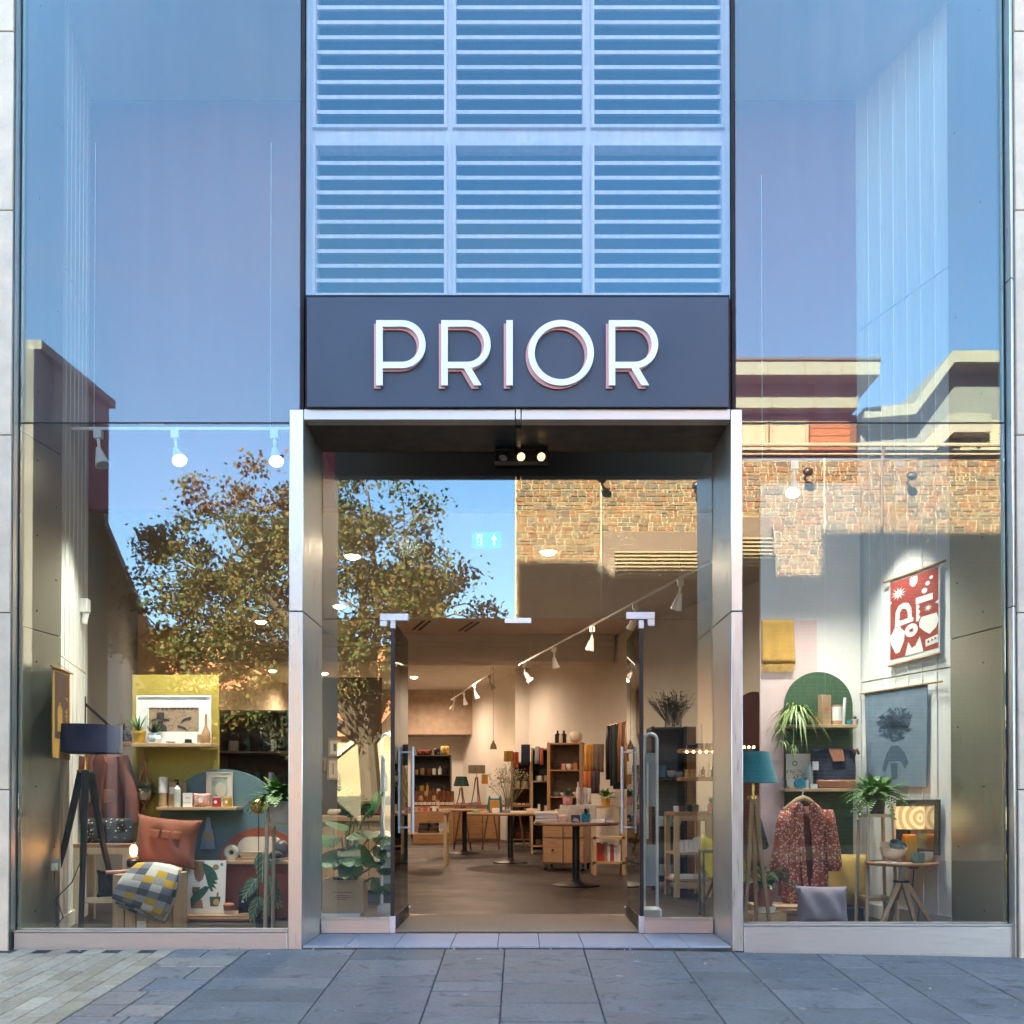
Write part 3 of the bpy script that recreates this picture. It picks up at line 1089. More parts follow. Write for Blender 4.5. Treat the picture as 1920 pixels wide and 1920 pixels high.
nb = 5
for i in range(nb):
    z0 = A.z + (B.z - A.z) * i / nb
    g = G(); g.box(A.x, B.x, yt + .003, yt + .06, z0 + .006, z0 + (B.z - A.z) / nb - .006)
    obj('cedar_board', g, CEDAR, top)
z0, z1 = R(1500, 776, yt).z, R(1500, 731, yt).z
xa, xb = 0.8, R(1606, 750, yt + .3).x
k = 7
for i in range(k):
    g = G(); u0, u1 = xa + (xb - xa) * i / k, xa + (xb - xa) * (i + 1) / k
    g.box(u0 + .012, u1 - .012, yt - .3, yt + .34, z0, z1)
    obj('zinc_panel', g, ZINC, top)
    g = G(); g.box(u1 - .011, u1 + .011, yt - .2, yt + .37, z0, z1 + .02)
    obj('standing_seam', g, ZINC, top)
z2, z3 = R(1500, 702, yt + .8).z, R(1500, 676, yt + .8).z
g = G(); g.box(xa, xb - .1, yt - 3, yt - 1.3, z1 - .3, z2 + .05)
obj('recessed_wall', g, M('oxide_render', (.10, .035, .022), .8), top)
RE = M('dark_roof_edge', (.05, .03, .02), .6)
xe = R(1650, 690, yt + .8).x
g = G(); g.box(.48, xe + .03, yt - 4, yt + .84, z3 + .001, z3 + .05)
obj('roof_edge', g, RE, top)
for i in range(1, 9):
    x = .5 + (xe - .5) * i / 9
    g = G(); g.box(x - .006, x + .006, yt + .7, yt + .808, z2 - .01, z3)
    obj('fascia_joint', g, RE, top)
g = G(); g.tube([(1.0, YS + .24, ztop + .16), (sx1 - .5, YS + .24, ztop + .16)], .045, 8)
bp_('gutter', g, M('pale_gutter', (.24, .2, .15), .5))
for x in (4.1, 7.6):
    g = G(); g.tube([(x, YS + .20, ztop + .12), (x, YS + .10, ztop - .15), (x, YS + .09, 3.2)], .035, 8)
    bp_('downpipe', g, M('brown_pipe', (.10, .06, .04), .5))
xe = R(1650, 690, yt + .8).x
g = G(); g.box(.5, xe, yt - 4, yt + .8, z2, z3)
obj('roof', g, ZINC, top)
# lower wing with the raked roof
yw = YS - .8
pr = [R(px, py, yw) for (px, py) in ((1606, 800), (1700, 793), (1772, 697), (1900, 697), (1900, 676), (1768, 676), (1697, 773), (1606, 781))]
g = G(); g.prism([(p.x, p.z) for p in pr][::-1] if False else [(p.x, p.z) for p in pr], yw - 4, yw + .5)
bp_('raked_roof', g, ZINC)
pr = [R(px, py, yw) for (px, py) in ((1606, 852), (1900, 852), (1900, 700), (1774, 700), (1702, 796), (1606, 803))]
g = G(); g.prism([(p.x, p.z) for p in pr], yw - 3, yw - .02)
wing = bp_('wing_wall', g, M('grey_render', (.10, .105, .11), .8))
for (x0, x1, y0, y1) in ((1800, 1830, 850, 775), (1838, 1885, 850, 788)):
    A, B = R(x0, y0, yw), R(x1, y1, yw)
    g = G(); g.box(A.x, B.x, yw - .01, yw + .03, A.z, B.z)
    obj('window', g, CURT, wing)
g = G(); A, B = R(1606, 775, yw + .5), R(1775, 740, yw)
g = G(); p0, p1 = R(1712, 852, yw + .35), R(1780, 775, yw + .35)
g.add([(p0.x, yw - .02, p0.z), (p1.x, yw - .02, p1.z), (p1.x + .9, yw - .02, p1.z), (p1.x + .9, yw - .02, p1.z - .4), (p1.x + .1, yw - .02, p1.z - .4), (p0.x + .4, yw - .02, p0.z)] +
      [(p0.x, yw + .35, p0.z), (p1.x, yw + .35, p1.z), (p1.x + .9, yw + .35, p1.z), (p1.x + .9, yw + .35, p1.z - .4), (p1.x + .1, yw + .35, p1.z - .4), (p0.x + .4, yw + .35, p0.z)],
      [(0, 1, 4, 5), (1, 2, 3, 4), (11, 10, 7, 6), (10, 9, 8, 7), (0, 6, 7, 1), (1, 7, 8, 2), (2, 8, 9, 3), (3, 9, 10, 4), (4, 10, 11, 5)])
bp_('lower_roof', g, ZINC)

# ---- grey church on the left, its long side wall running away
Yn = -11.3
pn = R(205, 985, Yn); pn.z = R(205, 985, Yn).z
dirc = V((-.29, -.957, 0))
nrm = V((.957, -.29, 0))
ch = thing('grey_church', 'long grey rendered church in shade with a deep dark eave mirrored at far left', 'church', (pn.x - 4, Yn - 8, 0))
CO = -ch.location
ez = pn.z
RENDER = M('grey_render_church', (.30, .27, .245), .85, 0, .08, 2)
p0 = V((pn.x, pn.y, 0)) - nrm * .75 - dirc * .5
p1 = p0 + dirc * 27
back = -nrm * 7
g = G()
g.add([(v.x, v.y, z) for z in (-.6, ez - .1) for v in (p0, p1, p1 + back, p0 + back)], [(0, 3, 2, 1), (4, 5, 6, 7), (0, 1, 5, 4), (1, 2, 6, 5), (2, 3, 7, 6), (3, 0, 4, 7)])
cw = obj('wall', g, RENDER, ch, CO)
e0, e1 = V((pn.x, pn.y, 0)) - dirc * .8, p1 + nrm * .75
g = G()
mid = -nrm * 4.2
g.add([(e0.x, e0.y, ez), (e1.x, e1.y, ez), (e1.x + mid.x, e1.y + mid.y, ez + 1.2), (e0.x + mid.x, e0.y + mid.y, ez + 1.2),
       (e0.x, e0.y, ez - .22), (e1.x, e1.y, ez - .22), (p1.x, p1.y, ez - .9), (p0.x, p0.y, ez - .9)],
      [(0, 1, 2, 3), (4, 7, 6, 5), (0, 4, 5, 1), (1, 5, 6, 7), (0, 3, 7, 4)])
obj('roof', g, M('dark_eave', (.10, .085, .075), .85), ch, CO)
ARCHM = M('dark_arch_recess', (.05, .045, .045), .7)
for k, (t0, w, zt2) in enumerate(((3.2, 1.3, 3.6), (11.0, 2.0, 3.4), (18.5, 2.0, 3.4))):
    pts = [(-w / 2, 0), (w / 2, 0)] + [(w / 2 * cos(a), zt2 - w * .9 + w * .9 * sin(a)) for a in [pi * i / 14 for i in range(15)]]
    g = G()
    for (u, z) in pts:
        q = p0 + dirc * (t0 + u) + nrm * .02
        g.v.append(V((q.x, q.y, max(0, z))))
    for (u, z) in pts:
        q = p0 + dirc * (t0 + u) - nrm * .0
        g.v.append(V((q.x, q.y, max(0, z))))
    nn = len(pts)
    g.f.append(list(range(nn))); g.m.append(0)
    for i in range(nn):
        g.f.append([i, nn + i, nn + (i + 1) % nn, (i + 1) % nn]); g.m.append(0)
    obj('arched_window', g, ARCHM, ch, CO)
g = G()
q0, q1 = p0 + dirc * 2.2 + nrm * .04, p0 + dirc * 4.2 + nrm * .04
g.add([(q0.x, q0.y, 3.75), (q1.x, q1.y, 3.75), (q1.x, q1.y, 5.1), (q0.x, q0.y, 5.1), (p0.x + dirc.x * 2.2, p0.y + dirc.y * 2.2, 3.75), (p0.x + dirc.x * 4.2, p0.y + dirc.y * 4.2, 3.75), (p0.x + dirc.x * 4.2, p0.y + dirc.y * 4.2, 5.1), (p0.x + dirc.x * 2.2, p0.y + dirc.y * 2.2, 5.1)],
      [(0, 1, 2, 3), (0, 4, 5, 1), (1, 5, 6, 2), (2, 6, 7, 3), (3, 7, 4, 0)])
obj('maroon_banner', g, cloth('maroon_banner', (.16, .05, .045)), ch, CO)
q = R(187, 1028, Yn - 1.2)
g = G(); g.cb((q.x + .05, q.y, q.z), .22, .16, .32)
obj('alarm_box', g, M('red_alarm', (.35, .02, .02), .4), ch, CO, bevel=.02)

# ---- dark tall building nearer on the left
pa_, pb_ = R(62, 648, -9.0), R(204, 765, -9.0)
dk = thing('dark_building', 'tall dark slate building with a flat roof mirrored at far left', 'building', (-12, -9, 0))
k = 18.0 / FPX
xw = -7.6
y0 = -(18.0 - CAM_D - .12); y1 = -(21.5 - CAM_D - .12) + 3.4
z_ = 1 + (HOR - 765) * 18.0 / FPX
x1_ = R(204, 800, -11.2).x
g = G(); zz = R(204, 766, -11.2).z
d2 = dirc
c0 = V((x1_, -11.2, 0))
c1 = V((R(62, 800, -8.8).x, -8.8, 0))
g.add([(v.x, v.y, z) for z in (-.6, zz) for v in (c1, c0, c0 + V((-6, 0, 0)), c1 + V((-6, 0, 0)))], [(0, 3, 2, 1), (4, 5, 6, 7), (0, 1, 5, 4), (1, 2, 6, 5), (2, 3, 7, 6), (3, 0, 4, 7)])
obj('wall', g, M('charcoal_cladding', (.05, .05, .052), .7, 0, .1, 2), dk, -dk.location)
g = G(); g.add([(v.x + .12, v.y, z) for z in (zz, zz + .14) for v in (c1, c0, c0 + V((-6, 0, 0)), c1 + V((-6, 0, 0)))], [(0, 3, 2, 1), (4, 5, 6, 7), (0, 1, 5, 4), (1, 2, 6, 5), (2, 3, 7, 6), (3, 0, 4, 7)])
obj('parapet', g, M('dark_coping', (.025, .025, .025), .6), dk, -dk.location)

# ---- tiled church behind the tree, sunlit
Yc = -35.0
ab = thing('tiled_church', 'cream stone church with an orange tiled roof and pointed windows behind the tree', 'church', (-8, Yc - 3, 0))
AO = -ab.location
LIME = M('cream_limestone', (.22, .18, .115), .85, 0, .16, 1.2, .2, 20)


def tile_mat():
    t = NT('clay_roof_tiles')
    co = t.coord()
    br = t.n('TexBrick', {'Vector': co, 'Color1': (.40, .15, .065), 'Color2': (.30, .10, .05), 'Mortar': (.14, .05, .03), 'Scale': 1.0, 'Mortar Size': .012, 'Brick Width': .24, 'Row Height': .2})
    t.set(t.b.inputs['Base Color'], br.outputs[0])
    t.b.inputs['Roughness'].default_value = .85
    return t.mat


TILE = tile_mat()
g = G(); g.box(-22, -1.5, Yc - 9, Yc - 3, -.6, 3.9)
nv = obj('nave_wall', g, LIME, ab, AO)
rz_ = R(420, 1205, Yc - 6).z
g = G()
# roof slope facing the street, laid flat then tilted so the tile courses follow it
L = sqrt((rz_ - 3.8) ** 2 + 3.2 ** 2)
an = math.atan2(rz_ - 3.8, 3.2)
nrow = 26
for i in range(nrow):
    a0, a1 = L * i / nrow, L * (i + 1) / nrow
    g.add([(-10.5, a0, .03), (10.5, a0, .03), (10.5, a1 + .03, .0), (-10.5, a1 + .03, .0), (-10.5, a0, -.0), (10.5, a0, -.0)], [(0, 1, 2, 3), (4, 5, 1, 0)])
rf = obj('roof', g, TILE, ab, AO + V((-11.7, Yc - 2.6, 3.8)), smooth=0)
rf.rotation_euler = (an, 0, pi)
g = G()
g.add([(-22.2, Yc - 2.6 - 3.3, rz_), (-1.3, Yc - 2.6 - 3.3, rz_), (-1.3, Yc - 9.2, 3.8), (-22.2, Yc - 9.2, 3.8)], [(0, 1, 2, 3)])
obj('rear_roof', g, TILE, ab, AO)
# gabled front
gp = [R(px, py, Yc, DY) for (px, py) in ((620, 1492), (790, 1492), (790, 1435), (705, 1378), (650, 1410), (622, 1434))]
gp = [(p.x, p.z) for p in gp]
gx0, gx1 = gp[0][0], gp[1][0]
cxm = (gx0 + gx1) / 2
gz0, ge, gt = 0.0, R(620, 1432, Yc, DY).z, R(700, 1376, Yc, DY).z + .3
gp = [(gx0, -.6), (gx1, -.6), (gx1, ge), (cxm, gt), (gx0, ge)]
g = G(); g.prism(gp, Yc - 4, Yc)
g.box(cxm - .35, cxm + .25, Yc + .002, Yc + .35, -.3, ge + .4)
gab = obj('gable_wall', g, LIME, ab, AO)
g = G()
for sgn in (-1, 1):
    xe_ = gx0 - .15 if sgn < 0 else gx1 + .15
    g.add([(xe_, Yc + .12, ge - .08), (cxm, Yc + .12, gt + .06), (cxm, Yc + .12, gt + .3), (xe_, Yc + .12, ge + .16), (xe_, Yc - 4, ge - .08), (cxm, Yc - 4, gt + .06), (cxm, Yc - 4, gt + .3), (xe_, Yc - 4, ge + .16)],
          [(0, 1, 2, 3), (0, 4, 5, 1), (3, 2, 6, 7), (4, 7, 6, 5), (0, 3, 7, 4)])
obj('gable_coping', g, M('pale_coping_stone', (.38, .33, .25), .8), ab, AO)
LEAD = M('leaded_glass', (.05, .05, .055), .3)
for (px, pz) in ((629, 1450), (697, 1452), (717, 1454)):
    c = R(px, 1482, Yc, DY)
    zt2 = R(px, 1440, Yc, DY).z
    w = .42
    hh = zt2 - c.z
    pts = [(c.x - w / 2, c.z), (c.x + w / 2, c.z), (c.x + w / 2, c.z + hh * .6), (c.x + w * .3, c.z + hh * .82), (c.x, zt2), (c.x - w * .3, c.z + hh * .82), (c.x - w / 2, c.z + hh * .6)]
    g = G(); g.prism(pts, Yc + .002, Yc + .02)
    wn = obj('pointed_window', g, LEAD, gab)
    g = G()
    for i in range(1, 7):
        z = c.z + hh * .75 * i / 7
        g.box(c.x - w / 2, c.x + w / 2, Yc + .021, Yc + .03, z - .012, z + .012)
    for i in (-1, 1):
        g.box(c.x + i * w * .17 - .015, c.x + i * w * .17 + .015, Yc + .0305, Yc + .04, c.z, c.z + hh * .8)
    obj('glazing_bars', g, M('window_bars', (.3, .27, .2), .7), wn)
# low wall in front of the church, its shade put into a dark colour
g = G(); g.box(-30, -.5, -27.6, -27.2, -.6, R(675, 1493, -27.2, DY).z)
tag(obj('boundary_wall', g, M('dark_boundary_stone', (.07, .06, .05), .9, 0, .2, 3)), 'low dark stone wall in front of the cream church', 'wall')

# ---- dark hedge added to screen the bright nave wall from the glass
hx0, hx1 = R(300, 1400, -26.5).x - 3, R(545, 1400, -26.5).x + .4
hz = R(420, 1300, -26.5).z
hedge = thing('added_dark_hedge', 'tall dark hedge added below the orange tiled roof to darken the reflection', 'hedge', ((hx0 + hx1) / 2, -26.9, -.2))
g = G(); rh = random.Random(4)
for i in range(7000):
    fc = rh.random()
    p = V((rh.uniform(hx0, hx1), -26.4 + rh.uniform(-.25, .12) if fc < .8 else rh.uniform(-27.4, -26.4), rh.uniform(0, hz) if fc < .8 else hz + rh.uniform(-.25, .15)))
    a = V((rh.gauss(0, 1), rh.gauss(0, 1), rh.gauss(0, 1))).normalized(); b_ = a.orthogonal().normalized()
    s_ = rh.uniform(.08, .17)
    g.add([p - a * s_, p + b_ * s_ * .5, p + a * s_, p - b_ * s_ * .5], [(0, 1, 2, 3)])
o = obj('foliage', g, M('dark_hedge_leaf', (.022, .028, .014), .7, 0, .3, 3, island=.4), hedge, -hedge.location, smooth=0); o['kind'] = 'stuff'
g = G(); g.box(hx0, hx1, -27.4, -26.7, -.6, hz - .1)
obj('branches', g, M('hedge_core', (.015, .015, .01), .95), hedge, -hedge.location)

# ---- unseen neighbours along the shop's side, heights set to sun or shade the street
for nm, x0, x1, h, lab in (('neighbour_building', -34, -5.72, 8.6, 'low buff stone building adjoining the shop on its left'), ('neighbour_building', 9.52, 40, 13.5, 'buff stone building adjoining the shop on its right')):
    g = G(); g.box(x0, x1, .05, 26, -.6, h)
    tag(obj(nm, g, BUFF), lab, 'building')
g = G(); g.box(-5.71, -3.96, .05, 1.0, -.3, 7.19)
sp('stone_wall', g, BUFF)
g = G(); g.box(4.11, 9.5, .05, 1.0, -.3, 7.19)
sp('stone_wall', g, BUFF)
g = G(); g.box(-14.2, -14, 1.0, 27, -.3, 7.19); g.box(9.2, 9.4, 1.0, 27, -.3, 7.19); g.box(-14, 9.2, 22, 22.2, -.3, 7.19); g.box(-14, 9.2, 1.9, 29, 6.96, 7.19)
g.box(-14, -5.7, 1.7, 29, 7.0, 8.4)
sp('rear_walls', g, BUFF)  # unseen back, sides and roof added to keep the sun out

# ---- the tree
TX, TY = -3.05, -12.5
tree = thing('maple_tree', 'broad maple with green and russet autumn leaves mirrored left of the stone wall', 'tree', (TX, TY, -.2))
TO = -tree.location
BARK = M('bark', (.055, .042, .030), .9, 0, .3, 5, .8, 30, (3, 3, .6))
rt = random.Random(11)
g = G()
trunk_top = V((TX - .1, TY, 2.1))
g.tube([(TX + .05, TY, -.45), (TX, TY, .4), (TX - .02, TY + .03, 1.2), trunk_top], [.30, .24, .22, .21], 10)
limbs = []
for (dx, dy, dz) in ((-3.0, .3, 3.2), (-1.9, -.5, 4.6), (-.7, .4, 5.4), (.7, -.4, 4.4), (1.9, .4, 3.0), (-3.6, -.3, 1.8), (.2, 1.0, 4.9), (-1.3, -1.2, 3.8), (2.2, -.3, 1.9), (-2.4, .9, 3.9)):
    e = trunk_top + V((dx, dy, dz))
    pts = []
    k1 = V((rt.uniform(-.25, .25), rt.uniform(-.25, .25), .35))
    for i in range(8):
        t = i / 7
        pts.append(trunk_top.lerp(e, t) + k1 * sin(pi * t) + V((rt.uniform(-.08, .08), rt.uniform(-.08, .08), 0)) * (t > 0))
    g.tube(pts, [.135 * (1 - .86 * i / 7) for i in range(8)], 7)
    limbs += [(p, .115 * (1 - .86 * i / 7)) for i, p in enumerate(pts) if i > 1]
cen = V((TX - .85, TY, 4.6))
rad = V((3.95, 2.3, 3.1))
tips = []
while len(tips) < 440:
    u = V((rt.gauss(0, 1), rt.gauss(0, 1), rt.gauss(0, 1))).normalized() * rt.uniform(.35, 1.0) ** .8
    p = cen + V((u.x * rad.x, u.y * rad.y, u.z * rad.z))
    if (sin(p.x * 2.1 + 1) * sin(p.z * 2.3 + p.y) > .55):      # gaps between the boughs
        continue
    if p.z < 3.0 and abs(p.x - TX) < 1.9:
        continue
    if p.z < 2.1 + .35 * abs(p.x - TX) * .4 or (p.x > TX + 1.2 and p.z > 7.4 - (p.x - TX) * .95):
        continue
    tips.append(p)
for p in tips:
    q, r0 = min(limbs, key=lambda l: (l[0] - p).length + (0 if l[0].z < p.z + .2 else .8))
    m_ = q.lerp(p, .5) + V((rt.uniform(-.15, .15), rt.uniform(-.15, .15), .12))
    g.tube([q, m_, p], [min(.03, r0 * .6), .014, .005], 5, False)
obj('trunk', g, BARK, tree, TO)


def leaf_mat():
    t = NT('maple_leaves')
    gi = t.n('NewGeometry')
    col = t.ramp(gi.outputs['Random Per Island'], [(0, (.035, .06, .016)), (.4, (.06, .075, .02)), (.62, (.08, .072, .022)), (.8, (.12, .055, .02)), (.92, (.055, .07, .018)), (1, (.13, .08, .022))])
    t.set(t.b.inputs['Base Color'], col)
    t.b.inputs['Specular IOR Level'].default_value = .25
    t.b.inputs['Roughness'].default_value = .65
    tl = t.n('BsdfTranslucent', {'Color': col})
    mx = t.n('MixShader', {0: .25, 1: t.b.outputs[0], 2: tl.outputs[0]})
    t.set(t.out.inputs['Surface'], mx.outputs[0])
    return t.mat


shape = [(0, 0), (.30, .06), (.50, .34), (.24, .40), (.30, .74), (.10, .66), (0, 1.0), (-.10, .66), (-.30, .74), (-.24, .40), (-.50, .34), (-.30, .06)]
g = G()
for p in tips:
    nl = rt.randint(70, 130)
    sp_ = rt.uniform(.13, .26)
    for _ in range(nl):
        c = p + V((rt.gauss(0, sp_), rt.gauss(0, sp_), rt.gauss(0, sp_ * .6)))
        a = V((rt.gauss(0, 1), rt.gauss(0, 1), rt.gauss(-.3, .6))).normalized()
        b = a.cross(V((rt.gauss(0, 1), rt.gauss(0, 1), rt.gauss(0, 1)))).normalized()
        s_ = rt.uniform(.06, .11)
        vs = [c + (b * x + a * y) * s_ for (x, y) in shape]
        g.add(vs, [(0, 1, 2, 3, 9, 10, 11), (3, 4, 5, 6, 7, 8, 9)])
obj('crown', g, leaf_mat(), tree, TO, smooth=0)
# ================================================================== KIT FOR THE GOODS ON SHOW
def one(name, label, cat, g, mat, loc=(0, 0, 0), group=None, rz=0, bevel=0, smooth=35):
    return tag(obj(name, g, mat, None, loc, rz, bevel, smooth), label, cat, group)


def GB(w, d, h):
    g = G(); g.cb((0, 0, 0), w, d, h)
    return g


def shelf_board(label, x0, x1, yt, yb, y, depth=.2, mat=PINE):
    p, w, h = E(x0, x1, yt, yb, y - depth)
    return one('wall_shelf', label, 'shelf', GB(w, depth, h), mat, (p.x, y - depth / 2, p.z), bevel=.002), p.z + h, y - depth


def potted(name, label, loc, r, h, potmat, kind, size, cat='plant', group=None, saucer=None, taper=.8, soil=True):
    """Pot with a plant of one of several habits; size = reach of the leaves."""
    t = thing(name, label, cat, loc, 0, group)
    g = G()
    if kind == 'hexcactus':
        g.lathe([(r * .8, 0), (r * 1.05, h * .3), (r * 1.05, h * .7), (r * .75, h), (r * .7, h), (r * .7, h * .9), (1e-5, h * .9)], n=6)
    else:
        g.lathe([(r * taper, 0), (r, h * .82), (r * 1.07, h * .82), (r * 1.07, h), (r * .95, h), (r * .93, h * .92), (1e-5, h * .92)], n=20)
    obj('pot', g, potmat, t)
    if saucer:
        g = G(); g.lathe([(r * 1.1, -.0), (r * 1.3, .045), (r * 1.22, .045), (r * 1.05, .01)], n=20)
        obj('saucer', g, saucer, t)
    if soil:
        g = G(); g.lathe([(r * .92, h * .925), (1e-5, h * .95)], n=16)
        obj('soil', g, SOIL, t)
    g = G()
    rr = random.Random(hash(label) % 1000 + 5) if False else random.Random(sum(map(ord, label)))
    if kind in ('fern', 'fernup'):
        for i in range(85):
            a = rr.uniform(0, 2 * pi)
            el = rr.uniform(.1, 1.5) if kind == 'fern' else rr.uniform(.55, 1.5)
            g.frond((cos(a) * r * .3, sin(a) * r * .3, h * .93), (cos(a) * cos(el), sin(a) * cos(el), sin(el)), size * rr.uniform(.7, 1.05), size * .19, rr.uniform(.35, .95))
        m = LEAFG
    elif kind == 'spider':
        for i in range(180):
            a = rr.uniform(0, 2 * pi)
            el = rr.uniform(.2, 1.4)
            g.leaf((cos(a) * r * .3, sin(a) * r * .3, h), (cos(a) * cos(el), sin(a) * cos(el), sin(el)), size * rr.uniform(.55, 1.15), .02, rr.uniform(.7, 1.5), 6)
        for q in range(5):
            a = rr.uniform(2.2, 4.4)
            bx, by, bz = cos(a) * size * .55, sin(a) * size * .3 - r, h - size * rr.uniform(.5, 1.05)
            g.tube([(0, 0, h), (bx * .8, by * .8, h * .9), (bx, by, bz)], .002, 4, False)
            for i in range(16):
                a2 = rr.uniform(0, 2 * pi); el = rr.uniform(-.2, 1)
                g.leaf((bx, by, bz), (cos(a2) * cos(el), sin(a2) * cos(el), sin(el)), size * .35 * rr.uniform(.6, 1), .011, 1.2, 4)
        m = LEAFP
    elif kind == 'spiky':
        for i in range(26):
            a = rr.uniform(0, 2 * pi); el = rr.uniform(.4, 1.45)
            g.leaf((0, 0, h * .93), (cos(a) * cos(el), sin(a) * cos(el), sin(el)), size * rr.uniform(.6, 1), .014, .25, 3)
        m = LEAFG
    elif kind in ('cactus', 'hexcactus'):
        for i in range(26):
            a = rr.uniform(0, 2 * pi); el = rr.uniform(.25, 1.5)
            g.leaf((cos(a) * r * .15, sin(a) * r * .15, h * .92), (cos(a) * cos(el), sin(a) * cos(el), sin(el)), size * rr.uniform(.7, 1), size * .22, -.05, 3)
        m = LEAFD
    elif kind == 'broad':
        for i in range(34):
            a = rr.uniform(0, 2 * pi); el = rr.uniform(.15, 1.3)
            d = V((cos(a) * cos(el), sin(a) * cos(el), sin(el)))
            st = size * rr.uniform(.35, .75)
            b = V((0, 0, h)) + d * st
            g.tube([(0, 0, h * .9), V((0, 0, h)) + d * st * .5 + V((0, 0, .02)), b], .003, 4, False)
            g.leaf(b, (d.x, d.y, d.z * .3 - .1), size * rr.uniform(.45, .65), size * .2, .4, 5)
        m = LEAFD
    elif kind == 'bushy':
        for i in range(60):
            a = rr.uniform(0, 2 * pi); el = rr.uniform(.1, 1.5)
            d = V((cos(a) * cos(el), sin(a) * cos(el), sin(el)))
            g.leaf(V((0, 0, h)) + d * size * rr.uniform(.1, .5), d, size * .5, size * .2, .3, 3)
        m = LEAFG
    obj('foliage', g, m, t, smooth=60)
    return t


def bottle_g(r, h, neck=.35, shoulder=.68):
    g = G(); g.lathe([(r * .95, 0), (r, .01), (r, h * shoulder), (r * neck, h * (shoulder + .12)), (r * neck, h * .97), (r * neck * 1.15, h * .97), (r * neck * 1.15, h), (1e-5, h)], n=16)
    return g


def jar_g(r, h):
    g = G(); g.lathe([(r * .92, 0), (r, .008), (r, h * .86), (r * .9, h * .9), (r * .9, h), (1e-5, h)], n=16)
    return g


def bowl_g(r, h, n=26):
    prof = [(r * .35, 0), (r * .7, h * .2), (r * .93, h * .6), (r, h), (r * .95, h), (r * .86, h * .6), (r * .6, h * .26), (1e-5, h * .14)]
    g = G(); g.lathe(prof, n=n)
    return g


def mug_g(r, h):
    g = G(); g.lathe([(r * .9, 0), (r, h * .1), (r, h), (r * .92, h), (r * .9, h * .1), (1e-5, h * .1)], n=18)
    return g


def frame_thing(name, label, cat, w, h, t, border, fmat, inner, loc, rz=0, mount=0, mmat=None, group=None):
    """Picture frame standing on loc; returns the thing (front faces -y)."""
    T = thing(name, label, cat, loc, rz, group)
    g = G(); b = border
    g.box(-w / 2, -w / 2 + b, -t, 0, 0, h); g.box(w / 2 - b, w / 2, -t, 0, 0, h)
    g.box(-w / 2 + b, w / 2 - b, -t, 0, 0, b); g.box(-w / 2 + b, w / 2 - b, -t, 0, h - b, h)
    obj('frame', g, fmat, T)
    g = G(); g.box(-w / 2 + b, w / 2 - b, -t * .5, -.001, b, h - b)
    obj('picture', g, inner, T)
    if mount:
        g = G(); c = b + mount
        for (x0, x1, z0, z1) in ((-w / 2 + b, -w / 2 + c, b, h - b), (w / 2 - c, w / 2 - b, b, h - b), (-w / 2 + c, w / 2 - c, b, c), (-w / 2 + c, w / 2 - c, h - c, h - b)):
            g.box(x0, x1, -t * .7, -t * .5 - .0005, z0, z1)
        obj('mount', g, mmat or PAPER, T)
    return T


def tripod_lamp(label, loc, H, shade, sm, legm, lit, leg_r=.014, stem=.14, spread=.28, square=True, tilt=None):
    """Floor or table lamp on three splayed legs; shade = (r_bottom, r_top, height)."""
    t = thing('tripod_lamp', label, 'lamp', loc)
    rb, rt_, hs_ = shade
    zb = H - hs_
    zl = zb - stem
    for k in range(3):
        a = -pi / 2 + .35 + k * 2 * pi / 3
        if tilt:
            a = tilt[k]
        g = G(); g.tube([(cos(a) * spread, sin(a) * spread, 0), (cos(a) * spread * .45, sin(a) * spread * .45, zl * .55), (cos(a) * leg_r * 1.3, sin(a) * leg_r * 1.3, zl)], [leg_r * .8, leg_r, leg_r * 1.2], 6 if not square else 4)
        obj('leg', g, legm, t)
    g = G(); g.cyl((0, 0, zl - .015), (0, 0, zl + .008), leg_r * 2.2, None, 14)
    obj('collar', g, BRASS, t)
    g = G(); g.cyl((0, 0, zl), (0, 0, zb + .06), .011, None, 10)
    obj('stem', g, BRASS, t)
    g = G(); g.lathe([(rb, zb), (rt_, H), (rt_ - .003, H), (rb - .003, zb)], n=40)
    o = obj('lamp_shade', g, sm, t)
    if lit:
        g = G(); g.sph((0, 0, zb + hs_ * .45), (.03, .03, .042), 12, 8)
        obj('bulb', g, BULB, t)
    return t


def point(loc, e, c=(1, .62, .34), r=.04):
    l = bpy.data.lights.new('lamp_light', 'POINT')
    l.energy, l.color, l.shadow_soft_size = e, c, r
    o = bpy.data.objects.new('lamp_light', l)
    COL.objects.link(o)
    o.location = loc
    return o


def spot(loc, to, e, c=(1, .82, .6), ang=80, r=.04):
    l = bpy.data.lights.new('spot_light', 'SPOT')
    l.energy, l.color, l.shadow_soft_size, l.spot_size, l.spot_blend = e, c, r, radians(ang), .7
    o = bpy.data.objects.new('spot_light', l)
    COL.objects.link(o)
    o.location = loc
    o.rotation_euler = (V(to) - V(loc)).to_track_quat('-Z', 'Y').to_euler()
    return o


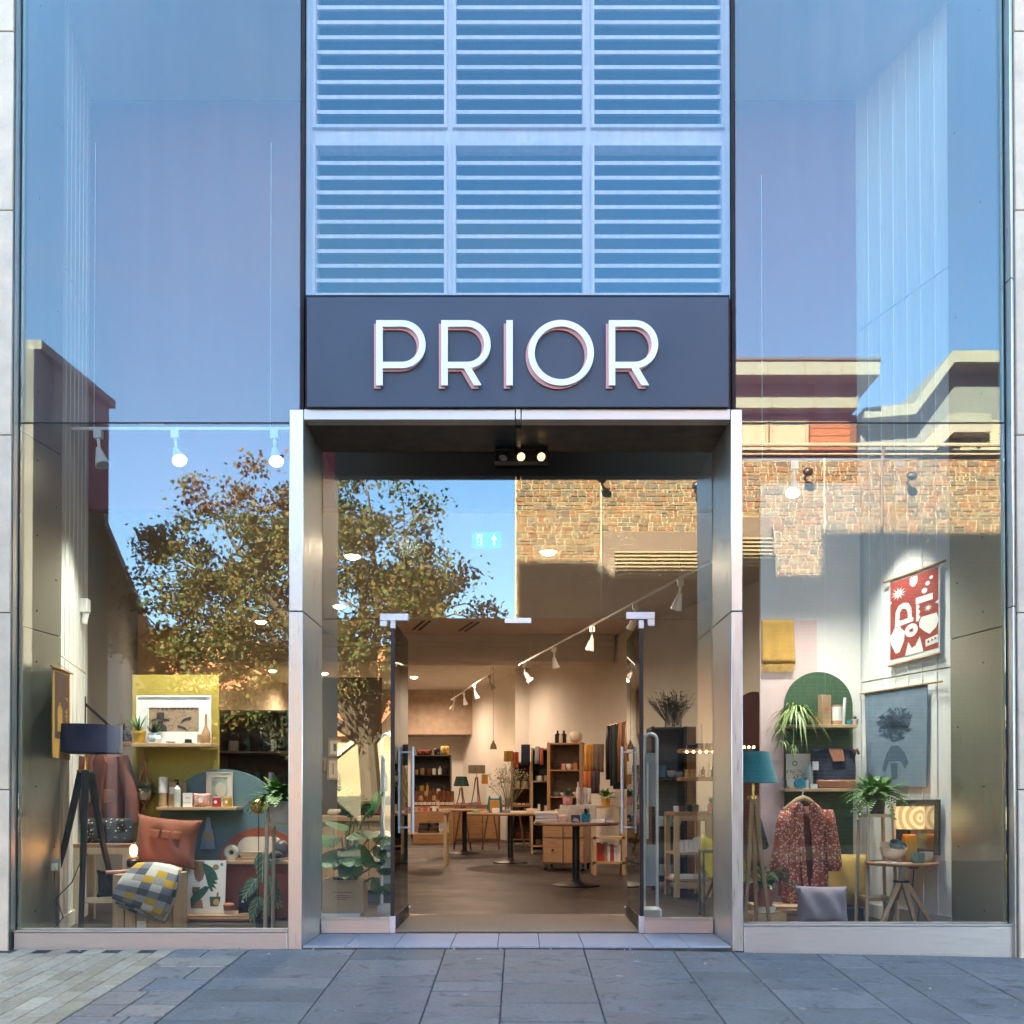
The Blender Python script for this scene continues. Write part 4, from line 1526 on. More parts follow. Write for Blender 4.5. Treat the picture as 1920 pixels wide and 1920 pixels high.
def dots_mat(name, base, dot, sc, size=.28, base2=None):
    t = NT(name)
    co = t.coord((1, .0, 1))
    vo = t.n('TexVoronoi', {'Vector': co, 'Scale': sc, 'Randomness': .75})
    nz = t.n('TexNoise', {'Vector': t.coord((1, 1, 1)), 'Scale': sc * 3, 'Detail': 2.0})
    d = t.math('ADD', vo.outputs['Distance'], t.math('MULTIPLY', t.math('SUBTRACT', nz.outputs[0], .5), .35))
    f = t.math('LESS_THAN', d, size)
    t.set(t.b.inputs['Base Color'], t.mix(f, base, dot))
    t.b.inputs['Roughness'].default_value = .9
    n2 = t.n('TexNoise', {'Vector': t.coord(), 'Scale': 180.0})
    bp = t.n('Bump', {'Height': n2.outputs[0], 'Strength': .3, 'Distance': .004})
    t.set(t.b.inputs['Normal'], bp.outputs[0])
    return t.mat


def star(cx, cz, r0, r1, n):
    return [(cx + (r1 if i % 2 == 0 else r0) * cos(pi * i / n + .1), cz + (r1 if i % 2 == 0 else r0) * sin(pi * i / n + .1)) for i in range(2 * n)]


def circ(cx, cz, r, n=20, rz=None):
    return [(cx + r * cos(2 * pi * i / n), cz + (rz or r) * sin(2 * pi * i / n)) for i in range(n)]


def arch_pts(w, h, n=18):
    r = w / 2
    return [(-r, 0), (r, 0)] + [(r * cos(pi * i / n), h - r + r * sin(pi * i / n)) for i in range(n + 1)]


ORD = ['leftmost', 'second from the left', 'third from the left', 'fourth from the left', 'fifth from the left', 'sixth from the left', 'seventh from the left', 'eighth from the left', 'ninth from the left', 'tenth from the left', 'eleventh from the left', 'twelfth from the left'] + ['number %s along' % w for w in 'thirteen fourteen fifteen sixteen seventeen eighteen nineteen twenty'.split()]
TIER = {1: ['only'], 2: ['lower', 'upper'], 3: ['lowest', 'middle', 'highest'], 4: ['lowest', 'second lowest', 'second highest', 'highest'], 5: ['lowest', 'second lowest', 'middle', 'second highest', 'highest']}
# ================================================================== LEFT WINDOW DISPLAY
YP = 1.5          # face of the painted panels
# painted panels
p, w, h = E(245, 409, 1265, 1745, YP)
one('painted_board', 'mustard painted board standing at the back of the left window', 'board', GB(w, .04, p.z + h - FZ), MUST, (p.x, YP + .03, FZ), bevel=.002)
p, w, h = E(296, 541, 1442, 1619, YP - .02)
zb = p.z
r = w / 2
g = G(); n = 28
hh = h
g.prism([(-r, 0), (r, 0), (r, hh - r * .98)] + [(r * cos(pi * i / n), hh - r * .98 + r * .98 * sin(pi * i / n)) for i in range(1, n + 1)], -.012, .012)
one('arch_board', 'grey teal round topped board in front of the mustard panel', 'board', g, TEALP, (p.x, YP - .012, zb))
p, w, h = E(405, 560, 1619, 1745, YP - .02)
one('painted_board', 'dark rust board low beside the botanical print', 'board', GB(w, .03, p.z + h - FZ), RUSTP, (p.x, YP - .01, FZ), bevel=.002)
p, w, h = E(409, 570, 1552, 1619, YP - .05)
g = G(); r = h * 1.0
n = 24
g.prism([(r * 1.18 * cos(pi * i / n), r * sin(pi * i / n)) for i in range(n + 1)], -.01, .01)
one('half_round_board', 'rust half round board above the low shelf', 'board', g, RUSTP, (p.x, YP - .045, p.z))
p, w, h = E(445, 532, 1570, 1613, YP - .08)
g = G(); rr_ = h / 2
g.prism([(w / 2 - rr_ + rr_ * cos(a), rr_ + rr_ * sin(a)) for a in [-pi / 2 + pi * i / 12 for i in range(13)]] + [(-w / 2 + rr_ + rr_ * cos(a), rr_ + rr_ * sin(a)) for a in [pi / 2 + pi * i / 12 for i in range(13)]], -.008, .008)
one('pill_board', 'cream pill shaped board leaning on the rust half round', 'board', g, BONE, (p.x, YP - .072, p.z + .004))

# upper shelf and what stands on it
s1, z1, yf = shelf_board('pine shelf on the mustard panel carrying a framed print', 246, 396, 1393.5, 1400, YP)
ys = YP - .07
pp, w, h = E(257, 397, 1302, 1393, ys)


def print_birds():
    t = NT('brown_bird_print')
    co = t.coord()
    vo = t.n('TexVoronoi', {'Vector': co, 'Scale': 16.0}, feature='DISTANCE_TO_EDGE')
    nz = t.n('TexNoise', {'Vector': co, 'Scale': 22.0, 'Detail': 5.0, 'Distortion': 1.5})
    f = t.math('MULTIPLY', t.math('LESS_THAN', vo.outputs[0], .016), t.math('GREATER_THAN', nz.outputs[0], .44))
    f2 = t.math('GREATER_THAN', nz.outputs[0], .66)
    t.set(t.b.inputs['Base Color'], t.mix(t.math('MAXIMUM', f, f2), (.36, .25, .16), (.09, .07, .055)))
    t.b.inputs['Roughness'].default_value = .5
    return t.mat


FR = frame_thing('framed_print', 'white framed brown print with a hatted figure and birds on the upper shelf', 'picture', w, h, .02, .014, PAPER, print_birds(), (pp.x, ys, z1), mount=.085)
# figure with a hat and two birds, printed flat on the picture
INK = M('dark_ink', (.045, .035, .03), .6)
g = G()
fx, fz, yy = -w * .18, h * .18, -.0125
for pts in ([(-.075, .115), (.075, .115), (.065, .13), (.032, .135), (.03, .185), (-.03, .185), (-.032, .135), (-.065, .13)], [(-.05, 0), (.055, 0), (.05, .07), (.022, .09), (.02, .114), (-.02, .114), (-.022, .09), (-.048, .065)]):
    g.poly([(fx + x, yy, fz + z) for x, z in pts])
for (bx, bz, s_) in ((.10, .13, 1), (.07, .06, -1)):
    g.poly([(bx + s_ * x, yy, fz + bz + z) for x, z in ([(-.05, -.03), (0, -.008), (.03, .0), (.045, .014), (.03, .022), (.01, .014), (-.02, .004)][::s_])])
for i in range(9):
    x = -.13 + i * .034
    g.poly([(x, yy, h * .70), (x + .006, yy, h * .70), (x + .006, yy, h * .78), (x, yy, h * .78)])
    if i % 2:
        g.poly([(x + .006, yy, h * .74), (x + .02, yy, h * .74), (x + .02, yy, h * .75), (x + .006, yy, h * .75)])
obj('ink_figures', g, INK, FR)
yi = ys - .07
k = lambda px: W(px, 1393, yi).x
potted('potted_plant', 'spiky green plant in a mustard pot at the left end of the upper shelf', (k(260), yi, z1), .055, .10, MUSTPOT, 'spiky', .24)
potted('potted_cactus', 'small aloe in a white faceted pot on the upper shelf', (k(289), yi, z1), .052, .085, M('pale_blue_glaze', (.62, .70, .72), .4), 'hexcactus', .10)
one('small_card', 'plain white card lying against the framed print', 'card', GB(.19, .006, .085), PAPER, (k(328), yi + .03, z1))
g = G(); g.sph((0, 0, .018), (.04, .03, .018), 14, 6)
one('ornament', 'flat pale pebble dish on the upper shelf', 'ornament', g, M('grey_ceramic', (.42, .42, .38), .5), (k(320), yi, z1))
g = G(); g.lathe([(.048, 0), (.05, .004), (.028, .008), (.026, .034), (1e-5, .036)], n=20)
one('ornament', 'tiny black hat shaped ornament on the upper shelf', 'ornament', g, BLACKM, (k(353), yi, z1))
one('kraft_box', 'short kraft card block beside the wooden bottle vase', 'box', GB(.035, .03, .075), KRAFT, (k(374), yi + .01, z1), bevel=.002)
g = G(); g.lathe([(.034, 0), (.037, .03), (.033, .085), (.014, .13), (.009, .15), (.0085, .235), (1e-5, .236)], n=18)
one('bottle_vase', 'turned brown wooden bottle vase at the right end of the upper shelf', 'vase', g, OAKZ, (k(386), yi, z1))

# macrame hanger
yh = YP - .06
p = W(270, 1475, yh)
T = thing('hanging_planter', 'macrame hanger with a striped pot of grey succulent below the upper shelf', 'plant', (p.x, yh, W(270, 1500, yh).z))
zt = W(270, 1405, yh).z - T.location.z
MAC = cloth('salmon_macrame', (.42, .18, .12))
g = G(); g.lathe([(.04, 0), (.064, .04), (.066, .095), (.058, .095), (.056, .04), (1e-5, .03)], n=18)
obj('pot', g, M('striped_pot', (.58, .47, .40), .7, 0, .2, 30), T)
g = G()
for i in range(60):
    a = random.uniform(0, 2 * pi); el = random.uniform(-.1, 1.3)
    g.leaf((cos(a) * .03, sin(a) * .03, .08), (cos(a) * cos(el), sin(a) * cos(el), sin(el)), .095, .045, .2, 3)
obj('succulent', g, LEAFS, T)
g = G()
for a in (.6, 2.5, 4.1, 5.6):
    g.tube([(0, 0, zt), (cos(a) * .012, sin(a) * .012, zt * .62), (cos(a) * .071, sin(a) * .071, .09), (cos(a) * .044, sin(a) * .035, -.004), (0, 0, -.03)], .006, 6)
g.sph((0, 0, zt * .72), (.02, .02, .025), 10, 6); g.sph((0, 0, zt), .009, 8, 5)
for i in range(6):
    g.tube([(0, 0, -.03), (random.uniform(-.012, .012), random.uniform(-.01, .01), -.10), (random.uniform(-.018, .018), random.uniform(-.012, .012), -.19)], .005, 5)
obj('cord', g, MAC, T)

# second shelf
s2, z2, yf = shelf_board('pine shelf across the grey teal arch', 293, 443, 1513, 1519, YP - .024)
yi = YP - .12
q = S(yi)
k = lambda px: W(px, 1513, yi).x
T = thing('card_tube', 'kraft card tube with a tall white label on the second shelf', 'packaging', (k(306), yi, z2))
g = G(); g.cyl((0, 0, 0), (0, 0, 55 * q), 8 * q, None, 18); obj('tube', g, KRAFT, T)
g = G(); g.cyl((0, 0, 26 * q), (0, 0, 56 * q), 8.5 * q, None, 18); obj('label', g, PAPER, T)
T = thing('kraft_box', 'kraft box with a white square label beside the pump bottle', 'packaging', (k(324), yi + .02, z2))
obj('box', GB(15 * q, .06, 46 * q), KRAFT, T, bevel=.002); g = G(); g.box(-5 * q, 6 * q, -.032, -.0305, 24 * q, 37 * q); obj('label', g, PAPER, T)
T = thing('kraft_box', 'plain kraft envelope box half hidden behind the pump bottle', 'packaging', (k(338), yi + .05, z2))
obj('box', GB(16 * q, .03, 45 * q), KRAFT, T, bevel=.002)
T = thing('pump_bottle', 'pale pump bottle with a black top on the second shelf', 'bottle', (k(335), yi - .03, z2))
obj('bottle', bottle_g(6.5 * q, 42 * q, .4, .8), M('pale_green_glaze', (.58, .64, .58), .3), T)
g = G(); g.cyl((0, 0, 42 * q), (0, 0, 48 * q), .006, None, 8); g.box(-.022, .006, -.006, .006, 48 * q, 51 * q); g.cyl((0, 0, 41 * q), (0, 0, 44 * q), .014, None, 10); obj('pump', g, BLACKM, T)
T = thing('gift_card', 'white folded card with faint printing on the second shelf', 'card', (k(354), yi - .02, z2))
obj('card', GB(18 * q, .02, 26 * q), PAPER, T); g = G()
for z in (15, 17):
    g.box(-4 * q, 4 * q, -.0108, -.0102, z * q, (z + .9) * q)
g.box(-8 * q, 8 * q, -.0108, -.0102, 8 * q, 8.6 * q); obj('printing', g, GREYM, T)
T = thing('patterned_pouch', 'pink and white patterned pouch leaning on the second shelf', 'pouch', (k(381), yi - .03, z2))
g = G(); g.cushion(34 * q, 26 * q, .05, 8, .1); obj('pouch', g, dots_mat('pink_floral', (.62, .30, .25), (.75, .68, .62), 60, .3), T)
g = G(); g.prism(circ(0, 13 * q, 5.5 * q, 16), -.028, -.02); obj('label', g, PAPER, T)
PW, PH = 50 * q, 66 * q
FR = frame_thing('framed_print', 'small pale framed portrait print standing behind the jars', 'picture', PW, PH, .014, .008, CREAMW, M('sage_print', (.36, .40, .32), .6, 0, .35, 14), (k(406), YP - .035, z2), mount=.035, mmat=CREAM)
g = G(); g.poly([(x, -.0078, z) for x, z in circ(.008, PH * .5, .045, 16, .06)]); obj('ink_figures', g, M('pale_ink', (.62, .56, .42), .6), FR)
for (px, c, lab) in ((408, (.45, .03, .05), 'small glass jar of red jam on the second shelf'), (428, (.55, .30, .03), 'small glass jar of yellow honey on the second shelf')):
    T = thing('glass_jar', lab, 'jar', (k(px), yi - .02, z2))
    obj('jar', jar_g(8 * q, 17 * q), M('jar_content', c, .15), T)
    g = G(); g.cyl((0, 0, 16 * q), (0, 0, 19.5 * q), 7 * q, None, 16); obj('lid', g, CREAM, T)
    g = G(); g.prism(circ(0, 9 * q, 3 * q, 12), -8.6 * q, -7.4 * q); obj('label', g, PAPER, T)
# apron bag hanging under the shelf
p, w, h = E(375, 404, 1530, 1592, YP - .06)
T = thing('brush_set', 'grey blue cloth brush with a striped handle hanging on the grey teal arch', 'brush', (p.x, YP - .05, p.z))
g = G(); g.prism([(-w * .5, 0), (w * .5, 0), (w * .32, h * .58), (-w * .22, h * .58)], -.012, .012); obj('bristles', g, M('grey_blue_bristle', (.30, .32, .38), .9, 0, .2, 20, .4, 60, (40, 1, 1)), T)
g = G(); g.prism([(-w * .40, h * .26), (w * .45, h * .26), (w * .33, h * .5), (-w * .28, h * .5)], -.015, .015); obj('band', g, M('straw_band', (.40, .32, .18), .9), T)
g = G(); g.prism([(-w * .18, h * .58), (w * .24, h * .58), (w * .1, h * .97), (-w * .06, h * .97)], -.013, .013); obj('handle', g, M('striped_handle', (.30, .34, .46), .8, 0, .4, 4, 0, 1, (1, 1, 40)), T)

# low shelf right
s3, z3, yf = shelf_board('pine shelf in front of the rust half round', 416, 560, 1614, 1620, YP - .03)
yi = YP - .15
k = lambda px: W(px, 1614, yi).x
q = S(yi)
T = thing('ring_vase', 'beige ring shaped vase on the low shelf', 'vase', (k(434), yi, z3))
g = G()
g.tube([(0 + .040 * cos(a), 0, .062 + .040 * sin(a)) for a in [2 * pi * i / 20 for i in range(21)]], .022, 10); obj('ring', g, CREAM, T)
g = G(); g.lathe([(.045, 0), (.05, .012), (1e-5, .013)], n=18); obj('dish', g, M('olive_glaze', (.42, .38, .22), .5), T)
one('wood_block', 'pale wooden block lying on the low shelf', 'block', GB(38 * q, .06, 17 * q), PINE, (k(473), yi, z3), bevel=.004)
one('wood_block', 'long thin pine stick lying in front of the pale block', 'block', GB(60 * q, .02, 5 * q), OAK, (k(475), yi - .05, z3), bevel=.002)
g = G(); g.sph((0, 0, 19 * q), (15 * q, .06, 19 * q), 16, 10)
T = thing('dark_vase', 'dark rounded vase half behind the plant stand', 'vase', (k(527), yi + .02, z3)); obj('vase', g, M('dark_glaze', (.05, .035, .03), .4), T)
g = G(); g.sph((0, 0, 9 * q), (13 * q, .05, 10 * q), 14, 8)
one('dark_bowl', 'low black bowl in front of the dark rounded vase', 'bowl', g, BLACKM, (k(522), yi - .09, z3))

# rust cushion on a stool and small glowing lamp
yc = 1.05
p, w, h = E(244, 366, 1530, 1626, yc)
T = thing('rust_cushion', 'large rust coloured cushion with square stitched patches', 'cushion', (p.x, yc, p.z), .0)
T.rotation_euler = (radians(-8), radians(6), radians(4))
g = G(); g.cushion(w, h, .16, 18, .10); o = obj('cover', g, RUST, T)
def on_cushion(u, v, w, h, t, lift):
    q = (1 - u ** 4) * (1 - v ** 4)
    return V((u * w / 2 * (1 - .10 * (1 - abs(v) ** 3) * abs(u)), -(t / 2 * q ** .55) + .012 * sin(7 * u + 3 * v) * q * t / .12 * -1 * 0 - lift, h / 2 + v * h / 2 * (1 - .10 * (1 - abs(u) ** 3) * abs(v))))


PATCHM = cloth('rust_patch', (.27, .09, .05))
for u0 in (-.42, -.08, .26):
    g = G(); n_ = 5
    for i in range(n_ + 1):
        for j in range(n_ + 1):
            g.v.append(on_cushion(u0 + .26 * i / n_, .08 + .34 * j / n_, w, h, .16, .017))
    for i in range(n_):
        for j in range(n_):
            q_ = i * (n_ + 1) + j
            g.f.append([q_, q_ + n_ + 1, q_ + n_ + 2, q_ + 1]); g.m.append(0)
    o = obj('patch', g, PATCHM, T, smooth=60); s_ = o.modifiers.new('thickness', 'SOLIDIFY'); s_.thickness = .016; s_.offset = -1
p, w, h = E(228, 330, 1628, 1740, 1.05)
T = thing('cushion_crate', 'dark stool box carrying the rust cushion', 'stool', (p.x + .03, 1.12, FZ))
obj('box', GB(w - .02, .34, p.z + h - FZ - .005), CHAR, T, bevel=.004)
yl = .82
p, w, h = E(236, 265, 1584, 1622, yl)
T = thing('bulb_lamp', 'small black table lamp with a bare glowing amber bulb', 'lamp', (p.x, yl, W(250, 1626, yl).z))
g = G(); g.lathe([(.045, 0), (.05, .02), (.05, .05), (.035, .062), (1e-5, .063)], n=20); obj('base', g, BLACKM, T)
g = G(); g.cyl((0, 0, .063), (0, 0, .078), .034, None, 18); obj('wooden_collar', g, PINE, T)
g = G(); g.lathe([(.014, .078), (.026, .10), (.028, .14), (.016, .165), (1e-5, .17)], n=16); obj('bulb', g, BULBO, T)
point((p.x, yl - .06, T.location.z + .13), .018, (1, .35, .10), .03)

# throw over a slatted crate
yk = .62
p, w, h = E(212, 322, 1640, 1745, yk)
T = thing('timber_crate', 'pine slatted crate under the checked throw', 'crate', (p.x, yk + .16, FZ))
ht = p.z + h - FZ
nn = 5
for i in range(nn):
    for (yy_, nm) in ((-.16, 'slat'), (.16, 'slat')):
        g = G(); x0 = -w / 2 + w * i / nn
        g.box(x0 + .004, x0 + w / nn - .004, yy_ - .009, yy_ + .009, 0, ht); obj(nm, g, PINEZ, T, bevel=.002)
for sx in (-1, 1):
    g = G(); g.box(sx * w / 2 - .01, sx * w / 2 + .01, -.15, .15, 0, ht - .002); obj('end_panel', g, PINEZ, T, bevel=.002)
g = G(); g.box(-w / 2 + .011, w / 2 - .011, -.15, .15, ht - .02, ht - .003); obj('lid', g, PINE, T)
g = G(); g.box(-.035, .03, -.1715, -.17, .03, .085); obj('tag', g, PAPER, T)


def plaid():
    t = NT('checked_throw_weave')
    tc = t.n('TexCoord')
    uv = t.n('SeparateXYZ', {0: tc.outputs['UV']})
    u, v = uv.outputs[0], uv.outputs[1]
    U, Vv = t.math('MULTIPLY', u, 5.0), t.math('MULTIPLY', v, 7.0)
    cu, cv = t.math('FLOOR', U), t.math('FLOOR', Vv)
    rowodd = t.math('MODULO', cv, 3.0)
    colodd = t.math('MODULO', t.math('ADD', cu, t.math('MULTIPLY', cv, 1.0)), 2.0)
    stripe = t.math('GREATER_THAN', t.math('FRACT', t.math('ADD', t.math('MULTIPLY', u, 60.0), t.math('MULTIPLY', v, 30.0))), .5)
    wn = t.n('TexWhiteNoise', {'Vector': t.n('CombineXYZ', {0: cu, 1: cv}).outputs[0]}, noise_dimensions='3D')
    solid = t.ramp(wn.outputs['Value'], [(0, (.62, .62, .58)), (.38, (.56, .36, .035)), (.62, (.09, .10, .115)), (.8, (.25, .26, .30))], 'CONSTANT')
    alt = t.ramp(t.math('MODULO', t.math('ADD', cv, cu), 3.0), [(0, (.60, .60, .57)), (.34, (.55, .36, .04)), (.67, (.20, .21, .24))], 'CONSTANT')
    str_ = t.mix(stripe, (.62, .62, .58), (.09, .10, .115))
    c1 = t.mix(colodd, solid, t.mix(t.math('GREATER_THAN', rowodd, 1.5), alt, str_))
    t.set(t.b.inputs['Base Color'], c1)
    t.b.inputs['Roughness'].default_value = .95
    n2 = t.n('TexNoise', {'Vector': t.coord(), 'Scale': 200.0})
    bp = t.n('Bump', {'Height': n2.outputs[0], 'Strength': .4, 'Distance': .004})
    t.set(t.b.inputs['Normal'], bp.outputs[0])
    return t.mat


PL = plaid()
y_t = .52
pts_px = [(262, 1622), (318, 1622), (345, 1658), (336, 1700), (309, 1732), (222, 1700), (219, 1688), (243, 1638)]
c0_, w_, h_ = E(219, 346, 1622, 1733, y_t)
T = thing('checked_throw', 'folded grey yellow and white checked throw hanging over the crate', 'blanket', (c0_.x, y_t, c0_.z))


def lay(nl, off, th, y0, ins):
    A, B, C_, D = [W(*p_, y_t) for p_ in ((256, 1622), (334, 1632), (309, 1730 - off), (220, 1697 - off))]
    g = G(); N_ = 16
    for i in range(N_ + 1):
        for j in range(N_ + 1):
            a, b = i / N_, j / N_
            top = A.lerp(B, a); bot = D.lerp(C_, a)
            p_ = top.lerp(bot, b) - T.location
            bul = sin(pi * min(1, max(0, a))) * .5 + .5
            p_.x += .055 * sin(pi * b) * (a - .35)
            p_.y = y0 + .10 * (1 - b) ** 3 - .02 * sin(pi * b) * bul - .006 * sin(9 * a + 2 * b) * b
            p_.z += .02 * sin(pi * a) * (1 - b)
            g.v.append(p_)
    for i in range(N_):
        for j in range(N_):
            q_ = i * (N_ + 1) + j
            g.f.append([q_, q_ + 1, q_ + N_ + 2, q_ + N_ + 1]); g.m.append(0)
    o = obj('fold', g, PL, T, smooth=60)
    uvl = o.data.uv_layers.new(name='UVMap')
    for poly in o.data.polygons:
        for li in poly.loop_indices:
            vi = o.data.loops[li].vertex_index
            uvl.data[li].uv = ((vi // (N_ + 1)) / N_ + .17 * nl, (vi % (N_ + 1)) / N_ + .31 * nl)
    so = o.modifiers.new('thickness', 'SOLIDIFY'); so.thickness = th; so.offset = 1


lay(0, 16, .02, -.075, 0); lay(1, 8, .018, -.045, 0); lay(2, 0, .018, -.015, 0)
# rolled paper at the crate's left end
p = W(220, 1636, .6)
g = G(); g.cyl((-.09, 0, .012), (.10, .03, .02), .014, None, 10)
one('rolled_paper', 'rolled pink paper lying on the crate left of the throw', 'paper', g, M('pink_paper', (.62, .36, .28), .7), (p.x, .62, W(220, 1640, .62).z + .004))

# botanical print, low bench and what stands there
yb_ = 1.0
p, w, h = E(325, 482, 1716, 1745, yb_)
T = thing('slatted_bench', 'low honey coloured slatted bench behind the left glass', 'bench', (p.x, yb_ + .15, FZ))
ht = p.z + h - FZ
for i in range(5):
    g = G(); y0 = -.16 + .064 * i
    g.box(-w / 2, w / 2, y0 + .004, y0 + .06, ht - .022, ht); obj('slat', g, OAK, T, bevel=.003)
for i in range(2):
    g = G(); g.box(-w / 2, w / 2, -.165, -.15, ht * (.05 + .42 * i), ht * (.42 + .42 * i) - .006); obj('front_board', g, OAK, T, bevel=.003)
for sx in (-1, 1):
    g = G(); g.box(sx * (w / 2 - .02) - .015, sx * (w / 2 - .02) + .015, -.149, .15, 0, ht - .023); obj('end_panel', g, OAK, T)
BT = FZ + ht
p, w, h = E(352, 423, 1617, 1716, yb_ + .14)
T = thing('botanical_print', 'white print of green banana leaves and brown shapes leaning on the bench', 'picture', (p.x, yb_ + .12, BT))
T.rotation_euler = (radians(-6), 0, 0)
obj('sheet', GB(w, .014, h), PAPER, T)
DKG = M('print_green', (.015, .085, .05), .6); OLV = M('print_olive', (.24, .19, .07), .6); BRW = M('print_brown', (.26, .15, .075), .6)
SX, SZ = w / 71, h / 99
f = lambda pts: [((x - 35.5) * SX, (99 - y) * SZ) for x, y in pts]


def flat(name, polys, mat, par, y, M_=None):
    g = G()
    for pl in polys:
        pl = f(pl) if M_ is None else M_(pl)
        ar = sum(pl[i][0] * pl[(i + 1) % len(pl)][1] - pl[(i + 1) % len(pl)][0] * pl[i][1] for i in range(len(pl)))
        g.poly([(x, y, z) for x, z in (pl if ar > 0 else pl[::-1])])
    return obj(name, g, mat, par, smooth=0)


flat('brown_shape', [[(10, 2), (30, 2), (31, 25), (28, 36), (21, 41), (14, 36), (11, 24)], [(9, 50), (24, 50), (20, 62), (9, 62)], [(8, 90), (31, 90), (28, 74), (22, 72)], [(55, 62), (59, 58), (59, 72), (55, 72)]], BRW, T, -.0075)
flat('olive_shape', [circ(52, 13, 6, 16, 5.5)], OLV, T, -.0077)
flat('green_leaf', [[(25, 4), (34, 7), (46, 14), (53, 24), (57, 36), (50, 38), (57, 44), (48, 44), (55, 54), (46, 50), (49, 58), (44, 58), (38, 46), (33, 30)],
                    [(8, 90), (6, 72), (12, 62), (22, 55), (33, 48), (42, 50), (36, 60), (28, 70), (18, 78)], [(42, 68), (63, 68), (62, 78), (58, 86), (44, 86)]], DKG, T, -.0079)
flat('yellow_flower', [circ(55, 78, 6, 12)], M('print_yellow', (.5, .33, .10), .6), T, -.0082)
flat('teal_dot', [circ(63, 8, 3, 10)], TURQ, T, -.0079)
yi = yb_ + .05
k = lambda px: W(px, 1716, yi).x
g = G(); q = S(yi)
T = thing('lidded_pot', 'small terracotta pot with a pale base beside the botanical print', 'pot', (k(429), yi, BT))
g.lathe([(9 * q, 8 * q), (10 * q, 18 * q), (8 * q, 21 * q), (1e-5, 22 * q)], n=18); obj('pot', g, TERRA, T)
g = G(); g.cyl((0, 0, 0), (0, 0, 8 * q), 9 * q, None, 18); obj('base', g, CREAM, T)
p, w, h = E(446, 483, 1666, 1716, yi)
g = G(); g.cushion(w, h, .07, 10, .08)
o = one('black_pouch', 'black pouch with a bold white pattern standing on the bench', 'pouch', g, dots_mat('black_white_print', (.012, .012, .014), (.6, .6, .58), 22, .24), (p.x, yi, BT + .004))

# alocasia
yi = .92
p = W(497, 1735, yi)
T = thing('alocasia_plant', 'dark alocasia plant with pale veined leaves behind the plant stand', 'plant', (p.x, yi, FZ))
g = G(); g.lathe([(.07, 0), (.085, .14), (.078, .14), (1e-5, .13)], n=18); obj('pot', g, BLACKM, T)
VEIN = M('pale_vein', (.34, .42, .26), .5)
gl, gv, gs = G(), G(), G()
for (px, py, L_, wd, dx, dz) in ((494, 1606, .24, .13, .03, -1), (480, 1655, .19, .10, -.35, -.6), (505, 1650, .19, .11, .2, -.9), (512, 1672, .18, .10, .3, -.8), (487, 1690, .20, .10, -.3, -.9), (500, 1690, .16, .09, .1, -1)):
    b = W(px, py, yi - .08) - T.location
    d = V((dx, -.25, dz)).normalized()
    gs.tube([(0, 0, .12), ((b.x) * .4, -.02, b.z * .6), b], .005, 5, False)
    i0 = len(gl.v)
    gl.leaf(b + V((0, 0, .03)), d, L_, wd, .1, 6, V((0, -1, .15)), .15)
    for t_ in (.0, .25, .45, .65):
        c = b + V((0, 0, .03)) + d * (L_ * t_) + V((0, -.006, 0))
        sd_ = d.cross(V((0, -1, 0))).normalized()
        for sg in (-1, 1):
            gv.tube([c, c + d * .05 + sd_ * sg * wd * .36 + V((0, -.012, 0))], .0016, 4, False)
    gv.tube([b + V((0, -.006, .03)), b + d * L_ * .9 + V((0, -.008, .02))], .0026, 4, False)
obj('leaf', gl, LEAFD, T, smooth=60); obj('leaf_veins', gv, VEIN, T); obj('stems', gs, LEAFG, T)

# light wood plant stand with fern in a white pot, brass globe beside it
yi = .55
xa, xb = W(497, 1735, yi).x, W(547, 1735, yi).x
zt = W(505, 1506, yi).z
T = thing('plant_stand', 'pale wooden plant stand at the right end of the left window', 'plant stand', ((xa + xb) / 2, yi + .11, FZ))
wd = (xb - xa) / 2
for sx in (-1, 1):
    for sy in (-1, 1):
        g = G(); g.cyl((sx * wd, sy * .11, 0), (sx * (wd - .012), sy * .10, zt - FZ), .0135, None, 10); obj('leg', g, CREAMW, T)
z_r = W(505, 1544, yi).z - FZ
g = G()
for s_ in (-1, 1):
    g.box(-wd, wd, s_ * .10 - .008, s_ * .10 + .008, z_r - .02, z_r)
g.box(-wd, wd, -.09, .09, z_r - .001, z_r + .004)
obj('rail', g, CREAMW, T)
potted('potted_fern', 'bushy green fern in a white pot on the pale plant stand', (T.location.x, yi + .11, FZ + z_r + .005), 26 * S(yi), 40 * S(yi), M('white_glaze', (.74, .74, .72), .35), 'fernup', .34, taper=.85)
yi = .75
p = W(485, 1512, yi)
g = G(); g.sph((0, 0, 0), (15 * S(yi),) * 3, 20, 12)
T = thing('brass_globe', 'crumpled brass globe ornament behind the fern', 'ornament', (p.x, yi, p.z))
obj('globe', g, M('hammered_brass', (.80, .55, .22), .25, 1.0, .1, 20, .9, 40), T)
g = G(); g.cyl((0, 0, FZ - p.z), (0, 0, -.05), .003, None, 8); obj('stem', g, BLACKM, T)

# navy drum floor lamp
yl = .72
p, w, h = E(98, 225, 1360, 1413, yl)
zt = W(160, 1361, yl).z - FZ
hs_ = 51 * S(yl)
LT = tripod_lamp('tall black tripod floor lamp with a wide navy drum shade', (p.x, yl, FZ), zt, (w / 2, w / 2, hs_), NAVYSH, BLACKM, True, .024, .13, .30, False, (-2.75, -1.25, .95))
point((p.x, yl, FZ + zt - hs_ * .5), .12, (1, .55, .25), .03)

# jacket, rack, floral cushion and timber stand behind the lamp
yj = 1.38
p, w, h = E(125, 250, 1405, 1545, yj)
T = thing('rust_jacket', 'rust brown jacket on a hanger behind the navy lamp', 'jacket', (p.x + .02, yj, p.z))
JK = M('rust_suede', (.14, .042, .024), .85, 0, .2, 7, .3, 90)


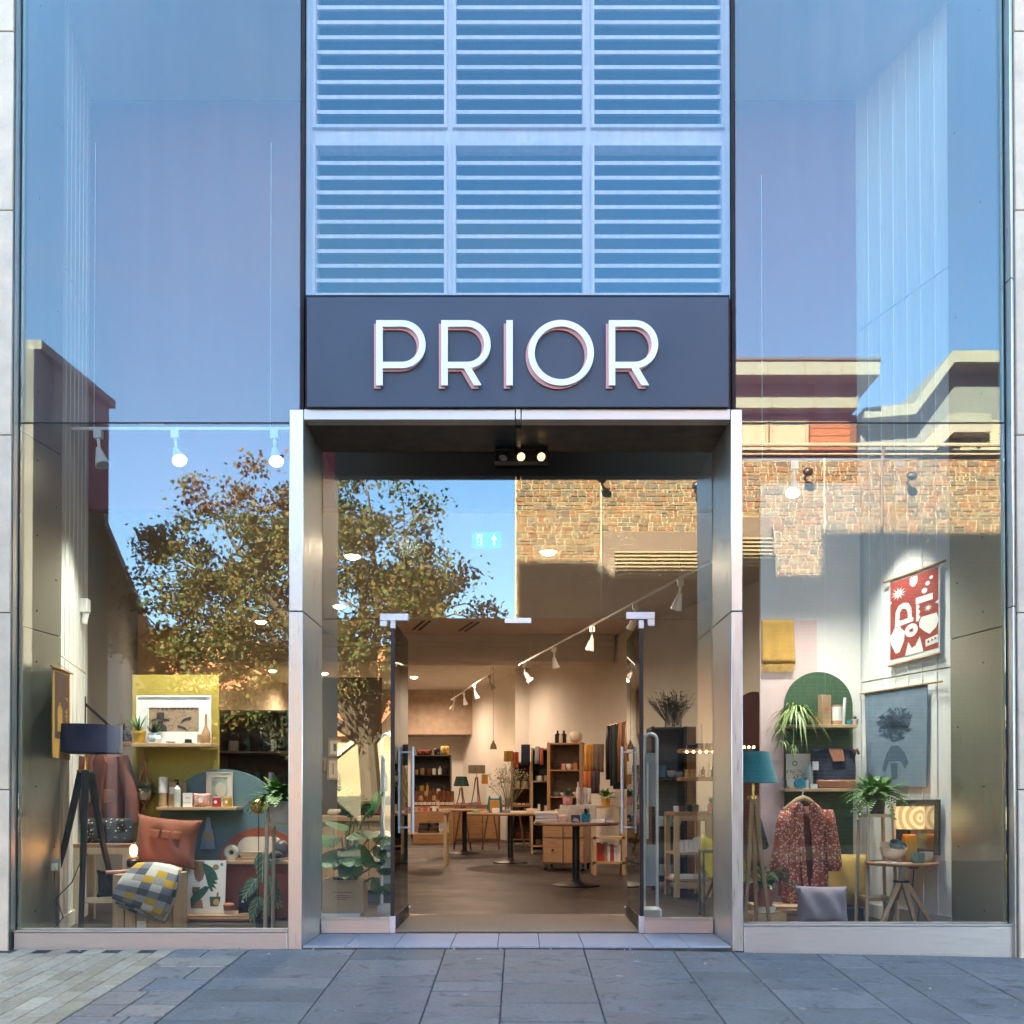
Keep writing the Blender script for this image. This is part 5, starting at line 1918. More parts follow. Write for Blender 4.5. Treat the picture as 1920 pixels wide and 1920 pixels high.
def garment(g, pts, w, d, n=18, waves=5, amp=.012, front=True):
    """Cloth body: closed outline swept front and back with folds."""
    zs_ = [p_[1] for p_ in pts]
    b = len(g.v)
    m_ = len(pts)
    for (hw, z, cx) in pts:
        for j in range(n):
            a = 2 * pi * j / n
            fold = 1 + amp * 8 * sin(waves * a + z * 3)
            g.v.append(V((cx + hw * cos(a), d * sin(a) * fold * (.6 + .4 * min(1, hw / w * 2)), z)))
    for i in range(m_ - 1):
        for j in range(n):
            g.f.append([b + i * n + j, b + i * n + (j + 1) % n, b + (i + 1) * n + (j + 1) % n, b + (i + 1) * n + j]); g.m.append(g.k)
    g.f.append([b + j for j in range(n)][::-1]); g.m.append(g.k)
    g.f.append([b + (m_ - 1) * n + j for j in range(n)]); g.m.append(g.k)


g = G(); garment(g, [(w * .33, .0, 0), (w * .34, h * .25, 0), (w * .33, h * .55, 0), (w * .34, h * .78, 0), (w * .30, h * .90, 0), (w * .12, h * .98, 0), (w * .07, h, 0)], w, .09, 28)
obj('body', g, JK, T)
for s_ in (-1, 1):
    g = G()
    x0, x1 = s_ * w * .29, s_ * w * .47
    g.tube([(x0, 0, h * .90), (s_ * w * .38, -.01, h * .62), (x1, -.03, h * .30), (x1 * 1.0, -.03, h * .02)], [.05, .06, .055, .05], 12); obj('sleeve', g, JK, T)
    g = G(); g.tube([(s_ * .02, -.05, h * .98), (s_ * .06, -.085, h * .82), (s_ * .035, -.092, h * .55), (s_ * .012, -.095, h * .05)], [.014, .018, .015, .012], 6); obj('lapel', g, JK, T)
    g = G(); g.box(s_ * w * .17 - .04, s_ * w * .17 + .04, -.104, -.094, h * .28, h * .46); obj('pocket', g, cloth('rust_pocket', (.21, .075, .042)), T, bevel=.004)
g = G(); g.sph((0, -.03, h * .98), (.09, .05, .025), 14, 6); obj('collar_lining', g, M('fleece_lining', (.55, .50, .43), .95, 0, .1, 30, .8, 90), T)
p, w, h = E(160, 250, 1533, 1581, 1.28)
T = thing('floral_cushion', 'black cushion with small white flowers on the timber stand', 'cushion', (p.x, 1.28, p.z))
g = G(); g.cushion(w, h, .14, 12, .05); obj('cover', g, dots_mat('black_floral', (.012, .011, .011), (.48, .44, .38), 44, .26), T)
p, w, h = E(140, 244, 1582, 1735, 1.15)
T = thing('timber_stand', 'open cream timber stand under the floral cushion', 'stand', (p.x, 1.27, FZ))
ht = p.z + h - FZ
for sx in (-1, 1):
    for sy in (-1, 1):
        g = G(); g.cb((sx * (w / 2 - .025), sy * .13, 0), .045, .04, ht - .03); obj('leg', g, CREAMW, T, bevel=.002)
g = G(); g.cb((0, 0, ht - .029), w, .31, .029); obj('top', g, OAK, T, bevel=.002)
g = G(); g.box(-w / 2 + .05, w / 2 - .05, -.15, -.11, ht - .08, ht - .03); g.box(-w / 2 + .05, w / 2 - .05, -.15, -.11, .16, .20); obj('rail', g, CREAMW, T)
g = G(); g.box(-w / 2 + .05, w / 2 - .05, -.108, .15, .17, .185); obj('shelf', g, CREAMW, T)
g = G(); g.cushion(w * .6, .22, .12, 8, .08); one('dark_bag', 'dark folded cloth bag inside the timber stand', 'bag', g, CHAR, (p.x + .03, 1.27, FZ + .187))
# rail with dark cloth above the jacket
p0, p1 = W(160, 1320, 1.25), W(232, 1385, 1.5)
T = thing('clothes_rail', 'dark sloping rail with a hook above the navy lamp', 'rail', (p0.x, p0.y, p0.z))
g = G(); g.tube([(0, 0, 0), p1 - p0], .012, 8); g.tube([(0, 0, -.3), (0, 0, .06)], .006, 6); obj('bar', g, BLACKM, T)
p = W(222, 1370, 1.45)
g = G()
for i in range(40):
    a = random.uniform(0, 2 * pi); el = random.uniform(-.2, 1.2)
    g.leaf((random.uniform(-.05, .05), 0, 0), (cos(a) * cos(el), sin(a) * cos(el) * .5, sin(el)), random.uniform(.06, .14), .02, .4, 3)
one('dried_plant', 'dark dried foliage bunch left of the potted plant', 'plant', g, CHAR, (p.x, 1.45, p.z))
p, w, h = E(178, 252, 1391, 1398, 1.6)
one('wall_shelf', 'narrow shelf behind the navy lamp holding folded cloth', 'shelf', GB(w, .15, h), OAK, (p.x, 1.6, p.z))
g = G(); g.cb((0, 0, 0), .2, .12, .05); g.cb((.02, 0, .0505), .18, .11, .04)
one('folded_cloth', 'dark folded cloths on the narrow shelf', 'cloth', g, CHAR, (p.x + .02, 1.6, p.z + h), bevel=.008)

# gold and black hanging print on the left wall
P0, P1 = V((-3.315, .55, 0)), V((bl, BY, 0))
dW = (P1 - P0).normalized(); nW = V((dW.y, -dW.x, 0))
if nW.x < 0:
    nW = -nW


def wall_pt(px, py, A, B, off):
    """Point on the upright wall through plan points A, B (moved by off) seen at the pixel."""
    o = V((0, -CAM_D, EYE))
    d = (W(px, py, 5) - o)
    n = V(((B - A).y, -(B - A).x, 0)).normalized()
    if n.dot(V((0, -1, 0)) * 1e-6 + (o - A)) < 0:
        n = -n
    A2 = A + n * off
    t = (A2 - o).dot(n) / d.dot(n)
    return o + d * t


def wall_print(name, label, corners, A, B, mats_polys, base, th=.006, cat='wall hanging', off=.02):
    """Hanging sheet on a wall from four pixel corners (tl, tr, br, bl); polys in unit u,v (v down)."""
    c = [wall_pt(*q, A, B, off) for q in corners]
    T = thing(name, label, cat, (c[3] + c[2]) / 2)
    n = (c[1] - c[0]).cross(c[3] - c[0]).normalized()
    if n.dot(V((0, -CAM_D, EYE)) - c[0]) < 0:
        n = -n
    pt = lambda u, v, o_: (c[0].lerp(c[1], u)).lerp(c[3].lerp(c[2], u), v) + n * o_ - T.location
    g = G(); b = [(0, 0), (1, 0), (1, 1), (0, 1)]
    g.add([pt(u, v, th) for u, v in b] + [pt(u, v, 0) for u, v in b], [(0, 1, 2, 3), (7, 6, 5, 4), (0, 4, 5, 1), (1, 5, 6, 2), (2, 6, 7, 3), (3, 7, 4, 0)])
    obj('sheet', g, base, T, smooth=0)
    for nm, mat, polys in mats_polys:
        g = G()
        for pl in polys:
            g.poly([pt(u, v, th + .0015) for u, v in pl])
        obj(nm, g, mat, T, smooth=0)
    return T, pt


GOLD = M('ochre_print', (.50, .29, .05), .7); DKB = M('dark_brown_print', (.06, .025, .018), .7)
T, pt = wall_print('gold_print', 'dark hanging print with gold shapes on the boarded wall at far left', [(97, 1250), (130, 1262), (130, 1425), (97, 1420)], P0, P1,
                   [('dark_field', DKB, [[(.1, .04), (.92, .04), (.92, .78), (.1, .78)]]),
                    ('gold_shape', GOLD, [[(u, v) for u, v in star(.35, .17, .04, .09, 7)], [(.25, .7), (.25, .45), (.38, .36), (.52, .45), (.52, .7)], [(.62, .3), (.85, .3), (.85, .34), (.62, .34)], [(.62, .45), (.82, .42), (.82, .68), (.62, .7)]][1:])], GOLD)
g = G(); g.tube([pt(-.1, 0, .008), pt(1.1, 0, .008)], .008, 6); g.tube([pt(-.1, .0, .01), pt(.2, -.06, .01), pt(1.1, 0, .01)], .002, 4); obj('rod', g, OAK, T)
p = wall_pt(105, 1632, P0, P1, .01)
T = thing('wall_socket', 'white plug and dark socket low on the boarded wall', 'socket', p)
obj('plate', GB(.05, .012, .08), GREYM, T); obj('plug', (lambda g: (g.cb((0, -.02, .0), .035, .04, .05), g)[1])(G()), PAPER, T, bevel=.004)
p2 = W(120, 1735, .9)
g = G(); g.tube([V((0, -.03, 0)), V((.02, -.05, -.18)), V((.10, -.1, -.32)), V((.02, -.12, -.42)), V((.2, -.2, p2.z - p.z - .01))], .004, 5)
g.tube([V((.22, -.05, .12)), V((.14, -.06, -.08)), V((.03, -.08, -.2)), V((.05, -.1, -.38)), V((.3, -.2, p2.z - p.z - .012))], .004, 5)
one('power_cable', 'grey lamp cables trailing from the socket to the floor', 'cable', g, CHAR, p)
p = wall_pt(157, 1150, P0, P1, .02)
T = thing('wall_sensor', 'white box sensor with a spout on the boarded wall', 'sensor', (p.x + .02, p.y - .03, p.z))
obj('box', GB(.07, .07, .11), WHITEM, T, bevel=.006); obj('spout', (lambda g: (g.cyl((.0, 0, -.09), (.01, 0, -.002), .02, .027, 10), g)[1])(G()), WHITEM, T)


# ---- track lights
def track(label, A, B, lamps, glow, group=None, hang=0):
    """Ceiling track from A to B with spot heads at (fraction, aim vector, lit)."""
    A, B = V(A), V(B)
    T = thing('track_light', label, 'track light', (A + B) / 2)
    o = -T.location
    g = G(); g.tube([A + o, B + o], .014, 4); obj('track', g, WHITEM, T, smooth=0)
    if hang:
        g = G()
        for f_ in (.1, .9):
            c = A.lerp(B, f_) + o
            g.cyl(c, c + V((0, 0, hang)), .0022, None, 6)
        obj('hanger', g, WHITEM, T)
    for (f_, aim, lit) in lamps:
        c = A.lerp(B, f_) + o
        aim = V(aim).normalized()
        g = G(); g.cb((c.x, c.y, c.z - .075), .06, .045, .06)
        j = c + V((0, 0, -.075))
        k_ = j + V((aim.x * .03, aim.y * .03, -.10))
        g.cyl(j, k_, .013, .010, 8)
        hd = obj('spot_head', g, WHITEM, T)
        e = k_ + aim * .12
        q = obj('reflector_cone', (lambda g: (g.tube([k_ - aim * .03, k_ + aim * .02, e], [.018, .03, .056], 16), g)[1])(G()), WHITEM, hd)
        g = G(); g.tube([e + aim * .001, e + aim * .006], .046, 14); obj('lens', g, glow if lit else GREYM, hd)
    return T


yt_ = .95
A, B = W(135, 804, yt_), W(548, 817, yt_ + .0)
B.z = A.z
track('white track with three spot heads above the left window', A, B, [(.12, (.25, -.15, -.75), False), (.47, (.35, -.45, -.7), True), (.92, (.2, -.45, -.75), True)], SPOTG, hang=2.2)
for fx_ in (.30, .58, .92):
    c = A.lerp(B, fx_)
    spot(c + V((.03, .02, -.28)), (c.x + .05, 1.0, .5), 9.5, (1, .92, .80), 84)
# ================================================================== RIGHT WINDOW DISPLAY
YR = BY - .062
# pink panel, ochre scarf, green arch
p, w, h = E(1426, 1531, 1163, 1740, YR - .02)
one('painted_board', 'blush pink painted board on the white partition', 'board', GB(w, .025, p.z + h - FZ), PINKP, (p.x, YR - .016, FZ), bevel=.002)
p, w, h = E(1428, 1492, 1162, 1262, YR - .05)
T = thing('ochre_scarf', 'ochre wool scarf with a fringe hanging on the pink panel', 'scarf', (p.x, YR - .05, p.z))
g = G(); N_ = 14
fz = h * .17
for i in range(N_ + 1):
    for j in range(9):
        a, b = i / N_, j / 8
        g.v.append(V((-w / 2 + w * .94 * a + .012 * b * (a > .9), -.006 * sin(14 * a) * b + .012 * (1 - b) ** 4 * 0, h - (h - fz) * b)))
for i in range(N_):
    for j in range(8):
        q = i * 9 + j
        g.f.append([q, q + 1, q + 10, q + 9]); g.m.append(0)
o = obj('scarf', g, OCHRE, T, smooth=60); so = o.modifiers.new('thickness', 'SOLIDIFY'); so.thickness = .012
g = G()
for i in range(44):
    x = -w / 2 + w * .94 * i / 43
    g.tube([(x, 0, fz), (x + random.uniform(-.004, .004), -.004, fz * .5), (x + random.uniform(-.006, .006), -.002, random.uniform(0, fz * .15))], .0028, 4)
o = obj('fringe', g, OCHRE, T); o['kind'] = 'stuff'
p, w, h = E(1472, 1598, 1260, 1740, YR - .05)
g = G(); g.prism(arch_pts(w, p.z + h - FZ, 26), -.012, .012)
one('arch_board', 'forest green round topped board behind the two pine shelves', 'board', g, GREENP, (p.x, YR - .045, FZ))
YQ = YR - .06
sA, zA, _ = shelf_board('upper pine shelf on the forest green arch', 1478, 1608, 1358, 1364, YQ, .2)
yi = YQ - .11
q = S(yi)
k = lambda px: W(px, 1358, yi).x
potted('spider_plant', 'trailing striped spider plant on the upper shelf of the green arch', (k(1492), yi - .02, zA), .062, .10, M('dark_green_pot', (.03, .07, .05), .4), 'spider', .27)
g = mug_g(8.5 * q, 16 * q); one('orange_cup', 'coral faceted cup beside the spider plant', 'cup', g, PINKC, (k(1524), yi, zA))
T = thing('kraft_box', 'tall kraft box with an orange seal on the upper shelf', 'packaging', (k(1546), yi, zA)); T.rotation_euler.z = .35
obj('box', GB(20 * q, .06, 56 * q), KRAFT, T, bevel=.002); g = G(); g.prism(circ(0, 30 * q, 4 * q), -.0325, -.0302); obj('seal', g, M('orange_seal', (.6, .16, .05)), T)
T = thing('card_tube', 'kraft tube with a white wrap beside the white candle', 'packaging', (k(1569), yi, zA))
g = G(); g.cyl((0, 0, 0), (0, 0, 38 * q), 9 * q, None, 18); obj('tube', g, KRAFT, T); g = G(); g.cyl((0, 0, 8 * q), (0, 0, 34 * q), 9.3 * q, None, 18); obj('label', g, PAPER, T)
g = G(); g.tube([(0, 0, 0), (4 * q, 0, 52 * q)], 3 * q, 12); one('white_candle', 'thin white box leaning at the end of the upper shelf', 'candle', g, M('wax', (.75, .76, .72), .4), (k(1582), yi + .02, zA))
g = mug_g(5.5 * q, 9 * q); one('teal_cup', 'tiny teal cup at the end of the upper green arch shelf', 'cup', g, TURQ, (k(1593), yi, zA))
potted('potted_cactus', 'tiny cactus in a pale pink round pot at the shelf end', (k(1603), yi, zA), 6.5 * q, 11 * q, M('pale_pink_glaze', (.68, .50, .44), .5), 'cactus', .035)
sB, zB, _ = shelf_board('lower pine shelf on the forest green arch', 1472, 1601, 1478, 1484, YQ, .2)
k = lambda px: W(px, 1478, yi).x
FR = thing('flower_print', 'pale print with a dark ring and flower stems on the lower shelf', 'picture', (k(1503), YQ - .03, zB)); FR.rotation_euler = (radians(-4), 0, 0)
PH, PWd = 66 * q, 46 * q
obj('sheet', GB(PWd, .012, PH), CREAM, FR)
g = G(); g.tube([(-.03 + .018 * cos(a), -.008, PH * .72 + .018 * sin(a)) for a in [2 * pi * i / 18 for i in range(19)]], .003, 5); obj('printed_ring', g, INK, FR)
g = G(); rr_ = random.Random(5)
for i in range(70):
    a = rr_.uniform(.3, 2.8); r_ = rr_.uniform(.02, .11)
    x, z = -.04 + r_ * cos(a), .03 + r_ * sin(a) * 1.2
    g.poly([(-.0, 0, 0)[0:0] or (x - .006, -.0075, z), (x, -.0075, z - .004), (x + .007, -.0075, z + .003), (x, -.0075, z + .006)])
o = obj('printed_flowers', g, M('sage_ink', (.14, .18, .13), .7), FR, smooth=0); o['kind'] = 'stuff'
T = thing('paper_doll_bottle', 'white bottle shaped card with a hanging tag on the lower shelf', 'ornament', (k(1518), yi - .01, zB))
obj('body', bottle_g(6 * q, 50 * q, .4, .75), M('pale_sage', (.50, .53, .48), .6), T)
g = G(); g.box(-.02 + .03, .03 + .03, -.04, -.036, 34 * q, 50 * q); obj('tag', g, PAPER, T)
g = G(); g.prism(circ(0, 9 * q, 9 * q, 20), -.03, .01); one('round_coaster', 'cream round coaster standing on the lower shelf', 'coaster', g, CREAM, (k(1484), yi, zB))
g = G(); g.prism(circ(0, 9 * q, 9.5 * q, 20), -.03, .01); one('round_coaster', 'teal round coaster overlapping the cream one', 'coaster', g, TURQ, (k(1496), yi - .04, zB))
g = mug_g(4 * q, 15 * q); one('glass_vial', 'small pale glass vial beside the teal coaster', 'vial', g, M('pale_glass', (.55, .66, .66), .15), (k(1509), yi - .05, zB))
one('small_box', 'small white box at the foot of the tagged bottle', 'box', GB(12 * q, .03, 8 * q), PAPER, (k(1521), yi - .07, zB))
T = thing('navy_bag', 'navy canvas bag with a tan leather flap and base on the lower shelf', 'bag', (k(1564), yi, zB))
bw, bh = 80 * q, 72 * q
g = G(); b = len(g.v)
n = 20
for (z, sx) in ((0.02, .92), (.08, .97), (bh * .5, 1.0), (bh * .8, .97), (bh * .97, 1.02), (bh, 1.0)):
    for j in range(n):
        a = 2 * pi * j / n
        e = lambda v_: math.copysign(abs(v_) ** .5, v_)
        g.v.append(V((bw / 2 * sx * e(cos(a)), .075 * e(sin(a)) * (1 - .55 * z / bh) + .006 * sin(5 * a + 20 * z), z + (.012 * sin(3 * a) if z > bh * .9 else 0))))
for i in range(5):
    for j in range(n):
        g.f.append([b + i * n + j, b + i * n + (j + 1) % n, b + (i + 1) * n + (j + 1) % n, b + (i + 1) * n + j]); g.m.append(0)
g.f.append([b + j for j in range(n)][::-1]); g.f.append([b + 5 * n + j for j in range(n)]); g.m += [0, 0]
obj('canvas', g, NAVY, T, smooth=60)
g = G(); g.cb((0, 0, 0), bw * .92, .158, bh * .22); obj('leather_base', g, TAN, T, bevel=.012)
g = G(); g.add([(-.06, -.05, bh + .012), (.055, -.05, bh + .012), (.07, -.066, bh * .70), (-.03, -.066, bh * .68), (-.06, -.038, bh + .012), (.055, -.038, bh + .012), (.07, -.05, bh * .70), (-.03, -.05, bh * .68)], [(3, 2, 1, 0), (4, 5, 6, 7), (0, 1, 5, 4), (1, 2, 6, 5), (2, 3, 7, 6), (3, 0, 4, 7)]); obj('leather_flap', g, TAN, T, bevel=.004)
g = G(); g.tube([(bw * .42, -.03, bh * .93), (bw * .5, -.04, bh * 1.0), (bw * .56, -.02, bh * .9)], .012, 7); obj('strap', g, TAN, T)

# kimono jacket
yk = 1.22
p, w, h = E(1440, 1569, 1508, 1692, yk)
T = thing('kimono_jacket', 'rust red kimono jacket with small pale leaves on a wooden hanger', 'jacket', (p.x, yk, p.z))
KIM = dots_mat('kimono_leaf_print', (.30, .075, .05), (.60, .40, .31), 56, .40)
KIN = cloth('kimono_lining', (.22, .06, .045))


def drape(g, rows, depth, amp, wav, seed, n=20):
    """Cloth sheet given as rows (z, x_left, x_right); folds run down it."""
    r_ = random.Random(seed)
    ph = r_.uniform(0, 6)
    b = len(g.v)
    m_ = len(rows)
    for i, (z, xa_, xb_) in enumerate(rows):
        for j in range(n + 1):
            a = j / n
            g.v.append(V((xa_ + (xb_ - xa_) * a, depth - amp * (.25 + i / m_) * sin(wav * a * pi + ph + .3 * i) - .03 * sin(pi * a), z)))
    for i in range(m_ - 1):
        for j in range(n):
            q_ = b + i * (n + 1) + j
            g.f.append([q_, q_ + n + 1, q_ + n + 2, q_ + 1]); g.m.append(g.k)


def sheet_obj(name, rows, depth, amp, wav, seed, mat, par, th=.008):
    g = G(); drape(g, rows, depth, amp, wav, seed)
    o = obj(name, g, mat, par, smooth=60)
    s_ = o.modifiers.new('thickness', 'SOLIDIFY'); s_.thickness = th; s_.offset = 0
    return o


u = S(yk)
X = lambda px: (px - 1504.5) * u
Z = lambda py: (1692 - py) * u
sheet_obj('back', [(Z(1512), X(1490), X(1520)), (Z(1535), X(1465), X(1548)), (Z(1680), X(1462), X(1548))], .05, .01, 5, 2, KIN, T)
sheet_obj('left_front', [(Z(1504), X(1489), X(1498)), (Z(1516), X(1470), X(1499)), (Z(1540), X(1462), X(1501)), (Z(1600), X(1464), X(1500)), (Z(1650), X(1462), X(1502)), (Z(1692), X(1464), X(1505))], -.04, .014, 5, 3, KIM, T)
sheet_obj('right_front', [(Z(1504), X(1516), X(1522)), (Z(1516), X(1517), X(1538)), (Z(1540), X(1518), X(1550)), (Z(1600), X(1521), X(1549)), (Z(1650), X(1524), X(1548)), (Z(1672), X(1524), X(1546))], -.04, .014, 5, 5, KIM, T)
sheet_obj('left_sleeve', [(Z(1520), X(1462), X(1477)), (Z(1545), X(1451), X(1473)), (Z(1590), X(1446), X(1470)), (Z(1622), X(1440), X(1471)), (Z(1634), X(1442), X(1470))], -.06, .012, 4, 7, KIM, T, .03)
sheet_obj('right_sleeve', [(Z(1518), X(1540), X(1554)), (Z(1545), X(1543), X(1560)), (Z(1590), X(1546), X(1567)), (Z(1620), X(1545), X(1570)), (Z(1632), X(1549), X(1567))], -.06, .012, 4, 8, KIM, T, .03)
for nm, pts in (('collar_band', [(1492, 1503), (1497, 1530), (1500, 1580), (1504, 1640), (1511, 1688)]), ('collar_band', [(1519, 1503), (1519, 1530), (1523, 1580), (1525, 1630), (1519, 1672)])):
    g = G(); P_ = [V((X(a), -.065, Z(b))) for a, b in pts]
    for i in range(len(P_) - 1):
        a, b = P_[i], P_[i + 1]
        g.add([a + V((-.02, 0, 0)), b + V((-.02, 0, 0)), b + V((.02, 0, 0)), a + V((.02, 0, 0)), a + V((-.02, .02, 0)), b + V((-.02, .02, 0)), b + V((.02, .02, 0)), a + V((.02, .02, 0))], [(0, 1, 2, 3), (0, 4, 5, 1), (3, 2, 6, 7)])
    obj(nm, g, KIM, T)
H_ = thing('clothes_hanger', 'pale wooden hanger holding the red kimono jacket', 'hanger', (p.x, yk, p.z))
g = G(); g.tube([(X(1470), 0, Z(1518)), (X(1494), -.012, Z(1500)), (X(1505), -.014, Z(1496)), (X(1516), -.012, Z(1500)), (X(1540), 0, Z(1518))], [.012, .02, .022, .02, .012], 8); obj('arm', g, PINE, H_)
g = G(); g.tube([(X(1505), 0, Z(1496)), (X(1505), 0, Z(1488)), (X(1509), 0.02, Z(1484)), (X(1507), .08, Z(1483))], .003, 6); obj('hook', g, CHROME, H_)
g = G(); g.cyl((X(1496), -.02, Z(1524)), (X(1519), -.02, Z(1524)), .007, None, 8); obj('bar', g, PINE, H_)
g = G(); g.box(X(1499), X(1505), .0, .004, Z(1519), Z(1508)); obj('size_tag', g, PAPER, T)

# cushions, low bench
yb2 = .95
p, w, h = E(1420, 1506, 1700, 1745, yb2)
T = thing('slatted_bench', 'low pale slatted bench behind the right glass', 'bench', (p.x + .12, yb2 + .16, FZ))
ht = p.z + h - FZ; w += .24
for i in range(5):
    g = G(); y0 = -.17 + .068 * i
    g.box(-w / 2, w / 2, y0 + .004, y0 + .064, ht - .02, ht); obj('slat', g, PINE, T, bevel=.003)
for i in range(3):
    g = G(); g.box(-w / 2, w / 2, -.175, -.16, ht * (.02 + .29 * i), ht * (.28 + .29 * i)); obj('front_board', g, PINE, T, bevel=.003)
for sx in (-1, 1):
    g = G(); g.box(sx * (w / 2 - .02) - .015, sx * (w / 2 - .02) + .015, -.159, .16, 0, ht - .021); obj('end_panel', g, PINE, T)
yc = 1.42
p, w, h = E(1545, 1611, 1604, 1706, yc)
T = thing('yellow_cushion', 'plain yellow cushion half behind the kimono sleeve', 'cushion', (p.x - .02, 1.42, max(FZ + .1, p.z))); T.rotation_euler = (radians(-6), radians(3), -.1)
g = G(); g.cushion(w + .16, h, .15, 14, .06); obj('cover', g, YELLOW, T)
g = G(); g.cb((0, 0, 0), .3, .2, max(FZ + .1, p.z) - FZ - .002); one('cushion_block', 'dark block carrying the yellow cushion', 'block', g, CHAR, (p.x - .01, 1.42, FZ))
yc = .62
p, w, h = E(1495, 1590, 1661, 1732, yc)
T = thing('lilac_cushion', 'lilac linen cushion leaning at the front of the right window', 'cushion', (p.x, yc, max(FZ, p.z))); T.rotation_euler = (radians(-10), radians(1), 0)
g = G(); g.cushion(w * 1.02, h, .13, 16, .05); obj('cover', g, LILAC, T)

# teal tripod lamp with a plant behind it
yl = .5
zt = W(1420, 1410, yl).z - FZ
hs_ = 58 * S(yl)
xc = W(1412, 1500, yl).x
tripod_lamp('wooden tripod floor lamp with a teal tapered shade at the right doorway jamb', (xc, yl, FZ), zt, (46 * S(yl), 30 * S(yl), hs_), TEALSH, OAKZ, False, .019, .10, .17, True, (-1.0, -2.2, 1.2))
yp_ = .8
p = W(1437, 1705, yp_)
potted('leafy_plant', 'leafy green plant in a terracotta pot beside the wooden tripod lamp', (p.x - .02, yp_, FZ + .13), 18 * S(yp_), .18, TERRA, 'broad', .24, saucer=PAPER)
one('plant_box', 'pale slatted box under the terracotta pot', 'box', GB(.26, .2, .125), PINE, (p.x, yp_ + .02, FZ), bevel=.004)
p, w, h = E(1396, 1440, 1530, 1602, 1.35)
g = G(); g.add([(-w * .5, -.03, 0), (w * .55, -.03, .05), (w * .18, -.02, h), (-w * .3, -.02, h), (-w * .5, .05, 0), (w * .55, .05, .05), (w * .18, .03, h), (-w * .3, .03, h)], [(0, 1, 2, 3), (7, 6, 5, 4), (0, 4, 5, 1), (1, 5, 6, 2), (2, 6, 7, 3), (3, 7, 4, 0)])
one('hanging_bag', 'navy cloth bag hanging behind the wooden tripod lamp', 'bag', g, M('navy_bag_cloth', (.03, .04, .07), .9, 0, .1, 10, .3, 100), (p.x, 1.35, p.z), bevel=.02)

# fern on a tall pale stand
yi = 1.0
p = W(1642, 1522, yi)
zt = W(1642, 1526, yi).z - FZ
T = thing('plant_stand', 'tall pale wooden plant stand carrying a fern by the blue wall hanging', 'plant stand', (p.x, yi, FZ))
wd, dp = 22 * S(yi), .10
for sx in (-1, 1):
    for sy in (-1, 1):
        g = G(); g.cyl((sx * (wd + .025), sy * (dp + .02), 0), (sx * wd, sy * dp, zt + .08), .013, None, 10); obj('leg', g, CREAMW, T)
g = G(); g.box(-wd, wd, -dp, dp, zt - .025, zt); obj('tray', g, CREAMW, T)
g = G(); g.box(-wd * 1.1, wd * 1.1, -dp * 1.1, dp * 1.1, .20, .225); obj('lower_shelf', g, PINE, T)
potted('potted_fern', 'drooping green fern in a dark pot on the tall plant stand', (p.x, yi, FZ + zt + .001), 18 * S(yi), 34 * S(yi), M('dark_grey_pot', (.04, .05, .05), .5), 'fern', .33)

# round side table with its things
yt2 = .78
p, w, h = E(1627, 1758, 1612, 1735, yt2)
xc = W(1690, 1620, yt2).x
ztb = W(1690, 1616, yt2).z - FZ
r = 65 * S(yt2)
T = thing('side_table', 'round pale wooden side table on three legs in the right window', 'table', (xc, yt2, FZ))
g = G(); g.lathe([(r * .97, ztb - .022), (r, ztb - .012), (r, ztb - .003), (r * .99, ztb), (1e-5, ztb)], n=40); obj('tabletop', g, OAK, T)
g = G(); g.cyl((0, 0, ztb - .14), (0, 0, ztb - .022), .022, None, 14); obj('column', g, CHROME, T)
g = G(); g.cyl((0, 0, ztb - .15), (0, 0, ztb - .139), .06, None, 18); obj('hub', g, BLACKM, T)
for a in (-2.7, -1.45, -.35, 1.6):
    d = V((cos(a), sin(a), 0))
    g = G(); g.tube([d * .03 + V((0, 0, ztb - .15)), d * .235], [.026, .016], 4); obj('leg', g, PINE, T)
zt_ = FZ + ztb
p = W(1650, 1616, yt2)
T = thing('ceramic_bowl', 'large cream bowl on the round side table', 'bowl', (W(1672, 1616, yt2).x, yt2 + .02, zt_ + .02)); T.rotation_euler = (radians(14), radians(6), 0)
obj('bowl', bowl_g(25 * S(yt2), 26 * S(yt2)), CREAM, T, smooth=50)
T = thing('ceramic_bowl', 'blue glazed bowl nested tilted inside the cream bowl', 'bowl', (W(1682, 1616, yt2).x, yt2 + .02, zt_ + .085)); T.rotation_euler = (radians(30), radians(14), 0)
obj('bowl', bowl_g(17 * S(yt2), 14 * S(yt2)), M('blue_glaze', (.07, .16, .20), .3, 0, .2, 12), T, smooth=50)
g = mug_g(12 * S(yt2), 19 * S(yt2)); one('mug', 'teal glazed mug in front of the yellow lamp', 'mug', g, M('teal_glaze', (.10, .22, .22), .3), (W(1707, 1616, yt2).x, yt2 - .14, zt_))
g = bowl_g(12.5 * S(yt2), 19 * S(yt2)); one('small_bowl', 'pale grey bowl right of the yellow lamp', 'bowl', g, M('pale_grey_glaze', (.52, .54, .54), .35), (W(1735, 1616, yt2).x, yt2 - .02, zt_))
for i, (px, dy, rz, lab) in enumerate(((1652, -.10, .3, 'white leaflet with red print at the left of the side table'), (1674, -.17, -.2, 'red and white leaflet in front of the cream bowl'))):
    T = thing('leaflet', lab, 'leaflet', (W(px, 1616, yt2).x, yt2 + dy, zt_ + .001)); T.rotation_euler.z = rz
    obj('sheet', GB(.13, .08, .006), PAPER, T)
    g = G(); g.box(-.05, .03 * (1 + i), -.03, .0, .0063, .0068); obj('print', g, M('red_print', (.5, .06, .05), .5), T)
T = thing('table_lamp', 'yellow ceramic table lamp with a lit patterned drum shade', 'lamp', (W(1715, 1616, yt2).x, yt2 + .10, zt_))
q = S(yt2 + .1)
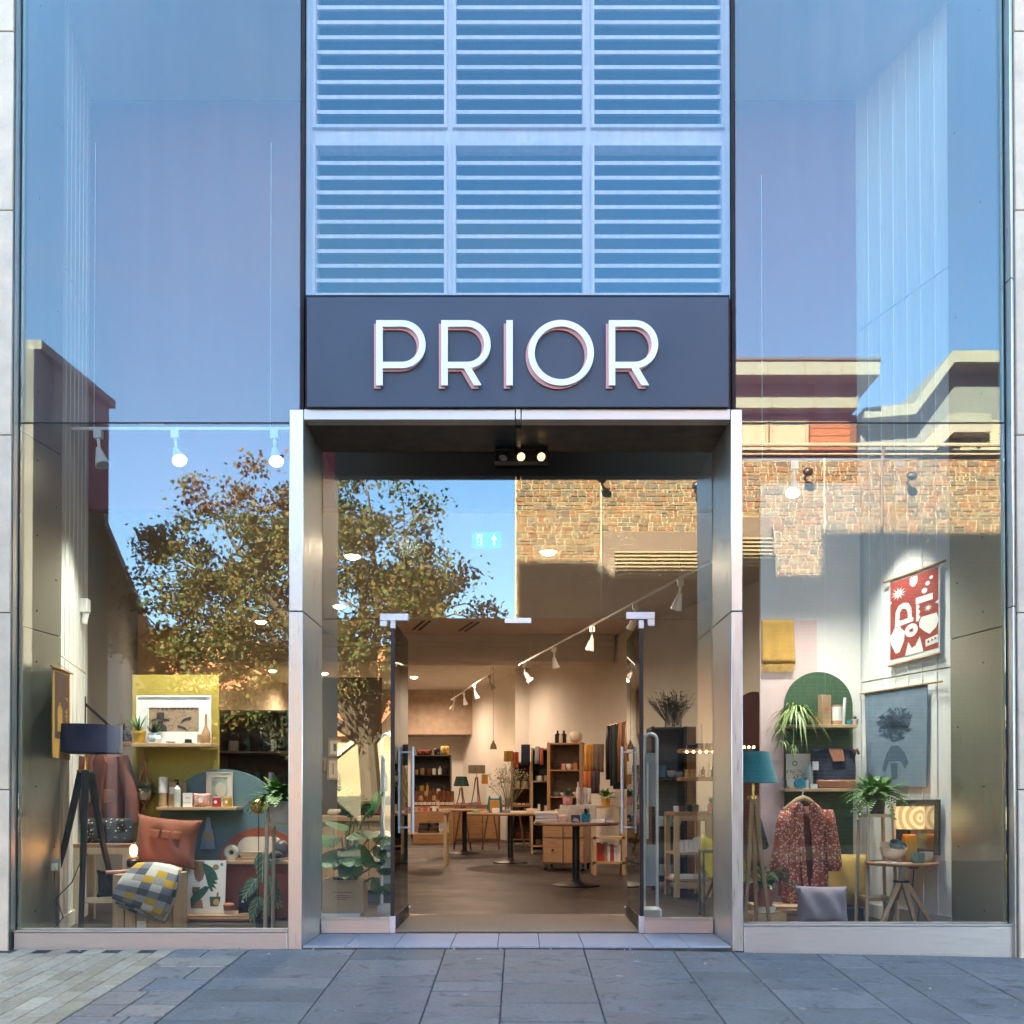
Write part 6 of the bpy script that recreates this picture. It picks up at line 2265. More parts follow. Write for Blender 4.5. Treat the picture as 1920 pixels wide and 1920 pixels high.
g = G(); g.cb((0, 0, 0), 24 * q, 24 * q, 50 * q); o = obj('base', g, MUSTPOT, T, bevel=.008)
for v in o.data.vertices:
    if v.co.z > .05:
        v.co.x *= .85; v.co.y *= .85
g = G(); g.cyl((0, 0, 50 * q), (0, 0, 62 * q), .008, None, 8); obj('neck', g, BLACKM, T)


def shade_mat():
    t = NT('lit_patterned_shade')
    co = t.n('VectorMath', {0: t.n('TexCoord').outputs['Object'], 1: (.045, -.10, .325)}, operation='SUBTRACT').outputs[0]
    w1 = t.n('TexWave', {'Vector': co, 'Scale': 6.5, 'Distortion': 1.2, 'Detail': 0.0}, wave_type='RINGS', rings_direction='SPHERICAL')
    f = t.math('GREATER_THAN', w1.outputs['Fac'], .52)
    c = t.mix(f, (.60, .34, .14), (.95, .62, .30))
    t.set(t.b.inputs['Base Color'], c)
    t.set(t.b.inputs['Emission Color'], c)
    t.b.inputs['Emission Strength'].default_value = .045
    return t.mat


g = G(); g.lathe([(27 * q, 60 * q), (27 * q, 102 * q), (26.4 * q, 102 * q), (26.4 * q, 60 * q)], n=36); obj('lamp_shade', g, shade_mat(), T)

# things on the boarded right wall
A0, A1 = V((3.157, .66, 0)), V((br, BY, 0))
WH = PAPER; OXB = M('oxblood_print', (.30, .045, .035), .75)
U = lambda x, y: ((x - 365) / 385, (y - 155) / 700)       # coordinates read off an enlarged crop
sc2 = lambda cx, cy, r, n=18, ry=None: [(cx + r * cos(2 * pi * i / n), cy + (ry or r) * sin(2 * pi * i / n)) for i in range(n)]
st2 = lambda cx, cy, a, b, n: [(cx + (b if i % 2 == 0 else a) * cos(pi * i / n) , cy + (b if i % 2 == 0 else a) * .55 * sin(pi * i / n)) for i in range(2 * n)]
mir = lambda pts, cx: [(2 * cx - x, y) for x, y in pts[::-1]]
vase = [(.10, .61), (.24, .60), (.25, .63), (.33, .68), (.31, .80), (.22, .93), (.14, .94), (.04, .80), (.02, .70), (.09, .64)]
vase2 = [(.66, .56), (.95, .56), (.97, .60), (.99, .66), (.94, .74), (.82, .80), (.72, .75), (.62, .68), (.62, .62)]
polys = [st2(.2, .17, .055, .16, 11), [(.43, .02), (.58, .02), (.58, .10), (.53, .14), (.48, .14), (.43, .10)], sc2(.85, .10, .035, 12, .022), sc2(.78, .16, .045, 12, .028), sc2(.72, .24, .055, 12, .034),
         [(.55, .30), (.88, .30), (.88, .38), (.55, .38)], st2(.79, .47, .03, .09, 9), [(.56, .39), (.60, .39), (.63, .42), (.60, .45), (.64, .48), (.61, .52), (.64, .55), (.60, .60), (.56, .60)],
         [(.12, .60), (.14, .40), (.20, .33), (.30, .31), (.40, .33), (.46, .40), (.47, .53), (.50, .53), (.50, .58), (.13, .60)], vase, sc2(.46, .69, .13, 20, .085), vase2,
         [(.33, 1.0), (.40, .83), (.47, .92), (.54, .90), (.63, .80), (.70, 1.0)], [(.74, .86), (.98, .83), (.98, .93), (.74, .95)], [(0, .22), (.06, .26), (0, .30)], [(1, .40), (.92, .43), (1, .46)]]
holes = [[(.22, .52), (.23, .42), (.28, .38), (.36, .40), (.39, .45), (.39, .52)], st2(.46, .69, .025, .07, 8), sc2(.80, .895, .022, 10, .016), sc2(.87, .885, .018, 10, .014), sc2(.93, .875, .018, 10, .014)]
T, pt = wall_print('red_print', 'white wall hanging printed in oxblood with vases stars and shapes', [(1669, 1090), (1763, 1057), (1763, 1222), (1669, 1246)], A0, A1,
                   [('red_field', OXB, [[(.02, .03), (.98, .03), (.98, .95), (.02, .95)]])], WH)
for nm, mt, pl, o_ in (('white_shape', WH, polys, .0095), ('red_shape', OXB, holes, .0115)):
    for poly in pl:
        g = G(); g.poly([pt(a, .03 + b * .92, o_) for a, b in poly]); obj(nm, g, mt, T, smooth=0)
g = G(); g.tube([pt(-.12, -.01, .01), pt(1.12, -.01, .01)], .009, 6); obj('rod', g, PINE, T)
g = G(); g.tube([pt(-.02, 1.02, .01), pt(1.03, 1.02, .01)], .008, 6); obj('rod', g, PINE, T)
g = G(); g.tube([pt(-.1, -.01, .01), pt(.5, -.14, .01), pt(1.1, -.01, .01)], .0025, 4); obj('cord', g, CREAM, T)
BLU = cloth('deep_blue_print', (.04, .10, .17))
rr_ = random.Random(9)
leafs = []
for i in range(230):
    a = rr_.uniform(0, 2 * pi); r_ = rr_.uniform(.03, .27) ** 1.0
    cx, cy = .5 + r_ * cos(a), .36 + r_ * .62 * sin(a)
    b_ = rr_.uniform(0, 2 * pi); L_ = rr_.uniform(.04, .08)
    leafs.append([(cx + L_ * cos(b_), cy + L_ * .6 * sin(b_)), (cx + .016 * cos(b_ + 1.6), cy + .012 * sin(b_ + 1.6)), (cx - L_ * cos(b_), cy - L_ * .6 * sin(b_)), (cx - .016 * cos(b_ + 1.6), cy - .012 * sin(b_ + 1.6))])
T, pt = wall_print('blue_textile', 'grey blue cloth hanging with a dark blue leafy figure on the right wall', [(1622, 1301), (1740, 1283), (1738, 1476), (1627, 1473)], A0, A1,
                   [('figure', BLU, [[(.36, .66), (.44, .58), (.56, .58), (.66, .66), (.72, .76), (.66, .82), (.60, .74), (.40, .74), (.32, .86), (.28, .82)], [(.42, .76), (.54, .76), (.54, .92), (.44, .92)]])], DENIM)
g = G()
for pl in leafs:
    g.poly([pt(a, b, .009) for a, b in pl])
o = obj('printed_leaves', g, BLU, T, smooth=0); o['kind'] = 'stuff'
g = G(); g.tube([pt(-.07, -.005, .012), pt(1.22, -.005, .012)], .008, 6); obj('rod', g, PINE, T)
for off, lab in ((.015, 'x'),):
    c = [wall_pt(*q_, A0, A1, .02) for q_ in ((1686, 1500), (1764, 1500), (1764, 1603), (1690, 1590))]
T, pt = wall_print('framed_mirror', 'dark framed square mirror hanging behind the table lamp', [(1684, 1500), (1764, 1499), (1763, 1604), (1684, 1592)], A0, A1,
                   [('glass', M('mirror_glass', (.62, .65, .66), .12, .9, .03), [[(.09, .08), (.91, .08), (.91, .92), (.09, .92)]])], M('dark_frame', (.05, .06, .055), .5), .02, 'mirror')
p = wall_pt(1716, 1628, A0, A1, .03)
T = thing('wall_socket', 'black plug block low on the right wall under the table', 'socket', p)
obj('plate', GB(.12, .015, .05), GREYM, T); obj('plug', (lambda g: (g.cb((-.03, -.03, .0), .06, .05, .04), g)[1])(G()), BLACKM, T)
g = G(); g.tube([V((-.03, -.05, 0)), V((-.06, -.1, -.15)), V((-.02, -.12, -.3)), V((-.05, -.15, FZ - p.z + .01)), V((-.25, -.15, FZ - p.z + .008))], .005, 5)
one('power_cable', 'dark lamp cable hanging down behind the side table', 'cable', g, CHAR, p)
# track
yt_ = 1.0
A, B = W(1392, 862, yt_), W(1765, 862, yt_)
B.z = A.z
track('white track with two spot heads above the right window', A, B, [(.26, (-.2, -.45, -.8), True), (.78, (.2, .4, -.8), False)], SPOTG, hang=2.2)
for fx_ in (.12, .38, .62):
    c = A.lerp(B, fx_)
    spot(c + V((0, .02, -.28)), (c.x + .1, .9, .5), 5.0, (1, .94, .84), 84)
# ================================================================== INSIDE THE SHOP
# round pedestal tables
def round_table(label, px, pyb, pyt, rpx, y):
    c = W(px, 1500, y)
    H = W(px, pyt, y).z - FZ
    r = rpx * S(y)
    T = thing('round_table', label, 'table', (c.x, y, FZ), 0, 'round pedestal tables')
    g = G(); g.lathe([(r * .98, H - .035), (r, H - .025), (r, H - .006), (r * .99, H), (1e-5, H)], n=44); obj('tabletop', g, OAK, T)
    g = G(); g.cyl((0, 0, .03), (0, 0, H - .035), .042, None, 16); obj('column', g, BLACKM, T)
    g = G(); g.lathe([(.26, 0), (.265, .012), (.20, .03), (.06, .05), (.05, .07), (1e-5, .071)], n=28); obj('base', g, BLACKM, T)
    return T.location, FZ + H


t1, z1_ = round_table('nearest round pedestal table with a turquoise pot on it', 1080, 1660, 1541, 80, 4.4)
t2, z2_ = round_table('middle round pedestal table behind the nearest one', 957, 1616, 1524, 82, 8.2)
t3, z3_ = round_table('farthest round pedestal table by the low rack', 871, 1598, 1517, 70, 10.6)
y = 4.25
q = S(y)
X = lambda px: W(px, 1500, y).x
for i, (px, hh, wd, c, lab) in enumerate(((1024, 20, 44, CREAM, 'stack of cream folded cloths at the left of the nearest table'), (1052, 14, 20, M('peach_box', (.62, .42, .30)), 'small peach box on the nearest table'))):
    T = thing('folded_cloths' if i == 0 else 'small_box', lab, 'cloth' if i == 0 else 'box', (X(px), y, z1_))
    for k_ in range(3 if i == 0 else 1):
        g = G(); g.cb((random.uniform(-.01, .01), 0, hh * q * k_ / 3 if i == 0 else 0), wd * q, .16, hh * q / (3 if i == 0 else 1) - .001); obj('fold' if i == 0 else 'box', g, c, T, bevel=.008)
T = thing('display_riser', 'stepped pale wooden riser on the nearest table', 'display stand', (X(1078), y + .22, z1_))
for k_, (x, wdt, hh) in enumerate(((8, 68, 32), (-16, 40, 24), (-30, 24, 14))):
    g = G(); g.cb((x * q, -.05 * k_, 0), wdt * q, .1 - .002 * k_, hh * q); obj('step', g, CREAMW, T, bevel=.003)
T = thing('navy_box', 'navy box with a pale picture at the front of the nearest table', 'box', (X(1078), y - .14, z1_))
obj('box', GB(17 * q, .05, 14 * q), M('navy_card', (.02, .03, .07), .5), T); g = G(); g.poly([(-6 * q, -.0255, 3 * q), (7 * q, -.0255, 1 * q), (4 * q, -.0255, 7 * q), (-3 * q, -.0255, 9 * q)]); obj('picture', g, GREYM, T)
potted('potted_cactus', 'small succulent in a turquoise dotted pot on the nearest table', (X(1097), y - .10, z1_), 8.5 * q, 16 * q, TURQ, 'cactus', .085)
potted('potted_cactus', 'green cactus in a pink and white faceted pot on the riser', (X(1066), y + .20, z1_ + 32 * q), 9 * q, 17 * q, PINKC, 'hexcactus', .10)
g = bottle_g(4 * q, 44 * q, .4, .7); one('bottle', 'tall pale bottle on the wooden riser', 'bottle', g, CREAM, (X(1086), y + .20, z1_ + 32 * q))
g = bottle_g(5 * q, 34 * q, .7, .8); one('bottle', 'wide frosted bottle right of the tall pale one', 'bottle', g, M('frosted_glass', (.55, .52, .46), .3), (X(1100), y + .24, z1_ + 32 * q))
for i, (px, dy, c, lab) in enumerate(((1120, -.1, PAPER, 'white magazine at the right of the nearest table'), (1136, .05, M('blue_cover', (.25, .32, .42)), 'blue covered booklet at the right edge of the nearest table'), (1128, .16, M('violet_cover', (.35, .28, .38)), 'violet covered booklet behind the magazines'))):
    T = thing('booklet', lab, 'booklet', (X(px), y + dy, z1_ + .0005), .3 * i - .2)
    for k_ in range(3):
        g = G(); g.cb((0.004 * k_, .003 * k_, .011 * k_), .15, .10, .0105); obj('cover', g, c if k_ == 2 else PAPER, T)

# goods on the middle table
y = 8.1
q = S(y)
X = lambda px: W(px, 1500, y).x
T = thing('teal_bag', 'petrol blue cloth bag with a mustard pocket standing on the middle table', 'bag', (X(927), y + .3, z2_))
w_, h_ = 30 * q, 34 * q
g = G(); g.prism([(-w_ * .5, 0), (w_ * .5, 0), (w_ * .42, h_ * .8), (w_ * .36, h_), (w_ * .26, h_ * .8), (-w_ * .26, h_ * .8), (-w_ * .36, h_), (-w_ * .42, h_ * .8)], -.07, .07); obj('body', g, PETROL, T, bevel=.012)
g = G(); g.box(-w_ * .31, w_ * .31, -.088, -.0705, h_ * .06, h_ * .70); obj('pocket', g, OCHRE, T, bevel=.006)
for i, (px, hh, wd, dy, c, lab) in enumerate(((930, 9, 14, -.1, PAPER, 'white card box in front of the teal bag'), (950, 6, 16, -.05, M('grey_card', (.2, .2, .23)), 'grey card pack on the middle table'), (972, 4, 30, -.12, PAPER, 'flat white papers on the middle table'), (893, 5, 12, -.1, M('green_pack', (.2, .36, .2)), 'small green pack at the left of the middle table'), (905, 4, 22, 0, M('peach_pack', (.6, .36, .25)), 'peach pack beside the teal bag'), (1000, 8, 26, 0, CREAM, 'cream cloth bundle at the right of the middle table'))):
    one('small_pack', lab, 'packaging', GB(wd * q, .12, hh * q), c, (X(px), y + dy, z2_), bevel=.004)
T = thing('flower_vase', 'glass vase of dried pale flowers on the middle table', 'vase', (X(952), y + .45, z2_))
g = G(); g.lathe([(.05, 0), (.055, .02), (.045, .16), (.05, .22), (.046, .22), (.04, .16), (.05, .02), (1e-5, .012)], n=18); obj('vase', g, GLASSJ, T)
DRY = M('dried_flower', (.34, .31, .21), .9, 0, .2, 30, island=.4); STEM = M('dried_stem', (.20, .19, .10), .9)
g = G(); gs = G()
for i in range(60):
    a = random.uniform(0, 2 * pi); el = random.uniform(.75, 1.5)
    e = V((cos(a) * cos(el), sin(a) * cos(el), sin(el))) * random.uniform(.38, .62) + V((0, 0, .1))
    gs.tube([(0, 0, .05), e * .5 + V((0, 0, .04)), e], .0022, 3, False)
    for k_ in range(6):
        c = e + V((random.gauss(0, .028), random.gauss(0, .028), random.gauss(0, .03)))
        g.sph(c, .009, 5, 3)
o = obj('flower_heads', g, DRY, T); o['kind'] = 'stuff'
obj('stems', gs, STEM, T)

# long table behind, trestle legs, small packs
y = 12.2
xa, xb = W(850, 1500, y).x, W(1040, 1500, y).x
zt = W(900, 1508, y).z
T = thing('long_table', 'long oak trestle table behind the round tables', 'table', ((xa + xb) / 2, y, FZ))
g = G(); g.cb((0, 0, zt - FZ - .05), xb - xa, .8, .05); obj('tabletop', g, OAK, T, bevel=.004)
for sx in (-.8, -.25, .25, .8):
    for s_ in (-1, 1):
        g = G(); c = sx * (xb - xa) / 2
        g.tube([(c + s_ * .16, -.3, 0), (c + s_ * .03, -.3, zt - FZ - .05)], .022, 4); obj('leg', g, WALNUTZ, T)
rr_ = random.Random(21)
PK = [PAPER, PAPER, M('pink_pack', (.55, .25, .24)), M('violet_pack', (.3, .2, .36)), M('kraft_pack', (.4, .26, .15)), M('blue_pack', (.12, .2, .4)), M('red_pack', (.45, .06, .05)), CREAM]
for i in range(22):
    x = xa + .1 + (xb - xa - .2) * i / 21
    ci = rr_.randrange(8)
    one('small_pack', 'small %s pack, %s along the long oak table' % (('white', 'plain white', 'pink', 'violet', 'kraft', 'blue', 'red', 'cream')[ci], (ORD[i] if i < 11 else ORD[21 - i].replace('left', 'right').replace('rightmost', 'rightmost'))), 'packaging', GB(rr_.uniform(.05, .09), .08, rr_.uniform(.02, .05)), PK[ci], (x, y - .25 + rr_.uniform(-.08, .1), zt), 'packs along the long oak table')

# low rack on the left with bowls and papers
y = 7.4
xa, xb = W(738, 1500, y).x, W(838, 1500, y).x
zt = W(800, 1521, y).z
zs_ = W(800, 1562, y).z
T = thing('low_rack', 'low pine rack with a bottom shelf seen behind the left door', 'rack', ((xa + xb) / 2, y + .2, FZ))
w_ = xb - xa
for sx in (-1, 1):
    for sy in (-1, 1):
        g = G(); g.cb((sx * (w_ / 2 - .025), sy * .2, 0), .045, .045, zt - FZ - .035); obj('leg', g, PINEZ, T)
g = G(); g.cb((0, 0, zt - FZ - .034), w_ + .06, .5, .034); obj('top', g, OAK, T)
g = G(); g.cb((0, 0, zs_ - FZ - .02), w_ - .1, .4, .02); obj('shelf', g, PINE, T)
for i in range(9):
    x = xa + .12 + (w_ - .24) * i / 8
    one('small_pack', 'small pack, %s on top of the low pine rack' % ORD[i], 'packaging', GB(rr_.uniform(.06, .12), .1, rr_.uniform(.03, .08)), PK[rr_.randrange(8)], (x, y + .1, zt), 'packs on the low pine rack')
for i, (px, lab) in enumerate(((795, 'dark cloth pile at the left of the rack shelf'), (812, 'brown cloth pile in the middle of the rack shelf'), (828, 'white paper pile at the right of the rack shelf'))):
    g = G()
    T = thing('cloth_pile', lab, 'cloth', (W(px, 1500, y).x, y + .15, zs_))
    for k_ in range(4):
        g = G(); g.cb((rr_.uniform(-.01, .01), 0, .035 * k_), .17, .2, .033); obj('fold', g, (CHAR, BRN, PAPER)[i] if k_ % 2 else (BRN, WALNUT, CREAM)[i], T, bevel=.008)

# counter and things behind the left sidelight
y = 2.6
p, w, h = E(560, 735, 1530, 1650, y)
T = thing('shop_counter', 'oak fronted shop counter behind the left sidelight', 'counter', (p.x, y + .3, FZ))
ht = p.z + h - FZ
nb = 8
for i in range(nb):
    g = G(); x0 = -w / 2 + w * i / nb; g.box(x0 + .003, x0 + w / nb - .003, -.3, -.28, .12, ht - .05); obj('front_board', g, OAKZ, T)
g = G(); g.box(-w / 2, w / 2, -.279, .3, 0, ht - .051); obj('body', g, CHAR, T)
g = G(); g.box(-w / 2 - .03, w / 2 + .03, -.33, .33, ht - .05, ht); obj('worktop', g, OAK, T, bevel=.004)
zc = FZ + ht
for (px, w_, h_, c, lab) in ((618, .14, .06, M('wicker', (.55, .42, .22)), 'small wicker tray at the left end of the counter'), (640, .2, .05, CHAR, 'black tray on the counter'), (700, .12, .12, M('red_leather', (.30, .02, .03), .4), 'red leather bag on the counter behind the left sidelight'), (672, .20, .16, M('dark_red_leather', (.26, .015, .025), .4), 'dark red handbag standing on the counter')):
    g = G(); g.cb((0, 0, 0), w_, .14, h_); one('tray' if 'tray' in lab else 'handbag', lab, 'tray' if 'tray' in lab else 'bag', g, c, (W(px, 1500, y).x, y + .3, zc), bevel=.02)
# pictures on the left shop wall, seen past the sidelight
yy_ = 9.0
for (x0, x1, ya, yb_, c, lab) in ((616, 641, 1385, 1418, M('dark_print', (.03, .05, .05)), 'dark framed picture highest behind the left sidelight'), (614, 636, 1422, 1462, M('faded_print', (.32, .2, .13)), 'faded framed picture below the dark one'), (600, 612, 1420, 1445, M('umber_print', (.2, .1, .05)), 'narrow framed picture beside the jamb')):
    p, w, h = E(x0, x1, ya, yb_, yy_)
    frame_thing('wall_picture', lab, 'picture', w, h, .03, .03, OAK, c, (p.x, yy_, p.z), 0, .05, CREAM)
g = G(); g.box(W(560, 1500, 9.02).x, W(715, 1500, 9.02).x, 9.03, 9.1, FZ, 2.9)
obj('picture_wall', g, M('umber_wall', (.08, .05, .032), .8), kind='structure')

# monstera in a card box by the door
y = 1.35
p, w, h = E(610, 685, 1655, 1716, y)
T = thing('card_box', 'open kraft card box with faint printing holding the monstera', 'box', (p.x, y, max(FZ + .07, p.z)))
g = G(); t_ = .006
g.box(-w / 2, w / 2, -.13, -.13 + t_, 0, h); g.box(-w / 2, w / 2, .13 - t_, .13, 0, h); g.box(-w / 2, -w / 2 + t_, -.124, .124, 0, h); g.box(w / 2 - t_, w / 2, -.124, .124, 0, h); g.box(-w / 2 + t_, w / 2 - t_, -.124, .124, 0, .008)
obj('box', g, KRAFT, T)
g = G()
for i, (l_, zz) in enumerate(((.16, .62), (.10, .52), (.13, .46), (.08, .40))):
    g.box(-l_ / 2 * 1.0, l_ / 2, -.1312, -.1302, h * zz, h * zz + .006)
obj('printing', g, M('brown_print_ink', (.20, .11, .06), .8), T)
one('white_block', 'white polystyrene block under the card box', 'block', GB(w * 1.05, .26, max(.05, T.location.z - FZ - .002)), PAPER, (p.x - .03, y, FZ), bevel=.004)
MONS = M('monstera_green', (.02, .095, .028), .35, 0, .2, 8)
PT = thing('monstera_plant', 'tall monstera with big split leaves by the left door', 'plant', (p.x, y, T.location.z + .03))
g = G(); g.lathe([(.08, .0), (.10, h * .95), (.09, h * .95), (1e-5, h * .9)], n=18); obj('pot', g, BLACKM, PT)
gst = G()


def monstera(g, p, d, L_, upv):
    """Split leaf: a heart outline cut by notches, slightly cupped."""
    d = V(d).normalized(); s_ = d.cross(upv).normalized(); n_ = s_.cross(d)
    rib = []
    m_ = 7
    for sg in (-1, 1):
        for i in range(m_):
            t0, t1 = i / m_, (i + .78) / m_
            ww = lambda t: L_ * .46 * (sin(pi * (.10 + .88 * t)) ** .7)
            a0, a1 = V(p) + d * (L_ * t0), V(p) + d * (L_ * t1)
            e0 = a0 + s_ * sg * ww(t0) + d * L_ * .10 + n_ * (.10 * ww(t0)) - V((0, 0, .25 * ww(t0)))
            e1 = a1 + s_ * sg * ww(t1) * .92 + d * L_ * .10 + n_ * (.10 * ww(t1)) - V((0, 0, .25 * ww(t1)))
            a1b = V(p) + d * (L_ * (i + 1) / m_)
            mid_ = (a1b * .55 + e1 * .45)
            g.add([a0, e0, (e0 + e1) / 2 + s_ * sg * L_ * .02, e1, mid_, a1b] if sg > 0 else [a1b, mid_, e1, (e0 + e1) / 2 + s_ * sg * L_ * .02, e0, a0], [(0, 1, 2, 3, 4, 5)])


for i, (px, py, L_, d) in enumerate(((668, 1532, .24, (.1, -.6, .5)), (640, 1570, .20, (-.8, -.5, -.1)), (700, 1560, .22, (.8, -.4, -.2)), (672, 1580, .24, (.0, -.8, -.6)), (652, 1548, .20, (-.5, -.6, .1)), (708, 1618, .17, (.8, -.5, -.3)), (690, 1600, .18, (.5, -.7, -.4)), (655, 1600, .17, (-.4, -.8, -.7)), (685, 1530, .22, (.5, -.2, .7)), (700, 1645, .17, (.6, -.5, -.5)), (645, 1590, .22, (-.6, -.7, -.5)), (678, 1555, .25, (.2, -.9, -.2)), (705, 1585, .2, (.7, -.6, -.3)), (665, 1610, .2, (-.1, -.9, -.7)), (660, 1520, .2, (-.3, -.3, .8)))):
    b = W(px, py, y - .05) - PT.location
    gst.tube([(0, 0, h * .9), (b.x * .4, .0, b.z * .7), b], .007, 6, False)
    g = G(); monstera(g, b, d, L_ * 1.12, V((0, -.5, .85))); obj('leaf', g, MONS, PT, smooth=40)
obj('stems', gst, LEAFG, PT)

# security gates either side of the doors
def gate(label, xa, xb, y, sg):
    p0 = W(xa, 1716, y); H = W(xa, 1376, y).z - FZ
    w_ = abs(xb - xa) * S(y)
    T = thing('security_gate', label, 'security gate', ((W(xa, 1500, y).x + W(xb, 1500, y).x) / 2, y, FZ))
    g = G(); r_ = w_ / 2
    g.tube([(-r_, 0, .1), (-r_, 0, H - r_)] + [(-r_ * cos(a), 0, H - r_ + r_ * sin(a)) for a in [pi * i / 8 for i in range(1, 8)]] + [(r_, 0, H - r_), (r_, 0, .1)], .013, 10); obj('loop', g, CHROME, T)
    g = G(); g.box(-r_ + .012, r_ - .012, -.006, .006, .3, H * .42); g.box(-r_ + .012, r_ - .012, -.006, .006, H * .62, H * .90); obj('infill_panel', g, GREYM, T)
    g = G(); g.tube([(-r_ * .55, -.02, H * .45), (-r_ * .55, -.02, H * .85)], .008, 8); obj('inner_rod', g, CHROME, T)
    g = G(); g.cb((0, 0, 0), w_ + .06, .12, .14); obj('foot', g, M('pale_grey_plastic', (.55, .56, .56), .45), T, bevel=.02)


gate('grey security gate hoop behind the left door', 716, 736, 1.25, -1)
gate('grey security gate hoop behind the right door', 1208, 1232, 1.05, 1)

# ---- along the right wall
kx = lambda y_: dirx(y_ + CAM_D)
RW = math.atan2(-.334, 1)         # the right wall leans into the shop as it runs back


def shelving(name, label, x0, x1, ya, yb_, y, depth, nsh, wood, back, rz=0.0, cat='shelving', sidew=.03):
    p, w, h = E(x0, x1, ya, yb_, y)
    T = thing(name, label, cat, (p.x, y + depth / 2, FZ), rz)
    H = p.z + h - FZ
    for s_ in (-1, 1):
        g = G(); g.box(s_ * (w / 2 - sidew) - .0 if s_ > 0 else -w / 2, w / 2 if s_ > 0 else -w / 2 + sidew, -depth / 2, depth / 2, 0, H); obj('side_panel', g, wood, T)
    g = G(); g.box(-w / 2 + sidew, w / 2 - sidew, depth / 2 - .012, depth / 2, .05, H - .03); obj('back_panel', g, back, T)
    zs_ = []
    for i in range(nsh + 1):
        z = .12 + (H - .15) * i / nsh
        g = G(); g.box(-w / 2 + sidew + .001, w / 2 - sidew - .001, -depth / 2 + .005, depth / 2 - .013, z, z + .022); obj('shelf', g, wood, T)
        zs_.append(z + .022)
    return T, w, H, zs_


def fill(T, w, zs_, depth, kinds, label, group, seed, rows=None, cat='jar', mats=None, size=(.03, .05), hh=(.07, .13), gap=.02):
    """Stock standing along shelves: one thing each."""
    r_ = random.Random(seed)
    Mx = Matrix.Translation(T.location) @ Matrix.Rotation(T.rotation_euler.z, 4, 'Z')
    protos = {}
    for zi in (rows if rows is not None else range(len(zs_) - 1)):
        x = -w / 2 + .08
        no = 0
        while x < w / 2 - .08:
            kd = r_.choice(kinds)
            s_ = r_.uniform(*size); h_ = r_.uniform(*hh)
            mt = r_.choice(mats)
            if kd == 'jar':
                g = jar_g(s_, h_)
            elif kd == 'bottle':
                g = bottle_g(s_ * .8, h_ * 1.3)
            elif kd == 'box':
                g = GB(s_ * 1.8, s_ * 1.6, h_)
            elif kd == 'book':
                g = GB(s_ * .7, .13, h_ * 1.3)
            else:
                g = bowl_g(s_ * 1.4, h_ * .6)
            pos = Mx @ V((x + s_, -depth * .12 + r_.uniform(-.03, .03), zs_[zi] + .001))
            nm = {'jar': 'jar', 'bottle': 'bottle', 'box': 'small_box', 'book': 'book', 'bowl': 'bowl'}[kd]
            tier = TIER[len(zs_) - 1][zi]
            one(nm, '%s, %s, %s shelf of %s' % (nm.replace('_', ' '), ORD[no], tier, label), cat, g, mt, pos, group, T.rotation_euler.z)
            no += 1
            x += s_ * 2 + gap + r_.uniform(0, .03)


# dark shelf on the back wall
T, w_, H_, zz = shelving('back_shelving', 'dark shelving of jars and bottles against the back wall', 770, 845, 1416, 1512, 17.2, .4, 4, BLACKM, M('grey_back', (.08, .08, .09), .8))
fill(T, w_, zz, .4, ['jar', 'bottle'], 'the dark back shelving', 'stock on the dark back shelving', 4, None, 'jar', [PAPER, CREAM, BLACKM, AMBER, KRAFT, MUSTPOT], (.04, .06), (.12, .2), .025)
for i, (px, c, lab) in enumerate(((795, M('wine_cloth', (.14, .02, .02), .9), 'wine red cushion on top of the dark back shelving'), (819, dots_mat('black_white_cushion', (.01, .01, .01), (.6, .58, .55), 14, .25), 'black and white cushion on top of the dark back shelving'), (834, YELLOW, 'yellow cushion on top of the dark back shelving'))):
    q = S(17.2)
    g = G(); g.cushion((30, 12, 18)[i] * q, (11, 14, 18)[i] * q, .2, 8, .08); one('cushion', lab, 'cushion', g, c, (W(px, 1500, 17.3).x, 17.35, FZ + H_ + .002))
# jars display in front (amber)
y = 14.5
p, w, h = E(775, 850, 1488, 1512, y)
T = thing('jar_stand', 'stepped stand of amber jars before the dark back shelving', 'display stand', (p.x, y, FZ))
zt = p.z - FZ
for k_ in range(3):
    g = G(); g.cb((0, .18 * k_, 0), w, .178, zt + .10 * k_); obj('step', g, OAK, T)
rr_ = random.Random(8)
for k_ in range(3):
    n = 9
    for i in range(n):
        T2 = one('amber_jar', 'amber jar, %s on the %s step of the stepped stand' % (ORD[i], ('front', 'middle', 'back')[k_]), 'jar', jar_g(.042, .13), [AMBER, AMBER, KRAFT][rr_.randrange(3)], (p.x - w / 2 + w * (i + .5) / n, y + .18 * k_, FZ + zt + .10 * k_ + .001), 'amber jars on the stepped stand')
        if k_ == 0:
            g = G(); g.cyl((0, 0, .03), (0, 0, .09), .0428, None, 12); obj('label', g, PAPER, T2)

